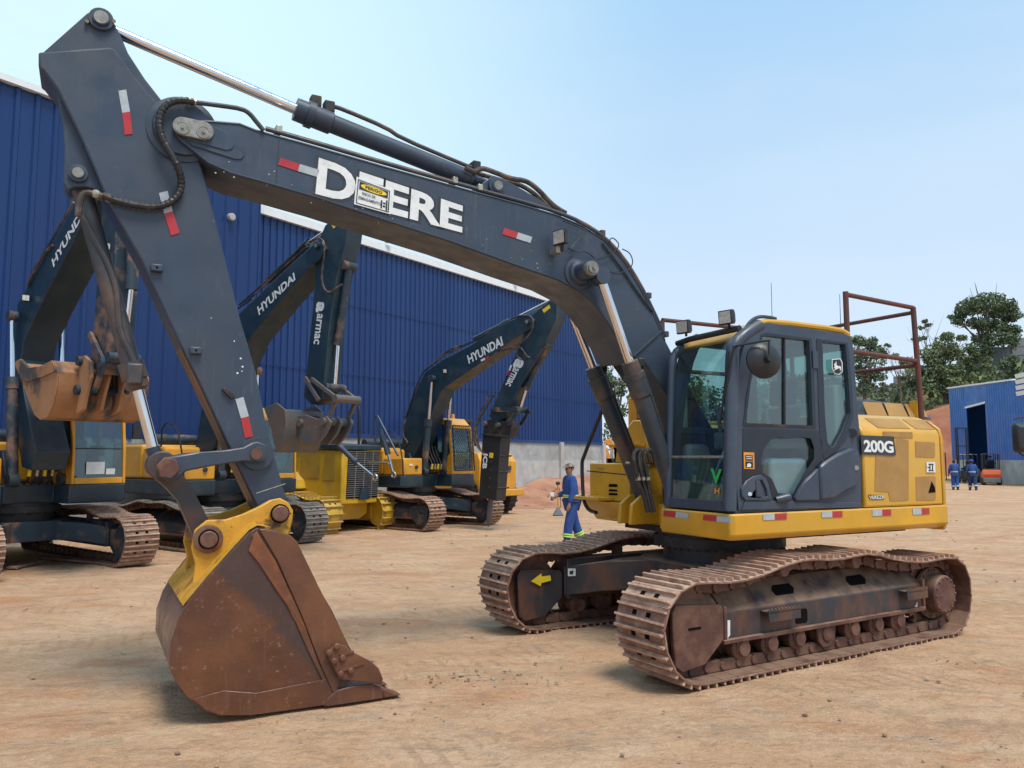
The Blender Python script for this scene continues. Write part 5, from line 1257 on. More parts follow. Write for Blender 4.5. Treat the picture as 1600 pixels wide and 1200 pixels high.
# hillside: red cut face, grassy top, then the grey block boundary wall climbing to the right
M_GRASS = mat('dry_grass_slope', (0.12, 0.115, 0.045), 0.95, dirt=(0.22, 0.15, 0.08), amt=0.5, scale=.15, dirt2=(0.07, 0.08, 0.03), amt2=.45, scale2=.8, bump=.5, bscale=2, spec=.1)
M_CUT = mat('red_cut_slope', (0.36, 0.165, 0.10), 0.95, dirt=(0.27, 0.105, 0.065), amt=0.5, scale=.25, dirt2=(0.45, 0.26, 0.17), amt2=.35, scale2=.9, bump=.8, bscale=1.5, spec=.1)
def hill():
    mb = MB(); cols = []
    xs_ = [30 + 2.2 * i for i in range(52)]
    for x in xs_:
        u = (x - 30) / 115
        ridge = 5.6 + 0.0 * u + max(0, x - 40) * .235 + .8 * noise.noise(V3((x * .11, 0, 0)))
        crest = ridge + 3 + 14 * min(1, u * 1.7)
        c = []
        for y_, z in ((82, -.5), (83.5, ridge * .35), (85.5, ridge * .68), (88, ridge * .92), (91, ridge), (96, ridge + .7), (101, ridge + 1.4), (107, ridge + 1.6), (125, ridge), (150, ridge - 3), (330, -2)):
            yy = y_ + 1.6 * noise.noise(V3((x * .17, y_ * .3, 2)))
            c.append(mb.bm.verts.new((x, yy, max(-2, z + .8 * noise.noise(V3((x * .3, y_ * .3, 7))) * (1 if z > 0 else 0)))))
        cols.append(c)
    for a, b in zip(cols[:-1], cols[1:]):
        for i in range(len(a) - 1):
            mb.mi = 1 if i < 4 else 0
            mb._f([a[i], a[i + 1], b[i + 1], b[i]])
    o = mb.build('hillside', [M_GRASS, M_CUT], sharp=80); o['kind'] = 'structure'
hill()
M_BWALL = mat('boundary_block', (0.26, 0.275, 0.285), 0.95, dirt=(0.19, 0.20, 0.20), amt=0.5, scale=.2, dirt2=(0.32, 0.33, 0.34), amt2=.4, scale2=1.2)
bw_ = thing('boundary_wall', 'grey block boundary wall stepping up the hillside behind the trees', 'wall', at_depth(1370, 640, 106), 0)
segs_ = [(1362, 1400, 604, 640), (1400, 1432, 590, 640), (1490, 1520, 566, 612), (1520, 1545, 556, 606), (1545, 1580, 543, 598), (1580, 1640, 530, 590)]
for k, (a, b, yt, yb) in enumerate([(1340, 1400, 606, 650), (1400, 1440, 588, 646), (1440, 1500, 572, 640), (1500, 1545, 558, 625), (1545, 1585, 543, 612), (1585, 1660, 528, 606)]):
    Y = 104 - 1.0 * k
    p, q = at_depth(a, yb, Y), at_depth(b, yb, Y); zt_ = at_depth(a, yt, Y).z
    mb = MB(); mb.prism([V3((p.x, Y, p.z - 3)), V3((q.x, Y - 1, p.z - 3)), V3((q.x, Y - 1, zt_)), V3((p.x, Y, zt_))], (0, .3, 0))
    for z_ in range(1, 5): mb.prism([V3((p.x, Y - .005, zt_ - z_ * 1.1)), V3((q.x, Y - 1.005, zt_ - z_ * 1.1)), V3((q.x, Y - 1.005, zt_ - z_ * 1.1 + .12)), V3((p.x, Y - .005, zt_ - z_ * 1.1 + .12))], (0, -.04, 0))
    mb.build('wall_section', M_BWALL, bw_, M=Matrix.Translation(-bw_.location))

# ------------------------------------------------------------------ trees
def leaf_material(name, c1, c2, c3):
    m = bpy.data.materials.new(name); m.use_nodes = True
    n, l = m.node_tree.nodes, m.node_tree.links; b = n['Principled BSDF']
    ge = n.new('ShaderNodeNewGeometry'); r = n.new('ShaderNodeValToRGB'); l.new(ge.outputs['Random Per Island'], r.inputs[0])
    r.color_ramp.elements[0].color = (*c1, 1); r.color_ramp.elements[1].color = (*c3, 1); e = r.color_ramp.elements.new(.5); e.color = (*c2, 1)
    l.new(r.outputs[0], b.inputs['Base Color']); b.inputs['Roughness'].default_value = .7; b.inputs['Specular IOR Level'].default_value = .2
    return m
M_LEAF = leaf_material('green_leaves', (0.05, 0.085, 0.03), (0.085, 0.125, 0.045), (0.14, 0.18, 0.07))
M_LEAF2 = leaf_material('olive_leaves', (0.085, 0.125, 0.06), (0.14, 0.18, 0.085), (0.21, 0.245, 0.125))
M_LEAF3 = leaf_material('dark_leaves', (0.07, 0.11, 0.06), (0.11, 0.155, 0.085), (0.18, 0.22, 0.12))
M_BARK = mat('grey_bark', (0.13, 0.105, 0.085), 0.9, var=.25, scale=4)
def tree(label, base, height, clumps, leaf_m, trunk_r=.25, seed=1, leaf=.42, per=120, lean=(0, 0), group=None, bare=0, name='tree'):
    """clumps: (dx, dz as fraction of height, radius, flat)"""
    rnd = random.Random(seed); t = thing(name, label, 'tree', base, 0, group)
    mb = MB(); fork = height * .38
    fx = V3((lean[0] * .4, lean[1] * .4, fork))
    mb.tube([V3((0, 0, -2.5)), V3((lean[0] * .1, 0, fork * .4)), fx], [trunk_r * 1.25, trunk_r, trunk_r * .8], 8, 0)
    C = []
    for dx, dz, r, fl in clumps:
        c = V3((dx, rnd.uniform(-.35, .35) * max(abs(dx), r), dz * height)); C.append((c, r, fl))
        mid = fx.lerp(c, .5) + V3((rnd.uniform(-.4, .4), rnd.uniform(-.3, .3), -.06 * height * rnd.random()))
        mb.tube([fx - V3((0, 0, .3)), fx.lerp(mid, .5) + V3((rnd.uniform(-.2, .2), 0, 0)), mid, c], [trunk_r * .55, trunk_r * .42, trunk_r * .3, trunk_r * .1], 6, 0)
        for _ in range(3):
            e = c + V3((rnd.gauss(0, 1), rnd.gauss(0, 1), rnd.gauss(0, .5))) * r * .6
            mb.tube([mid.lerp(c, .6), mid.lerp(e, .8), e], [trunk_r * .2, trunk_r * .12, trunk_r * .05], 5, 0)
    for _ in range(bare):
        e = fx + V3((rnd.uniform(-2, 2), rnd.uniform(-1, 1), rnd.uniform(.4, .75) * height)); mb.tube([fx, fx.lerp(e, .5) + V3((rnd.uniform(-.4, .4), 0, 0)), e], [trunk_r * .4, trunk_r * .2, trunk_r * .05], 5, 0)
    mb.build('trunk', M_BARK, t)
    lb = MB()
    for c, r, fl in C:
        n_ = int(per * r * r * 4.2)
        for _ in range(n_):
            d = V3((rnd.gauss(0, 1), rnd.gauss(0, 1), rnd.gauss(0, 1))).normalized() * (rnd.random() ** .45) * r * (0.75 + .5 * noise.noise(V3((c.x + rnd.random() * .2, seed, c.z))))
            p = c + V3((d.x, d.y, d.z * fl))
            p += V3((noise.noise(p * .8), noise.noise(p * .8 + V3((9, 0, 0))), noise.noise(p * .8 + V3((0, 9, 0))) * fl)) * r * .35
            a = V3((rnd.gauss(0, 1), rnd.gauss(0, 1), rnd.gauss(0, .6))).normalized(); b_ = a.orthogonal().normalized()
            a = (a + V3((.0, -.3, .5))).normalized(); b_ = a.orthogonal().normalized(); R_ = Matrix.Rotation(rnd.random() * 6.3, 3, a); b_ = R_ @ b_; c_ = a.cross(b_); s = leaf * rnd.uniform(.35, .85)
            lb._f([lb.bm.verts.new(p + b_ * s * .6), lb.bm.verts.new(p + c_ * s * .32), lb.bm.verts.new(p - b_ * s * .55), lb.bm.verts.new(p - c_ * s * .36)])
    o = lb.build('crown', leaf_m, t, flat=True)
    return t
def px_tree(label, px, py_base, py_top, Y, spec, leaf_m, **k):
    b = at_depth(px, py_base, Y); h = at_depth(px, py_top, Y).z - b.z; ppm = FOC / Y
    cl = [((cx - px) / ppm, (py_base - cy) / (py_base - py_top), r * 1.42 / ppm, fl) for cx, cy, r, fl in spec]
    return tree(label, b, h, cl, leaf_m, **k)
TG = 'trees on the hillside'
px_tree('tallest tree with a broad airy umbrella crown beside the boundary wall', 1541, 592, 458, 98, [(1545, 474, 22, .55), (1518, 482, 18, .55), (1505, 494, 14, .55), (1572, 482, 18, .6), (1592, 492, 16, .6), (1530, 506, 16, .5), (1562, 510, 18, .55), (1585, 516, 14, .6), (1548, 528, 17, .7), (1572, 534, 16, .7), (1540, 548, 15, .8), (1500, 503, 9, .5), (1560, 492, 12, .5)], M_LEAF3, seed=3, per=55, trunk_r=.32, group=TG, bare=3, leaf=.5)
px_tree('wide bushy tree filling the slope right of the red guard frame', 1478, 632, 520, 92, [(1478, 545, 17, .9), (1462, 556, 17, .9), (1493, 552, 16, .9), (1472, 580, 20, 1), (1496, 580, 16, 1), (1455, 592, 17, 1), (1484, 604, 20, .9), (1452, 612, 15, .9), (1500, 604, 12, .9), (1487, 526, 11, .7), (1505, 530, 9, .7)], M_LEAF2, seed=5, per=62, trunk_r=.22, group=TG, leaf=.48)
px_tree('slim tree with a small flat top and bare twigs above the bushy one', 1452, 612, 498, 94, [(1450, 502, 8, .45), (1456, 508, 6, .45), (1444, 512, 5, .5), (1436, 530, 8, .5), (1448, 528, 6, .5)], M_LEAF2, seed=8, per=60, trunk_r=.12, group=TG, bare=4, leaf=.4)
px_tree('dense tree directly behind the rear of the big excavator cab', 1352, 640, 520, 88, [(1346, 532, 13, .8), (1362, 538, 14, .8), (1378, 548, 11, .8), (1342, 556, 14, .9), (1366, 562, 14, .9), (1348, 584, 14, .9), (1372, 586, 12, .9), (1358, 604, 13, .9), (1390, 556, 8, .7), (1340, 612, 11, .9), (1384, 608, 8, .8)], M_LEAF3, seed=11, per=62, trunk_r=.2, group=TG, leaf=.45)
px_tree('thin light-crowned tree between the cab and the red guard frame', 1408, 636, 548, 90, [(1400, 556, 8, .6), (1414, 566, 8, .6), (1392, 578, 7, .6), (1412, 590, 8, .7), (1424, 582, 7, .7), (1398, 604, 7, .7), (1380, 600, 6, .7), (1390, 540, 6, .5)], M_LEAF2, seed=13, per=45, trunk_r=.1, group=TG, bare=5, leaf=.4)
px_tree('small round shrub tree in front of the boundary wall right of the umbrella tree', 1584, 595, 552, 96, [(1586, 560, 9, .9), (1578, 570, 9, .9), (1592, 572, 8, .9), (1584, 582, 8, .8)], M_LEAF2, seed=17, per=60, trunk_r=.1, group=TG, leaf=.4)
px_tree('small thin tree growing against the boundary wall behind the shed roof', 1546, 600, 556, 95, [(1546, 562, 7, .9), (1540, 572, 7, .8), (1552, 575, 6, .8), (1546, 584, 6, .8)], M_LEAF2, seed=19, per=50, trunk_r=.08, group=TG, leaf=.38)
px_tree('open-crowned tree seen between the two boom cylinders', 962, 716, 552, 70, [(955, 596, 16, .7), (942, 580, 14, .7), (968, 612, 12, .7), (950, 620, 10, .7), (976, 598, 11, .7), (955, 560, 12, .6), (972, 640, 12, .7), (960, 654, 10, .7), (985, 622, 11, .6), (945, 640, 8, .7)], M_LEAF3, seed=23, per=55, trunk_r=.2, group='trees at the end of the warehouse', bare=4, leaf=.4)
px_tree('low leafy tree at the warehouse corner behind the step box', 966, 722, 650, 62, [(956, 664, 12, .9), (970, 672, 13, .9), (950, 684, 10, .9), (980, 690, 12, .9), (962, 696, 12, .8)], M_LEAF, seed=29, per=60, trunk_r=.1, group='trees at the end of the warehouse', leaf=.35)
px_tree('full round tree far back, glimpsed through the cab glass', 1080, 716, 596, 75, [(1080, 612, 26, .8), (1050, 630, 22, .8), (1110, 628, 24, .8), (1080, 650, 28, .9), (1130, 650, 20, .9), (1040, 660, 20, .9)], M_LEAF, seed=31, per=40, trunk_r=.25, group='trees at the end of the warehouse', leaf=.5)
px_tree('spreading tree behind the cab, seen through its side windows', 1230, 716, 570, 80, [(1230, 596, 22, .8), (1200, 612, 22, .8), (1262, 606, 24, .8), (1230, 636, 26, .9), (1280, 632, 22, .9), (1190, 640, 20, .9), (1300, 600, 18, .8)], M_LEAF3, seed=37, per=40, trunk_r=.25, group='trees at the end of the warehouse', leaf=.5)
px_tree('broad leafy tree between the red guard frame and the bushy slope tree', 1428, 628, 556, 93, [(1424, 570, 11, .9), (1436, 580, 11, .9), (1418, 586, 10, .9), (1430, 600, 12, .9), (1414, 606, 9, .9)], M_LEAF2, seed=41, per=60, trunk_r=.12, group=TG, leaf=.4)
px_tree('leafy tree filling the gap below the umbrella tree crown, left of its trunk', 1518, 608, 534, 96, [(1516, 546, 10, .9), (1524, 558, 11, .9), (1510, 566, 11, .9), (1520, 580, 11, .9), (1508, 590, 9, .9)], M_LEAF, seed=43, per=60, trunk_r=.12, group=TG, leaf=.4)
def shrubs():
    lb = MB(); rnd = random.Random(5)
    for _ in range(11000):
        x = rnd.uniform(38, 104); y = rnd.uniform(90, 97); u = (x - 30) / 115
        z = 5.7 + max(0, x - 40) * .235 + .7 * (y - 90) / 6 + rnd.random() ** 2 * 2.4
        if noise.noise(V3((x * .25, y * .25, 0))) < -.05: continue
        p = V3((x, y, z)); a = V3((rnd.gauss(0, 1), rnd.gauss(0, 1), rnd.gauss(0, .6))).normalized(); b_ = a.orthogonal().normalized(); c_ = a.cross(b_); s = rnd.uniform(.2, .5)
        lb._f([lb.bm.verts.new(p + b_ * s), lb.bm.verts.new(p + c_ * s * .5), lb.bm.verts.new(p - b_ * s), lb.bm.verts.new(p - c_ * s * .5)])
    o = lb.build('hillside_undergrowth', M_LEAF2, flat=True); o['kind'] = 'stuff'; o['label'] = 'low green undergrowth covering the top of the red slope'
shrubs()

# ------------------------------------------------------------------ the row of navy and orange excavators by the warehouse
M_BELTG = mat('grey_track_steel', (0.13, 0.12, 0.11), 0.6, dirt=(0.22, 0.18, 0.145), amt=0.5, scale=6, dust=(0.32, 0.27, 0.225), dustamt=0.6, bump=.2)
M_BELTO = mat('orange_dust_track_steel', (0.21, 0.125, 0.085), 0.75, dirt=(0.33, 0.215, 0.15), amt=0.5, scale=5, dust=(0.42, 0.29, 0.20), dustamt=0.7, bump=.25)
M_PAPER = mat('white_paper', (0.72, 0.76, 0.74), 0.7)
G_HY = glass_mat('hazy_cab_glass', (0.62, 0.76, 0.78), 0.07)
HY = 'navy excavators parked along the warehouse'
def bar(p, r, y0, y1, m, parent, nm, seg=16, bev=.004):
    return MB().cyl(V3((p.x, y0, p.z)), V3((p.x, y1, p.z)), r, seg=seg).build(nm, m, parent, bevel=bev)
def hyundai(label, x, y, yaw, T):
    H = Frame(x, y, yaw)
    r = thing('excavator', label, 'excavator', H.o, H.yaw, HY)
    nav = T.get('boom_m', M_NAVY)
    for s in (1, -1):
        make_track(r, s, None, T['belt'], M_NAVYD, M_NAVYD, full=False, gm=M_GROUSG if T['belt'] is M_BELTG else M_GROUS)
    carbody(r, None, M_NAVYD, M_DARK)
    d = MB()
    plan = [(1.22, 1.30), (1.15, 1.36), (-2.0, 1.36), (-2.5, 1.0), (-2.75, .4), (-2.75, -.4), (-2.5, -1.0), (-2.0, -1.36), (.95, -1.36), (1.05, -1.28), (1.05, -.62), (.62, -.45), (.62, .36), (1.22, .36)]
    d.loft_pts([[(a * .98, b * .97, 1.08) for a, b in plan], [(a, b, 1.13) for a, b in plan], [(a, b, 1.40) for a, b in plan]])
    d.build('revolving_frame', M_NAVY, r, bevel=.015)
    h = MB(); h.bb(-.70, -2.0, -1.33, 1.33, 1.41, 2.16); h.bb(-.68, .25, -1.33, -.50, 1.41, 2.10); h.build('engine_housing', M_ORG, r, bevel=.06, segs=3)
    MB().loft_pts([[(a, b, z) for a, b in ((-2.01, 1.34), (-2.5, .98), (-2.74, .4), (-2.74, -.4), (-2.5, -.98), (-2.01, -1.34))] for z in (1.1, 2.2)]).build('counterweight', M_NAVY, r, bevel=.03)
    hp = MB(); hp.cyl((-.9, -1.0, 2.27), (-.9, .9, 2.27), .13, seg=16); hp.build('air_cleaner', M_NAVYD, r)
    tb = MB(); tb.loft_pts([[(a, b, z) for a, b in ((.26, -1.33), (.96, -1.33), (1.03, -1.25), (1.03, -.62), (.26, -.55))] for z in (1.41, 1.86)]); t = tb.build('tool_box', M_ORG, r, bevel=.035, segs=3)
    MB().bb(1.03, 1.045, -1.12, -1.0, 1.66, 1.70).build('latch', M_PAPER, t); MB().cyl((1.03, -.86, 1.62), (1.07, -.86, 1.62), .05, seg=12).build('lock', M_DARK, t)
    MB().tube([(1.0, -1.30, 1.42), (1.02, -1.36, 1.9), (.8, -1.38, 2.55), (.2, -1.38, 2.6), (.15, -1.36, 2.1)], .018, 6, 1).build('grab_rail', M_BLK, r)
    # cab
    cy0, cy1, x1, x0 = .40, 1.33, 1.20, -.55
    c = MB()
    side = [(x1, 1.41), (x1 - .02, 2.0), (x1 - .12, 2.75), (x1 - .35, 2.95), (x0, 2.95), (x0, 1.41)]
    hole1 = [(x1 - .10, 2.02), (x1 - .21, 2.70), (x1 - .40, 2.84), (.18, 2.84), (.18, 1.62), (.75, 1.62)]
    hole2 = [(.08, 2.84), (x0 + .1, 2.84), (x0 + .1, 2.05), (.08, 2.05)]
    for yy, dy in ((cy1, -.05), (cy0, .05)):
        c.plate([(a, yy, b) for a, b in side], [[(a, yy, b) for a, b in hole1], [(a, yy, b) for a, b in hole2]], (0, dy, 0))
    c.bb(x1 - .06, x1 - .005, cy0 + .052, cy1 - .052, 1.41, 1.52)
    c.bb(x1 - .20, x1 - .13, cy0 + .052, cy1 - .052, 2.70, 2.78)
    c.bb(x0, x0 + .05, cy0 + .052, cy1 - .052, 1.41, 2.0); c.bb(x0, x0 + .05, cy0 + .052, cy1 - .052, 2.8, 2.94)
    c.bb(x0 + .05, x1 - .07, cy0 + .05, cy1 - .05, 1.40, 1.43)
    cb = c.build('cab', M_ORG, r, bevel=.012)
    rf = MB(); rf.prism([(x1 - .14, cy0 - .01, 2.75), (x1 - .35, cy0 - .01, 2.955), (x1 - .4, cy0 - .01, 3.0), (x0, cy0 - .01, 3.0), (x0, cy0 - .01, 2.955), (x1 - .36, cy0 - .01, 2.945)], (0, cy1 - cy0 + .02, 0)); rf.build('cab_roof', M_ORG, cb, bevel=.02)
    quadplate('windscreen', [(x1 - .03, cy0 + .055, 1.52), (x1 - .03, cy1 - .055, 1.52), (x1 - .05, cy1 - .055, 2.02), (x1 - .05, cy0 + .055, 2.02)], (-.006, 0, 0), G_HY, cb)
    quadplate('windscreen', [(x1 - .05, cy0 + .055, 2.035), (x1 - .05, cy1 - .055, 2.035), (x1 - .15, cy1 - .055, 2.71), (x1 - .15, cy0 + .055, 2.71)], (-.006, 0, 0), G_HY, cb)
    for yy in (cy1 - .03, cy0 + .03):
        quadplate('side_window', [(a, yy, b) for a, b in hole1], (0, -.005, 0), G_HY, cb); quadplate('side_window', [(a, yy, b) for a, b in hole2], (0, -.005, 0), G_HY, cb)
    MB().tube([(x1 - .05, cy0 + .06, 2.03), (x1 - .05, cy1 - .06, 2.03)], .012, 6).build('windscreen_bar', M_BLK, cb)
    s = MB(); s.bb(.0, .5, .65, 1.1, 1.85, 2.0); s.bb(-.15, .0, .66, 1.09, 1.95, 2.6); s.bb(-.15, -.05, .74, 1.0, 2.62, 2.8); s.bb(0, .4, .7, 1.05, 1.43, 1.85); s.build('seat', M_SEAT, cb, bevel=.03)
    s = MB(); s.bb(.1, .55, .48, .58, 1.9, 2.1); s.bb(.1, .55, 1.15, 1.25, 1.9, 2.1); s.bb(.75, 1.0, .55, .72, 1.5, 2.2); s.build('console', M_CONS, cb, bevel=.03)
    if T.get('beacon'):
        b = MB(); b.lathe((.55, 1.12, 2.99), (0, 0, 1), [(0, .07), (.03, .07), (.04, .055), (.14, .05), (.16, .02)], 14); b.build('beacon', M_STO, cb)
    if T.get('mesh'):
        g = MB()
        n = 15
        for i in range(-n, n + 1):
            for sgn in (1, -1):
                pts = []
                for k in range(13):
                    v = k / 12; u_ = i / 9 + sgn * v * .9 + (.0 if sgn > 0 else .9)
                    if 0 <= u_ <= 1: pts.append((x1 + .06 - .16 * max(0, v - .35), cy0 + .07 + u_ * (cy1 - cy0 - .14), 1.55 + v * 1.2))
                if len(pts) > 1: g.tube(pts, .006, 4)
        for a, b_ in (((x1 + .06, cy0 + .05, 1.52), (x1 + .06, cy1 - .05, 1.52)), ((x1 - .05, cy0 + .05, 2.78), (x1 - .05, cy1 - .05, 2.78)), ((x1 + .06, cy0 + .05, 1.52), (x1 - .05, cy0 + .05, 2.78)), ((x1 + .06, cy1 - .05, 1.52), (x1 - .05, cy1 - .05, 2.78))): g.tube([a, b_], .02, 6)
        g.build('guard_mesh', M_BLK, cb)
    for q in T.get('papers', []):
        quadplate('paper_notice', H.xs(q, x1 - .015), (.002, 0, 0), M_PAPER, cb)
    md = MB(); md.box((x1 - .1, cy1 + .22, 2.35), (.05, .16, .28)); md.tube([(x1 - .15, cy1 - .02, 2.55), (x1 - .1, cy1 + .2, 2.55), (x1 - .1, cy1 + .22, 2.4)], .012, 6); md.build('mirror', M_BLK, cb, bevel=.02)
    # boom, arm
    YB_ = .27
    bp = H.ys(T['boom'], -YB_)
    foot = [V3((.35, -YB_, 1.95)), V3((.20, -YB_, 1.75)), V3((.02, -YB_, 1.8)), V3((.02, -YB_, 2.0))]
    bo_ = MB().prism(bp, (0, 2 * YB_, 0)).build('boom', nav, r, bevel=.012)
    bk_ = MB()
    for yy in (-.36, .28): bk_.prism([(-.2, yy, 1.4), (.5, yy, 1.4), (.25, yy, 2.0), (-.1, yy, 2.0)], (0, .08, 0))
    bk_.build('boom_bracket', M_NAVYD, r, bevel=.01)
    ar_ = MB().prism(H.ys(T['arm'], -.19), (0, .38, 0)).build('arm', T.get('arm_m', nav), r, bevel=.012)
    for q in T.get('pins', []):
        p = H.y(*q, -YB_); bar(p, .075, -.33, .33, M_NAVY, bo_, 'pin'); bar(p, .045, -.335, -.325, M_PINC, bo_, 'pin_end')
    # boom cylinders
    for yy, pin in ((-.40, T['cyl_pin']), (.40, T['cyl_pin'])):
        p = H.y(*pin, -.40); a = V3((p.x, yy, p.z)); b_ = V3((.88, yy, 1.50)); u = (b_ - a).normalized(); L = (b_ - a).length
        m_ = a + u * L * T.get('rodfrac', .42)
        cy = MB().cyl(m_, b_, .088, seg=16).build('boom_cylinder', M_NAVYD, r); MB().cyl(m_ - u * .04, m_ + u * .16, .105, seg=16).build('cylinder_head', M_NAVYD, cy)
        MB().cyl(a, m_, .048, seg=14).build('rod', M_CHR, cy); bar(a, .10, yy - .07, yy + .07, M_NAVYD, cy, 'rod_eye')
        bar(b_, .12, yy - .08, yy + .08, M_NAVYD, cy, 'foot_eye')
    if 'arm_cyl' in T:
        a, m_, b_ = [H.y(*q, 0.0) for q in T['arm_cyl']]
        cy = MB().cyl(a, m_, .078, seg=16).build('arm_cylinder', M_NAVY, r); MB().cyl(m_, b_, .045, seg=14).build('rod', M_CHR, cy)
        u = (m_ - a).normalized(); MB().cyl(m_ - u * .2, m_ + u * .03, .095, seg=16).build('cylinder_head', M_NAVY, cy)
    if 'bkt_cyl' in T:
        a, m_, b_ = [H.y(*q, 0.0) for q in T['bkt_cyl']]; u = (m_ - a).normalized()
        cy = MB().cyl(a, m_, .072, seg=16).build('bucket_cylinder', M_NAVYD, r); MB().cyl(m_ - u * .18, m_ + u * .03, .09, seg=16).build('cylinder_head', M_NAVYD, cy)
        MB().cyl(m_, b_, .042, seg=14).build('rod', M_CHR, cy); bar(a, .09, -.16, .16, M_NAVYD, cy, 'pin'); bar(b_, .08, -.24, .24, M_NAVYD, cy, 'pin')
    for q in T.get('hoses', []):
        MB().tube([H.y(a, b, yy) for a, b, yy in q], .022, 7, 2).build('hydraulic_hose', M_HOSE, bo_)
    for q in T.get('pipes', []):
        MB().tube([H.y(a, b, yy) for a, b, yy in q], .020, 7, 0).build('hydraulic_pipe', M_NAVYD, bo_)
    for q, par, s_, b_ in T['texts']:
        pts = H.ys(q, -YB_ - .006 if par == 'boom' else -.196)
        lettering(s_, pts, M_WHT, bo_ if par == 'boom' else ar_, bold=b_, space=1.0)
    for q, par, mm in T.get('patches', []):
        quadplate('reflective_patch', H.ys(q, -YB_ - .004 if par == 'boom' else -.194), (0, .003, 0), mm, bo_ if par == 'boom' else ar_)
    for q in T.get('lamps', []): worklight('work_light', bo_, H.y(*q, -.36), (1, -.3, 0), .12, post=.02)
    # front hoses from the frame to the boom
    for k in range(4):
        yy = -.18 + k * .12
        MB().tube([(.75, yy, 1.42), (.95, yy, 1.5), (.98, yy, 1.72), (.8, yy, 1.95), (.72, yy, 2.2)], .022, 6, 2).build('hydraulic_hose', M_RUB, r)
        MB().cyl((.955, yy, 1.56), (.985, yy, 1.70), .03, seg=8).build('hose_fitting', M_GALV if k % 2 else M_STY, r)
    if 'bucket' in T:
        S = H.ys(T['bucket'], -.60); i0, i1 = T['open']; BW2 = T.get('bw', 1.2)
        bb_ = MB()
        for yy, dy in ((-.60, .03), (-.60 + BW2, -.03)): bb_.prism([V3((p.x, yy, p.z)) for p in S], (0, dy, 0))
        wr_ = S[i1:] + S[:i0 + 1]; ct = sum(S, V3()) / len(S); inn = [p + (ct - p).normalized() * .035 for p in wr_]
        bb_.prism([V3((p.x, -.57, p.z)) for p in wr_] + [V3((p.x, -.57, p.z)) for p in reversed(inn)], (0, BW2 - .06, 0))
        bk2 = bb_.build('bucket', T['bucket_m'], r, bevel=.01)
        if 'band' in T: MB().prism(H.ys(T['band'], -.605), (0, -.02, 0)).build('side_cutter', T['bucket_m'], bk2, bevel=.006)
        e1, e2, e3 = [H.y(*q, -.22) for q in T['ears']]
        for yy in (-.30, -.04, .22): MB().prism([V3((p.x, yy, p.z)) for p in H.ys(T['ear_poly'], -.22)], (0, .05, 0)).build('bucket_ear', T['bucket_m'], bk2, bevel=.01)
        bar(e1, .075, -.36, .36, T['pin_m'], bk2, 'pin'); bar(e2, .075, -.36, .36, T['pin_m'], bk2, 'pin')
        bar(e3, .08, -.30, .30, T['pin_m'], r, 'pin')
        for yy in (-.27, .21):
            for a, b_ in T['links']:
                pa, pb_ = H.y(*a, -.22), H.y(*b_, -.22); dd = (pb_ - pa).normalized(); nn = V3((-dd.z, 0, dd.x)) * .042
                MB().prism([V3((q_.x, yy, q_.z)) for q_ in (pa + nn, pb_ + nn, pb_ - nn, pa - nn)], (0, .055, 0)).build('bucket_link', T['pin_m'], r, bevel=.012)
    return r, H, ar_, bo_

h3, H3, a3, b3 = hyundai('farthest navy excavator in the row, carrying a black hydraulic hammer', -2.86, 22.58, -38, dict(
    belt=M_BELTO, beacon=True, mesh=True,
    boom=[(626, 703), (633, 662), (650, 612), (655, 600), (664, 582), (690, 563), (733, 541), (783, 508), (812, 494), (826, 492), (834, 500), (830, 513), (800, 531), (770, 554), (733, 579), (690, 609), (678, 636), (663, 677), (648, 712), (640, 728), (630, 725)],
    arm=[(826, 497), (836, 488), (857, 471), (862, 468), (870, 476), (869, 500), (845, 548), (813, 601), (797, 634), (790, 652), (772, 660), (764, 650), (781, 610), (808, 548), (822, 515)],
    pins=[(825, 503)], cyl_pin=(675, 592), rodfrac=.45, arm_cyl=[(742, 530), (795, 503), (862, 469)], bkt_cyl=[(855, 540), (822, 607), (812, 640)],
    texts=[([(733, 568), (786, 539), (783, 526), (730, 556)], 'boom', 'HYUNDAI', .03), ([(803, 573), (790, 601), (797, 604), (811, 577)], 'arm', 'armac', .02), ([(807, 561), (802, 571), (813, 577), (818, 565)], 'arm', 'a', .05)],
    patches=[([(751, 562), (757, 559), (758, 562), (752, 565)], 'boom', M_WHT), ([(757, 559), (763, 555), (764, 558), (758, 562)], 'boom', M_RED), ([(795, 578), (798, 570), (800, 571), (797, 579)], 'arm', M_WHT), ([(791, 586), (795, 578), (797, 579), (793, 587)], 'arm', M_RED), ([(847, 484), (858, 476), (860, 481), (850, 489)], 'arm', M_STY)],
    hoses=[[(800, 497, -.2), (815, 492, -.3), (832, 494, -.36), (834, 512, -.36), (822, 530, -.34), (806, 541, -.34), (806, 556, -.3), (815, 562, -.25)], [(770, 552, -.2), (812, 540, -.25), (820, 552, -.25), (825, 559, -.2), (838, 557, -.1)],
           [(767, 615, -.2), (757, 630, -.25), (745, 660, -.2), (740, 680, -.3), (746, 700, -.3), (755, 706, -.27)], [(772, 616, -.1), (752, 650, -.1), (742, 672, -.2), (750, 704, -.22), (758, 708, -.24)],
           [(633, 655, -.32), (628, 680, -.33), (640, 694, -.33), (625, 700, -.2)]],
    pipes=[[(633, 655, -.2), (650, 605, -.2), (660, 583, -.2), (690, 558, -.2), (735, 536, -.2), (800, 498, -.2)], [(636, 652, -.1), (652, 602, -.1), (662, 580, -.1), (692, 555, -.1), (737, 533, -.1)], [(690, 555, -.15), (705, 545, -.15), (722, 539, -.15)]],
    lamps=[(694, 580)]))
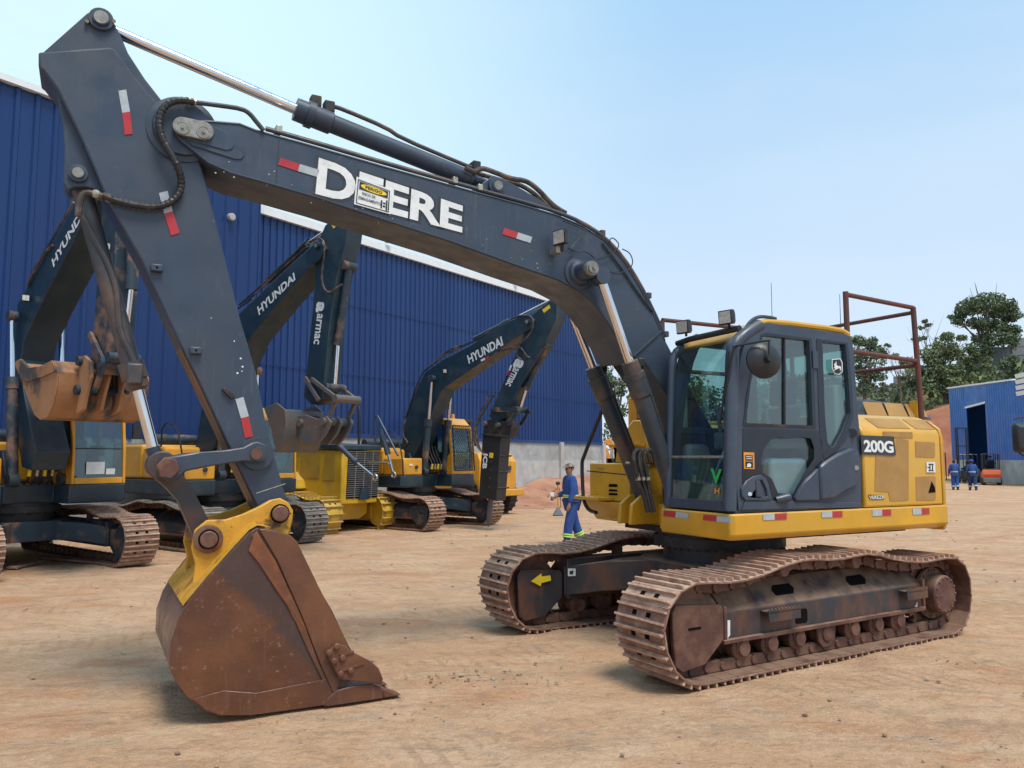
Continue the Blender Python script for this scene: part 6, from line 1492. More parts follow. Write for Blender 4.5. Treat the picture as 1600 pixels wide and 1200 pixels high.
# hammer hanging on the arm
hm = MB(); hm.prism(H3.ys([(754, 680), (783, 682), (775, 783), (748, 777)], -.24), (0, .40, 0)); ho_ = hm.build('hydraulic_hammer', M_BLK, h3, bevel=.02)
hm = MB(); hm.prism(H3.ys([(757, 660), (763, 655), (800, 660), (800, 664), (796, 684), (754, 680)], -.20), (0, .34, 0)); hm.build('hammer_bracket', M_DARK, ho_, bevel=.02)
hm = MB(); hm.prism(H3.ys([(753, 677), (792, 681), (792, 684), (753, 680)], -.27), (0, .46, 0)); hm.build('hammer_flange', M_DARK, ho_, bevel=.004)
for f_ in (.30, .55, .8):
    p0_, p1_ = H3.ys([(754, 680), (748, 777)], -.24), H3.ys([(783, 682), (775, 783)], -.24)
    a_ = p0_[0].lerp(p0_[1], f_); b_ = p1_[0].lerp(p1_[1], f_); MB().cyl(V3((b_.x + .0, -.22, b_.z)), V3((b_.x, .24, b_.z)), .022, seg=8).build('tie_rod', M_DARK, ho_)
for f_ in (.42, .55, .68, .82):
    c_ = p0_[0].lerp(p0_[1], f_).lerp(p1_[0].lerp(p1_[1], f_), .55); bar(c_, .045, -.255, -.238, M_DARK, ho_, 'bolt')
ch = MB(); q0_, q1_ = H3.y(768, 770, 0), H3.y(763, 823, 0); u_ = (q1_ - q0_).normalized(); ch.lathe(q0_, u_, [(0, .075), ((q1_ - q0_).length - .22, .075), ((q1_ - q0_).length, .012)], 14); ch.build('chisel', M_GREYB, ho_)
lettering('JCB', H3.ys([(754, 707), (752, 731), (760, 732), (762, 708)], -.246), M_WHT, ho_, bold=.05)
quadplate('yellow_label', H3.ys([(765, 707), (771, 708), (770, 716), (764, 715)], -.246), (0, .004, 0), M_STY, ho_)
for q in ((759, 662), (780, 664)): bar(H3.y(*q, -.2), .06, -.30, .28, M_GREYB, h3, 'pin')
for yy in (-.26, .2):
    a_, b_ = H3.y(768, 640, -.2), H3.y(812, 641, -.2); MB().prism([V3((p.x, yy, p.z)) for p in (a_ + V3((0, 0, .06)), b_ + V3((0, 0, .06)), b_ - V3((0, 0, .06)), a_ - V3((0, 0, .06)))], (0, .05, 0)).build('side_link', M_NAVYD, h3, bevel=.01)
    a_, b_ = H3.y(812, 641, -.2), H3.y(797, 664, -.2); MB().prism([V3((p.x, yy, p.z)) for p in (a_ + V3((.06, 0, 0)), b_ + V3((.06, 0, 0)), b_ - V3((.06, 0, 0)), a_ - V3((.06, 0, 0)))], (0, .05, 0)).build('bucket_link', M_NAVYD, h3, bevel=.01)
for px_r, px_w in ((756, 745),):
    pass

hyundai('middle navy excavator in the row, holding up a clean grey bucket beside the bulldozer', -6.71, 17.88, -38, dict(
    belt=M_BELTG, bucket_m=M_GREYB, pin_m=M_GREYB,
    boom=[(335, 560), (352, 512), (377, 487), (430, 437), (470, 400), (492, 379), (503, 378), (507, 388), (500, 404), (483, 418), (440, 466), (389, 529), (368, 575), (352, 640), (335, 700), (318, 716), (305, 700), (318, 620)],
    arm=[(494, 385), (508, 352), (516, 345), (532, 345), (544, 352), (541, 375), (527, 430), (515, 505), (506, 600), (503, 625), (486, 632), (474, 620), (478, 590), (492, 447)],
    pins=[(497, 384)], cyl_pin=(352, 575), arm_cyl=[(420, 438), (480, 382), (530, 348)], bkt_cyl=[(545, 416), (528, 537), (523, 606)],
    texts=[([(405, 492), (461, 437), (459, 426), (402, 480)], 'boom', 'HYUNDAI', .03), ([(496, 490), (490, 537), (498, 538), (504, 491)], 'arm', 'armac', .02), ([(496, 473), (494, 486), (504, 487), (506, 474)], 'arm', 'a', .05)],
    patches=[([(518, 352), (523, 350), (526, 353), (521, 357)], 'arm', M_STY)],
    hoses=[[(483, 378, -.3), (497, 371, -.36), (507, 377, -.36), (507, 400, -.34), (502, 430, -.3), (506, 453, -.28), (516, 458, -.25), (525, 450, -.22), (535, 444, -.15)]],
    pipes=[[(372, 482, -.2), (400, 458, -.2), (440, 420, -.2), (480, 385, -.2)], [(374, 476, -.1), (402, 452, -.1), (442, 414, -.1), (484, 372, -.1)], [(378, 478, -.27), (395, 466, -.27)]],
    bucket=[(412, 637), (420, 634), (432, 629), (445, 640), (447, 660), (444, 683), (438, 700), (431, 707), (427, 690), (424, 672)], open=(0, 3) if False else (0, 3),
    bw=.95, ears=((476, 661), (512, 659), (528, 623)), ear_poly=[(470, 650), (482, 648), (500, 655), (515, 650), (522, 660), (514, 678), (500, 695), (472, 690), (470, 670)],
    links=[((478, 590), (500, 626)), ((528, 623), (512, 659)), ((488, 592), (528, 623))]))

hyundai('nearest navy excavator in the row, holding up a bucket caked in orange mud', -8.78, 14.08, -38, dict(
    belt=M_BELTO, bucket_m=M_MUD, pin_m=M_NAVYD, boom_m=M_NAVY, arm_m=M_NAVYD,
    boom=[(117, 318), (140, 282), (155, 278), (160, 290), (152, 312), (125, 355), (92, 420), (60, 483), (37, 533), (32, 562), (36, 610), (46, 660), (56, 705), (48, 735), (34, 730), (27, 690), (24, 600), (24, 520), (27, 475), (47, 440), (80, 382)],
    arm=[(152, 290), (165, 262), (178, 268), (182, 300), (180, 400), (172, 500), (166, 560), (156, 585), (145, 575), (143, 552), (147, 500), (158, 340)],
    pins=[(150, 292)], cyl_pin=(19, 494), rodfrac=.40, bkt_cyl=[(205, 330), (205, 450), (193, 560)],
    texts=[([(84, 417), (138, 323), (134, 313), (81, 406)], 'boom', 'HYUNDAI', .03), ([(166, 381), (164, 392), (170, 393), (172, 382)], 'arm', 'a', .05)],
    hoses=[[(43, 448, -.3), (50, 430, -.3), (70, 395, -.3), (82, 383, -.3)]],
    pipes=[[(46, 436, -.2), (80, 378, -.2), (115, 316, -.2)], [(48, 430, -.1), (82, 373, -.1), (117, 311, -.1)]], lamps=[(40, 466)],
    bucket=[(24, 566), (33, 561), (45, 575), (66, 572), (84, 563), (90, 580), (88, 604), (82, 632), (74, 652), (62, 656), (53, 648), (42, 620), (32, 592)], open=(0, 4),
    band=[(24, 566), (33, 561), (45, 575), (66, 572), (83, 563), (90, 579), (70, 588), (46, 596), (38, 594), (30, 583)],
    bw=1.42, ears=((135, 565), (132, 610), (163, 568)), ear_poly=[(130, 560), (140, 556), (150, 566), (150, 590), (144, 612), (138, 640), (126, 648), (130, 625), (128, 600), (132, 580)],
    links=[((143, 521), (165, 568)), ((137, 566), (138, 612)), ((165, 568), (150, 612))],
    papers=[[(135, 722), (164, 721.5), (163, 740.5), (134.5, 741)], [(166, 732), (180, 732), (179, 741), (165, 741)]]))

# ------------------------------------------------------------------ bulldozer between them
DZ = Frame(-5.15, 21.35, -38)
dz = thing('bulldozer', 'yellow bulldozer without its blade, black slatted grille facing out between two excavators', 'bulldozer', DZ.o, DZ.yaw)
M_DYEL = mat('dozer_yellow', (0.60, 0.37, 0.022), 0.42, dirt=(0.50, 0.32, 0.05), amt=0.45, scale=1.6, dust=(0.5, 0.37, 0.16), dustamt=.4)
M_DTRK = mat('yellow_track_paint', (0.55, 0.35, 0.045), 0.55, dirt=(0.36, 0.235, 0.10), amt=0.45, scale=4, dust=(0.5, 0.37, 0.2), dustamt=.4)
for s in (1, -1):
    make_belt('track_belt', dz, s * .92, None, M_DTRK, w=.52, sx=.80, chain=False, grouse=(.40,), gh=.075, gm=M_DTRK)
    MB().bb(-1.3, 1.2, s * .76, s * 1.05, .22, .66).build('track_frame', M_DYEL, dz, bevel=.05)
    w_ = MB(); w_.lathe((1.38, s * .78, .44), (0, s, 0), [(0, .05), (0, .36), (.04, .38), (.24, .38), (.28, .36), (.28, .05)], 24); w_.build('idler_wheel', M_DYEL, dz)
    w_ = MB(); w_.lathe((-1.42, s * .78, .44), (0, s, 0), [(0, .05), (0, .38), (.28, .38), (.28, .05)], 20); w_.build('sprocket', M_DYEL, dz)
nb = MB(); nb.prism([(1.55, -.60, z) if False else (x_, -.62, z_) for x_, z_ in ((1.55, .70), (1.62, 2.05), (-.55, 2.12), (-.55, 1.0), (.1, .70))], (0, 1.24, 0)); nbo = nb.build('nose', M_DYEL, dz, bevel=.03)
MB().prism([(x_, -.66, z_) for x_, z_ in ((1.66, 2.06), (1.66, 2.20), (-.1, 2.28), (-.1, 2.13))], (0, 1.32, 0)).build('engine_hood', M_NAVY, dz, bevel=.03)
MB().prism([(1.56, -.44, .84), (1.56, .60, .84), (1.625, .60, 2.04), (1.625, -.44, 2.04)], (.012, 0, 0)).build('grille', M_VOID, nbo)
gl = MB()
for k in range(22):
    f_ = (k + .5) / 22; gl.prism([(1.575 + .065 * f_, -.44, .85 + 1.18 * f_), (1.575 + .065 * f_, .60, .85 + 1.18 * f_), (1.595 + .065 * f_, .60, .868 + 1.18 * f_), (1.595 + .065 * f_, -.44, .868 + 1.18 * f_)], (.0, 0, .012))
for yy in (-.2, .08, .36): gl.prism([(1.572, yy, .84), (1.572, yy + .02, .84), (1.64, yy + .02, 2.04), (1.64, yy, 2.04)], (.022, 0, 0))
gl.build('grille_slats', mat('grille_grey', (.16, .17, .18), .5), nbo)
MB().prism([(1.60, -.08, .80), (1.60, .26, .80), (1.62, .16, 1.12), (1.62, .02, 1.12)], (.06, 0, 0)).build('tow_bracket', M_NAVY, nbo, bevel=.01)
for a_, b_ in (((-.1, 1.35), (.75, 1.95)), ((.85, 1.3), (1.35, 1.95))):
    MB().prism([(a_[0], -.635, a_[1]), (b_[0], -.635, a_[1]), (b_[0], -.635, b_[1]), (a_[0] + .1, -.635, b_[1])], (0, .01, 0)).build('side_vent', mat('ochre_mesh', (.40, .25, .03), .8, bump=.3, bscale=200), nbo)
bl_ = MB(); bl_.loft_pts([[(1.2, y_, z_), (1.2, -y_, z_), (-1.2, -y_, z_), (-1.2, y_, z_)] for y_, z_ in ((.35, .28), (.60, .42), (.62, .72))]); bl_.build('belly_guard', M_DYEL, dz, bevel=.03)
fd_ = MB(); fd_.prism([(x_, -1.10, z_) for x_, z_ in ((.2, 1.05), (-1.6, 1.10), (-1.6, 1.5), (-.2, 1.5), (.1, 1.3))], (0, 2.2, 0)); fd_.build('fender', M_DYEL, dz, bevel=.05)
cbm = MB()
for x_ in (-.25, -1.5):
    for y_ in (-.75, .75): cbm.bb(x_ - .05, x_ + .05, y_ - .05, y_ + .05, 1.5, 2.85)
cbm.bb(-1.6, -.15, -.85, .85, 2.85, 2.97); cbo_ = cbm.build('cab', M_BLK, dz, bevel=.02)
quadplate('cab_glass', [(-.22, -.7, 1.55), (-.22, .7, 1.55), (-.22, .7, 2.82), (-.22, -.7, 2.82)], (-.005, 0, 0), G_DARK, cbo_)
for y_ in (-.76, .76): quadplate('cab_glass', [(-.3, y_, 1.55), (-1.45, y_, 1.55), (-1.45, y_, 2.82), (-.3, y_, 2.82)], (0, .005, 0), G_DARK, cbo_)
MB().bb(-1.2, -.75, -.25, .25, 1.5, 2.3).build('seat', M_SEAT, cbo_, bevel=.05)
mf = MB(); mf.cyl((.55, -.25, 2.2), (.55, -.25, 2.62), .17, seg=20); mf.cyl((.55, -.25, 2.62), (.55, -.25, 2.66), .19, seg=20); mf.build('air_cleaner', M_RUB, dz)
MB().tube([(1.1, .35, 2.2), (1.12, .35, 3.0), (1.05, .35, 3.25)], .035, 8, 1).build('exhaust_pipe', M_BLK, dz)
def liftcyl(y_, p0, p1, p2):
    a_, m_, b_ = V3(p0), V3(p1), V3(p2); c_ = MB().cyl(a_, m_, .065, seg=14).build('lift_cylinder', M_SLATE2, dz); u_ = (b_ - m_).normalized()
    MB().cyl(m_, b_, .036, seg=12).build('rod', M_CHR, c_); MB().cyl(m_ - u_ * .12, m_ + u_ * .03, .08, seg=14).build('cylinder_head', M_SLATE2, c_)
    rg = MB(); n_ = V3((0, 1, 0)).cross(u_).normalized(); 
    rg.tube([b_ + u_ * .07 + (u_ * math.cos(t_) + n_ * math.sin(t_)) * .07 for t_ in [2 * math.pi * i / 14 for i in range(15)]], .028, 6); rg.build('rod_eye', M_GALV, c_)
Q0, Q1, Q2 = [DZ.y(*q, -.80) for q in ((530, 697), (556, 722), (583, 744))]
liftcyl(0, Q0, Q1, Q2)
Q0, Q1, Q2 = [DZ.y(*q, .80) for q in ((594, 672), (606, 708), (614, 738))]
liftcyl(0, Q0, Q1, Q2)
MB().tube([DZ.y(*p, .75) for p in ((586, 690), (586, 652), (590, 650), (622, 712))], .03, 7, 0).build('hose_guard', M_SLATE, dz)
MB().tube([DZ.y(*p, .2) for p in ((557, 726), (570, 723), (600, 723), (608, 724))], .03, 7, 1).build('hose_guard', M_GALV, dz)

# ------------------------------------------------------------------ yellow loader half hidden behind the hammer
LD = Frame(-1.05, 26.6, -38)
ld = thing('wheel_loader', 'yellow wheel loader half hidden behind the black hydraulic hammer', 'loader', LD.o, LD.yaw)
lb_ = MB(); lb_.loft_pts([[(x_, y_, .75) for x_, y_ in ((.75, -.95), (.75, .95), (-2.2, .95), (-2.2, -.95))], [(x_, y_, 1.75) for x_, y_ in ((.80, -.95), (.80, .95), (-2.2, .95), (-2.2, -.95))], [(x_, y_, 2.05) for x_, y_ in ((.6, -.85), (.6, .85), (-2.2, .85), (-2.2, -.85))]])
lbo = lb_.build('body', M_ORG, ld, bevel=.05)
MB().bb(.78, 1.05, -1.05, 1.05, .62, .84).build('bumper', M_ORG, lbo, bevel=.03)
for k in range(7): MB().bb(.815, .822, -.7 + .0, .15, 1.0 + k * .09, 1.04 + k * .09).build('vent_slot', M_DARK, lbo)
quadplate('label', [(.80, .45, 1.45), (.80, .62, 1.45), (.805, .62, 1.6), (.805, .45, 1.6)], (.02, 0, 0), M_DKG, lbo)
for x_ in (.15, -2.4):
    for y_ in (-.85, .85):
        w_ = MB(); w_.lathe((x_, y_ - .22 * (1 if y_ > 0 else -1), .62), (0, 1 if y_ > 0 else -1, 0), [(0, .3), (0, .52), (.05, .62), (.38, .62), (.43, .52), (.43, .3), (.35, .28), (.35, .02)], 24)
        for i in range(20):
            a_ = 2 * math.pi * i / 20; w_.box((x_ + .62 * math.cos(a_), y_ , .62 + .62 * math.sin(a_)), (.05, .38, .05), Matrix.Rotation(-a_, 3, 'Y'))
        wo = w_.build('wheel', M_RUB, ld); MB().cyl((x_, y_ + .1 * (1 if y_ > 0 else -1), .62), (x_, y_ + .17 * (1 if y_ > 0 else -1), .62), .27, seg=16).build('rim', M_ORG, wo)
cbm = MB()
for x_ in (-1.1, -2.3):
    for y_ in (-.65, .65): cbm.bb(x_ - .05, x_ + .05, y_ - .05, y_ + .05, 2.0, 3.1)
cbm.bb(-2.4, -1.0, -.75, .75, 3.1, 3.2); cbm.build('cab', M_BLK, ld, bevel=.02)

# ------------------------------------------------------------------ small orange backhoe far away behind the step box
p_ = at_depth(957, 738, 50); bhx = Frame(p_.x, p_.y, 0)
bh = thing('backhoe', 'small orange backhoe far off at the end of the warehouse, seen above the step box', 'backhoe', (p_.x, p_.y, 0), 0)
def bhp(nm, pts, m, th): return MB().prism([at_depth(a, b, 50) - V3((p_.x, p_.y, 0)) for a, b in pts], (0, th, 0)).build(nm, m, bh, bevel=.02)
bhp('digging_boom', [(944, 691), (948, 686), (954, 686), (961, 696), (966, 702), (962, 706), (955, 699), (949, 694)], M_STO, .35)
bhp('digging_arm', [(944, 699), (949, 699), (957, 722), (955, 730), (949, 730), (949, 720)], M_STO, .3)
bhp('upright', [(959, 703), (967, 703), (968, 738), (961, 738)], M_STO, .8)
bhp('body', [(944, 716), (973, 716), (975, 738), (942, 738)], M_DARK, 2.2)
bhp('cab', [(958, 688), (976, 688), (977, 717), (958, 717)], M_INT, 1.6)
for dx in (-.6, .5): MB().cyl((dx, -.1, .45), (dx, .4, .45), .5, seg=16).build('wheel', M_RUB, bh, bevel=.05)

# ------------------------------------------------------------------ forklifts
def forklift(label, x, y, yaw, body_m, mast_h, canopy_m):
    f = thing('forklift', label, 'forklift', (x, y, 0), yaw, 'forklifts by the shed')
    b = MB(); b.loft_pts([[(-1.15, -.50, .35), (-1.15, .50, .35), (.9, .55, .35), (.9, -.55, .35)], [(-1.25, -.58, .75), (-1.25, .58, .75), (.9, .58, .75), (.9, -.58, .75)], [(-1.1, -.56, 1.08), (-1.1, .56, 1.08), (-.4, .56, 1.0), (-.4, -.56, 1.0)]])
    b.build('counterweight', body_m, f, bevel=.08, segs=3)
    MB().bb(-1.28, -.3, -.52, .52, .18, .50).build('rear_guard', M_CONS, f, bevel=.04)
    MB().bb(-.8, .25, -.42, .42, 1.02, 1.14).build('seat_deck', M_BLK, f, bevel=.05)
    s = MB(); s.bb(-.45, .0, -.25, .25, 1.14, 1.26); s.bb(-.5, -.38, -.25, .25, 1.2, 1.65); s.build('seat', M_SEAT, f, bevel=.04)
    g = MB()
    for y_ in (-.5, .5): g.tube([(-.85, y_, 1.05), (-.75, y_, 2.1), (.45, y_, 2.15), (.75, y_, 1.1)], .035, 8)
    g.build('overhead_guard', M_BLK, f)
    MB().bb(-.75, .46, -.50, .50, 2.13, 2.17).build('guard_roof', canopy_m, f, bevel=.01)
    m = MB()
    for y_ in (-.40, -.28, .28, .40): m.bb(1.02, 1.14, y_ - .035, y_ + .035, .1, mast_h)
    for z in (.5, mast_h * .66, mast_h - .06): m.bb(1.0, 1.05, -.42, .42, z, z + .07)
    m.build('mast', M_BLK, f, bevel=.008)
    c = MB(); c.bb(1.15, 1.2, -.5, .5, .3, .9); c.bb(1.2, 2.2, -.35, -.23, .12, .17); c.bb(1.2, 2.2, .23, .35, .12, .17); c.build('fork_carriage', M_DARK, f)
    for x_, r in ((.75, .34), (-.75, .27)):
        for y_ in (-.48, .48): MB().cyl((x_, y_ - .12, r), (x_, y_ + .12, r), r, seg=18).build('wheel', M_RUB, f, bevel=.05)
    st = MB(); st.tube([(.45, 0, 1.1), (.3, 0, 1.5)], .03, 8); st.build('steering_column', M_BLK, f)
    return f
M_FORK = mat('forklift_orange', (0.62, 0.10, 0.025), 0.45, var=.05)
p_ = ground_at(1549, 757.5); forklift('orange forklift with a black overhead guard, parked by the shed wall', p_.x, p_.y, math.radians(62), M_FORK, 2.2, M_RAIL)
FORK1 = p_
p_ = ground_at(1519, 755); forklift('forklift with a tall black mast and pale roof in front of the shed doorway', p_.x + .3, p_.y + 1, math.radians(225), M_CONS, 4.15, M_INT)

# ------------------------------------------------------------------ people
M_SKIN = mat('skin', (0.30, 0.155, 0.105), 0.6, var=.06)
M_SKIND = mat('dark_skin', (0.16, 0.085, 0.06), 0.6, var=.06)
M_COV = mat('blue_workwear', (0.018, 0.062, 0.24), 0.85, var=.12, dirt=(0.03, 0.075, 0.22), amt=.4, scale=6, bump=.3, bscale=14)
M_COVD = mat('dark_blue_workwear', (0.015, 0.035, 0.11), 0.85, var=.12, bump=.3, bscale=14)
M_LIME = mat('lime_reflective_band', (0.50, 0.80, 0.12), 0.5, var=.05)
M_SILV = mat('silver_reflective_band', (0.55, 0.66, 0.62), 0.4, var=.05)
M_BOOT = mat('brown_boot', (0.055, 0.032, 0.022), 0.7)
M_CAP = mat('camouflage_cap', (0.30, 0.24, 0.20), 0.85, dirt=(0.12, 0.06, 0.055), amt=.5, soft=.03, scale=14)
M_HAIR = mat('black_hair', (0.012, 0.010, 0.010), 0.7)
M_EYE = mat('eye', (0.02, 0.015, 0.012), 0.3)
M_LIP = mat('lips', (0.20, 0.08, 0.065), 0.6)
def skinned(name, V, E, m, parent, root, sub=2):
    keys = list(V); idx = {k: i for i, k in enumerate(keys)}
    me = bpy.data.meshes.new(name); me.from_pydata([V[k][0] for k in keys], [(idx[a], idx[b]) for a, b in E], [])
    o = bpy.data.objects.new(name, me); COL.objects.link(o); o.parent = parent; me.materials.append(m)
    sk = o.modifiers.new('skin', 'SKIN'); sk.use_smooth_shade = True
    if not me.skin_vertices: return o
    for k, i in idx.items():
        r = V[k][1]; d = me.skin_vertices[0].data[i]; d.radius = (r, r) if not isinstance(r, tuple) else r; d.use_root = (k == root)
    sb = o.modifiers.new('subdivision', 'SUBSURF'); sb.levels = sub; sb.render_levels = sub
    return o
def person(label, loc, yaw, legs, arms, head_yaw=0.0, cap='cap', lean=.03, skin=None, top=None, trousers=None, band=None, seated=False, hold=False, sc=1.0):
    """legs / arms: ((hip swing, knee bend), ...) left then right, in degrees"""
    skin, top, trousers, band = skin or M_SKIN, top or M_COV, trousers or M_COV, band or M_LIME
    p = thing('person', label, 'person', loc, yaw); p.scale = (sc, sc, sc)
    R = math.radians
    V = {}; hz = .93
    V['pelvis'] = ((0, 0, hz), .125); V['waist'] = ((lean * .4, 0, 1.10), .115); V['chest'] = ((lean, 0, 1.30), .135); V['collar'] = ((lean, 0, 1.43), .085)
    V['neck'] = ((lean + .01, 0, 1.48), .060)
    hx, hy_ = math.cos(head_yaw), math.sin(head_yaw); hc = V3((lean + .02, 0, 0))
    V['jaw'] = ((hc.x + hx * .018, hy_ * .018, 1.535), .074); V['face'] = ((hc.x + hx * .012, hy_ * .012, 1.61), .092); V['crown'] = ((hc.x - hx * .008, -hy_ * .008, 1.68), .082)
    E = [('pelvis', 'waist'), ('waist', 'chest'), ('chest', 'collar'), ('collar', 'neck'), ('neck', 'jaw'), ('jaw', 'face'), ('face', 'crown')]
    J = {}
    for s, nm, (hs, kb) in ((1, 'l', legs[0]), (-1, 'r', legs[1])):
        hip = V3((0, .095 * s, hz - .05)); a = R(hs); knee = hip + V3((math.sin(a), 0, -math.cos(a))) * .42; b = a - R(kb)
        ank = knee + V3((math.sin(b), 0, -math.cos(b))) * .40; f = b * .5
        toe = ank + V3((math.cos(f), s * .04, math.sin(f) - .22)) * .15
        J[nm] = (hip, knee, ank, toe)
        for k, q, r in (('hip', hip, .095), ('knee', knee, .058), ('ankle', ank, .042), ('toe', toe, .035)): V[nm + k] = (tuple(q), r)
        E += [('pelvis', nm + 'hip'), (nm + 'hip', nm + 'knee'), (nm + 'knee', nm + 'ankle'), (nm + 'ankle', nm + 'toe')]
    A_ = {}
    for s, nm, (sw, eb, out) in ((1, 'L', arms[0]), (-1, 'R', arms[1])):
        sh_ = V3((lean, .175 * s, 1.40)); a = R(sw); o_ = R(out); el = sh_ + V3((math.sin(a), math.sin(o_) * s, -math.cos(a) * math.cos(o_))) * .29
        b = a + R(eb); wr_ = el + V3((math.sin(b), -.10 * s if eb > 40 else math.sin(o_) * .4 * s, -math.cos(b))) * .25
        d = (wr_ - el).normalized(); hd_ = wr_ + d * .05
        A_[nm] = (sh_, el, wr_, hd_)
        for k, q, r in (('sh', sh_, .070), ('el', el, .045), ('wr', wr_, .030), ('palm', hd_, .036)): V[nm + k] = (tuple(q), r)
        E += [('chest', nm + 'sh'), (nm + 'sh', nm + 'el'), (nm + 'el', nm + 'wr'), (nm + 'wr', nm + 'palm')]
        side = d.orthogonal(); side = V3((d.z, 0, -d.x)).normalized(); curl = V3((0, -s, 0))
        for i, ln in enumerate((.065, .078, .075, .058)):
            k0 = hd_ + side * (.027 - .018 * i) + d * .030; k1 = k0 + d * ln * .5 + curl * .008; k2 = k1 + d * ln * .35 + curl * .025
            for j, (q, r) in enumerate(((k1, .0095), (k2, .0085))): V[f'{nm}f{i}{j}'] = (tuple(q), r)
            V[f'{nm}f{i}k'] = (tuple(k0), .011)
            E += [(nm + 'palm', f'{nm}f{i}k'), (f'{nm}f{i}k', f'{nm}f{i}0'), (f'{nm}f{i}0', f'{nm}f{i}1')]
        t0 = hd_ + side * .034 - d * .012; t1 = t0 + (side * .6 + d * .7 + curl * .4) * .04
        V[nm + 't0'] = (tuple(t0), .013); V[nm + 't1'] = (tuple(t1), .010); E += [(nm + 'palm', nm + 't0'), (nm + 't0', nm + 't1')]
    body = skinned('body', V, E, skin, p, 'pelvis', 1)
    # face
    hd3 = V3((hc.x, 0, 1.615)); fw = V3((hx, hy_, 0)); lf = V3((-hy_, hx, 0))
    fc = MB(); fc.ball(hd3 + fw * .108 + V3((0, 0, -.012)), .016, 1, 1, 1.4, 8, 6); 
    for s in (1, -1): fc.ball(hd3 + lf * .096 * s + fw * -.004 + V3((0, 0, -.01)), .026, .5, .5, 1.2, 8, 6)
    fc.build('nose_and_ears', skin, body)
    ey = MB()
    for s in (1, -1): ey.ball(hd3 + fw * .092 + lf * .032 * s + V3((0, 0, .014)), .012, 1, 1, .7, 8, 6)
    ey.build('eyes', M_EYE, body); MB().ball(hd3 + fw * .089 + V3((0, 0, -.055)), .020, .5, 1, .35, 8, 6).build('mouth', M_LIP, body)
    hr = MB(); hr.ball(hd3 - fw * .016 + V3((0, 0, .03)), .088, 1, 1, 1, 12, 8); hr.build('hair', M_HAIR, body)
    if cap == 'cap':
        c = MB(); R_ = []
        for i in range(7):
            th = math.pi / 2 * i / 6; rad = max(.104 * math.cos(th), .002)
            R_.append([c.bm.verts.new(hd3 + V3((0, 0, .045 + .085 * math.sin(th))) + (fw * math.cos(t_) + lf * math.sin(t_)) * rad) for t_ in [2 * math.pi * k / 18 for k in range(18)]])
        c.loft(R_)
        o_ = [hd3 + V3((0, 0, .048)) + (fw * math.cos(t_) + lf * math.sin(t_)) * .10 for t_ in [-.9 + .3 * k for k in range(7)]]
        i_ = [hd3 + V3((0, 0, .038)) + fw * .06 + (fw * math.cos(t_) * 1.1 + lf * math.sin(t_) * .9) * .115 for t_ in [-.9 + .3 * k for k in range(7)]]
        c.prism(o_ + list(reversed(i_)), (0, 0, .008)); c.build('cap', M_CAP, body)
    elif cap == 'helmet':
        c = MB(); R_ = []
        for i in range(7):
            th = math.pi / 2 * i / 6; rad = max(.125 * math.cos(th), .002)
            R_.append([c.bm.verts.new(hd3 + V3((0, 0, .03 + .115 * math.sin(th))) + (fw * math.cos(t_) * 1.1 + lf * math.sin(t_)) * rad) for t_ in [2 * math.pi * k / 18 for k in range(18)]])
        c.loft(R_); c.cyl(hd3 + V3((0, 0, .025)), hd3 + V3((0, 0, .035)), .15, seg=18); c.build('helmet', M_COV, body)
    # jacket
    JV = {'hem': ((0, 0, .80 if not seated else .92), .195), 'waist': ((lean * .4, 0, 1.08), .180), 'chest': ((lean, 0, 1.29), .196), 'collar': ((lean, 0, 1.44), .098)}
    JE = [('hem', 'waist'), ('waist', 'chest'), ('chest', 'collar')]
    for nm, (sh_, el, wr_, hd_) in A_.items():
        JV[nm + 's'] = (tuple(sh_), .104); JV[nm + 'e'] = (tuple(el), .080); JV[nm + 'w'] = (tuple(wr_ + (el - wr_) * .08), .055)
        JE += [('chest', nm + 's'), (nm + 's', nm + 'e'), (nm + 'e', nm + 'w')]
    jk = skinned('jacket', JV, JE, top, body, 'hem')
    TV = {'seat': ((0, 0, hz + .02), .150)}; TE = []
    for nm, (hip, knee, ank, toe) in J.items():
        TV[nm + 'h'] = (tuple(hip), .125); TV[nm + 'k'] = (tuple(knee), .106); TV[nm + 'a'] = (tuple(ank + (knee - ank) * .08), .102)
        TE += [('seat', nm + 'h'), (nm + 'h', nm + 'k'), (nm + 'k', nm + 'a')]
    tr_o = skinned('trousers', TV, TE, trousers, body, 'seat')
    for nm, (hip, knee, ank, toe) in J.items():
        u = (ank - knee).normalized(); q = knee + u * .20
        MB().cyl(q, q + u * .028, .110, .110, 16).build('reflective_band', band, tr_o); MB().cyl(q + u * .045, q + u * .073, .110, .110, 16).build('reflective_band', band, tr_o)
        bt = MB(); bt.loft_pts([[ank + V3((dx, dy, dz)) for dx, dy in ((-.06, -.045), (.03, -.048), (.16, -.045), (.20, -.01), (.20, .01), (.16, .045), (.03, .048), (-.06, .045))] for dz in (-.075,)] + [[ank + V3((dx, dy, -.03)) for dx, dy in ((-.06, -.045), (.03, -.048), (.15, -.042), (.19, -.01), (.19, .01), (.15, .042), (.03, .048), (-.06, .045))]] + [[ank + V3((dx, dy, .08)) for dx, dy in ((-.055, -.04), (.0, -.05), (.05, -.04), (.06, -.01), (.06, .01), (.05, .04), (.0, .05), (-.055, .04))]])
        bt.build('boot', M_BOOT, body, bevel=.01)
    wb = MB(); wb.lathe((lean * .35, 0, 1.02), (0, 0, 1), [(0, .190), (.022, .188)], 20); wb.lathe((lean * .35, 0, 1.055), (0, 0, 1), [(0, .187), (.022, .186)], 20)
    wbo = wb.build('reflective_band', band, jk)
    return p, A_, body
WK = ground_at(894, 852)
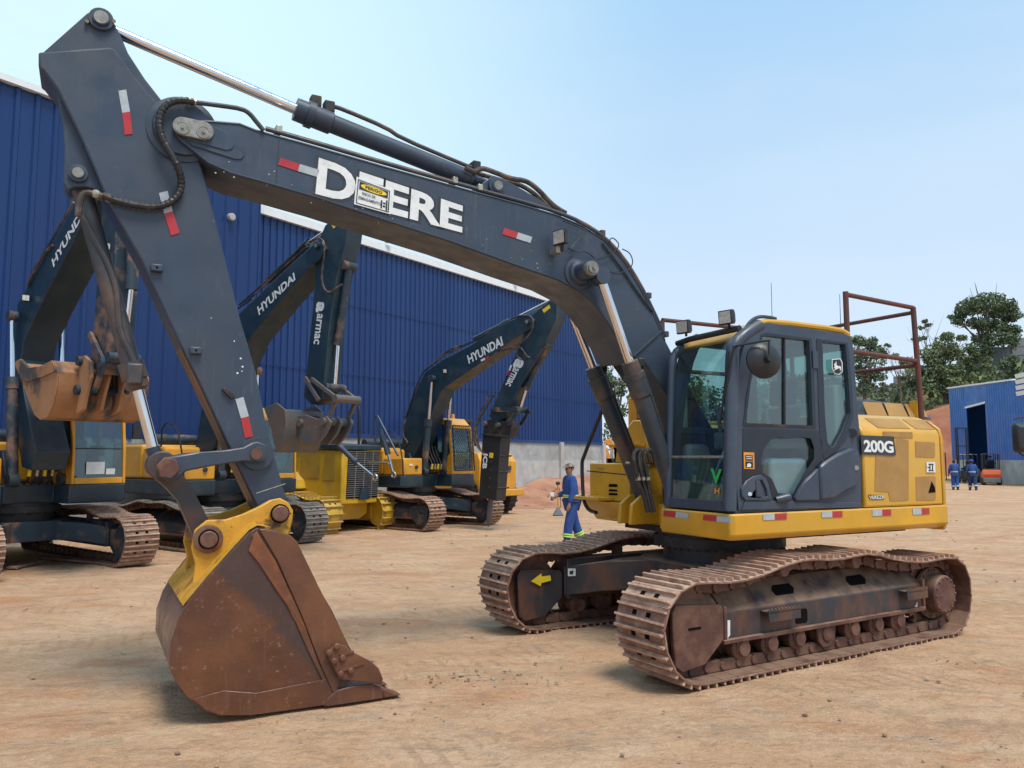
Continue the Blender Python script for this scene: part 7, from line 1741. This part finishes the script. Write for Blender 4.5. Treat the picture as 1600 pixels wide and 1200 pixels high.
pw_, AW, bw_ody = person('worker in blue overalls and a camouflage cap walking past the machine, looking this way', (WK.x, WK.y, -.02), math.radians(197), ((15, 8), (-14, 8)), ((6, 14, 8), (2, 72, 6)), head_yaw=.35, lean=.03, sc=1.02)
# small meter in the worker's raised hand
hd_ = AW['R'][3]
dv = thing('handheld_meter', 'small white device held in front by the worker in the cap', 'device', (0, 0, 0), 0)
Mw = Matrix.Translation(V3((WK.x, WK.y, -.02))) @ Matrix.Rotation(math.radians(197), 4, 'Z'); hp_ = Mw @ (hd_ * 1.02)
dv.location = hp_ + V3((-.05, 0, 0.02)); MB().box((0, 0, .02), (.09, .06, .10)).build('case', M_PAPER, dv, bevel=.012); MB().box((0, 0, -.06), (.06, .05, .08)).build('grip', M_BLK, dv, bevel=.01)
for px, py, lab, lg, tr_m, cp in ((1493, 765.5, 'worker in blue overalls walking away, leftmost of the pair by the shed', ((4, 4), (-6, 6)), M_COV, 'none'), (1520.5, 766, 'worker in blue jacket and darker trousers with a helmet, walking towards the forklifts', ((14, 6), (-12, 10)), M_COVD, 'helmet')):
    g_ = ground_at(px, py); person(lab, (g_.x, g_.y, -.01), math.radians(78), lg, ((8, 12, 14), (-8, 12, 14)), cap=cp, trousers=tr_m, band=M_SILV, skin=M_SKIND, sc=1.03)
person('driver in a teal helmet sitting on the orange forklift', (FORK1.x + .0, FORK1.y, .30), math.radians(62), ((80, 80), (80, 80)), ((40, 40, 5), (40, 40, 5)), cap='helmet', seated=True, band=M_SILV, sc=1.0)

# ------------------------------------------------------------------ marker stand beyond the walking worker
g_ = ground_at(872, 805)
sd_ = thing('marker_stand', 'thin post on a small grey pyramid base, standing left of the walking worker', 'stand', g_, 0)
MB().loft_pts([[(-.17, -.17, 0), (.17, -.17, 0), (.17, .17, 0), (-.17, .17, 0)], [(-.14, -.14, .06), (.14, -.14, .06), (.14, .14, .06), (-.14, .14, .06)], [(-.04, -.04, .24), (.04, -.04, .24), (.04, .04, .24), (-.04, .04, .24)]]).build('base', M_SLATE2, sd_, bevel=.01)
MB().cyl((0, 0, .2), (0, 0, 1.02), .022, seg=8).build('post', M_YELW, sd_); MB().tube([(.03, 0, .2), (.10, 0, .3), (.05, 0, .9)], .010, 6, 1).build('strap', M_BLK, sd_)
MB().box((0, 0, 1.04), (.14, .1, .10)).build('head', M_BLK, sd_, bevel=.02)
MB().tube([(-.02, 0, .88), (-.36, .05, .58)], .012, 6).build('side_rod', M_RUST, sd_)

# ------------------------------------------------------------------ boards lying under the nearest navy excavator
for k, (a_, b_, lab) in enumerate((((18, 889), (72, 876), 'weathered brown board on the ground under the mud-caked excavator, left piece'), ((66, 872), (148, 880), 'weathered brown board on the ground under the mud-caked excavator, right piece'))):
    p, q = ground_at(*a_), ground_at(*b_); d = (q - p).normalized(); n_ = V3((-d.y, d.x, 0)) * .09
    o = MB().prism([p + n_, q + n_ * .6, q - n_ * .8, p - n_], (0, 0, .04)).build('board', mat('brown_board', (.24, .12, .08), .9, dirt=(.34, .2, .14), amt=.5, scale=5), None, bevel=.008)
    tag(o, lab, 'board')

# ------------------------------------------------------------------ machine just outside the right edge: only its mirror reaches into view
mp = at_depth(1596, 684, 11.5)
mk = thing('parked_machine', 'black mirror on a bent arm reaching in from a machine past the right edge', 'machine', (mp.x + .9, mp.y, 0), 0)
o0 = V3((mp.x + .9, mp.y, 0)); c_ = mp - o0
mi = MB(); mi.loft_pts([[c_ + V3((sx_ * k, dy, sz_ * h_)) for sx_, sz_ in ((-.8, -1), (.8, -1), (1, -.8), (1, .8), (.8, 1), (-.8, 1), (-1, .8), (-1, -.8))] for dy, k, h_ in ((-.09, .09, .15), (-.04, .125, .21), (.02, .13, .22))]); mi.build('mirror', M_BLK, mk, bevel=.015)
MB().tube([c_ + V3((-.08, .0, .27)), c_ + V3((-.02, .0, .30)), c_ + V3((.6, 0, .30)), V3((3.4, 0, c_.z + .3))], .014, 8, 1).build('mirror_arm', M_BLK, mk)
MB().tube([c_ + V3((-.05, .0, -.22)), c_ + V3((.05, .0, -.28)), c_ + V3((.6, 0, -.34)), V3((3.4, 0, c_.z - .34))], .014, 8, 1).build('mirror_arm', M_BLK, mk)
fp = MB()
for x_ in (3.4, 4.4):
    for y_ in (0, 1.4): fp.bb(x_ - .04, x_ + .04, y_ - .04, y_ + .04, 0.9, 2.9)
fp.bb(3.35, 4.45, -.05, 1.45, 2.9, 2.98); fp.bb(3.35, 4.45, -.05, 1.45, .8, .95); fp.build('cab_frame', M_YEL, mk, bevel=.02)
for x_ in (3.6, 4.2):
    for y_ in (.1, 1.3): MB().cyl((x_ - .15, y_, .45), (x_ + .15, y_, .45), .45, seg=18).build('wheel', M_RUB, mk, bevel=.05)
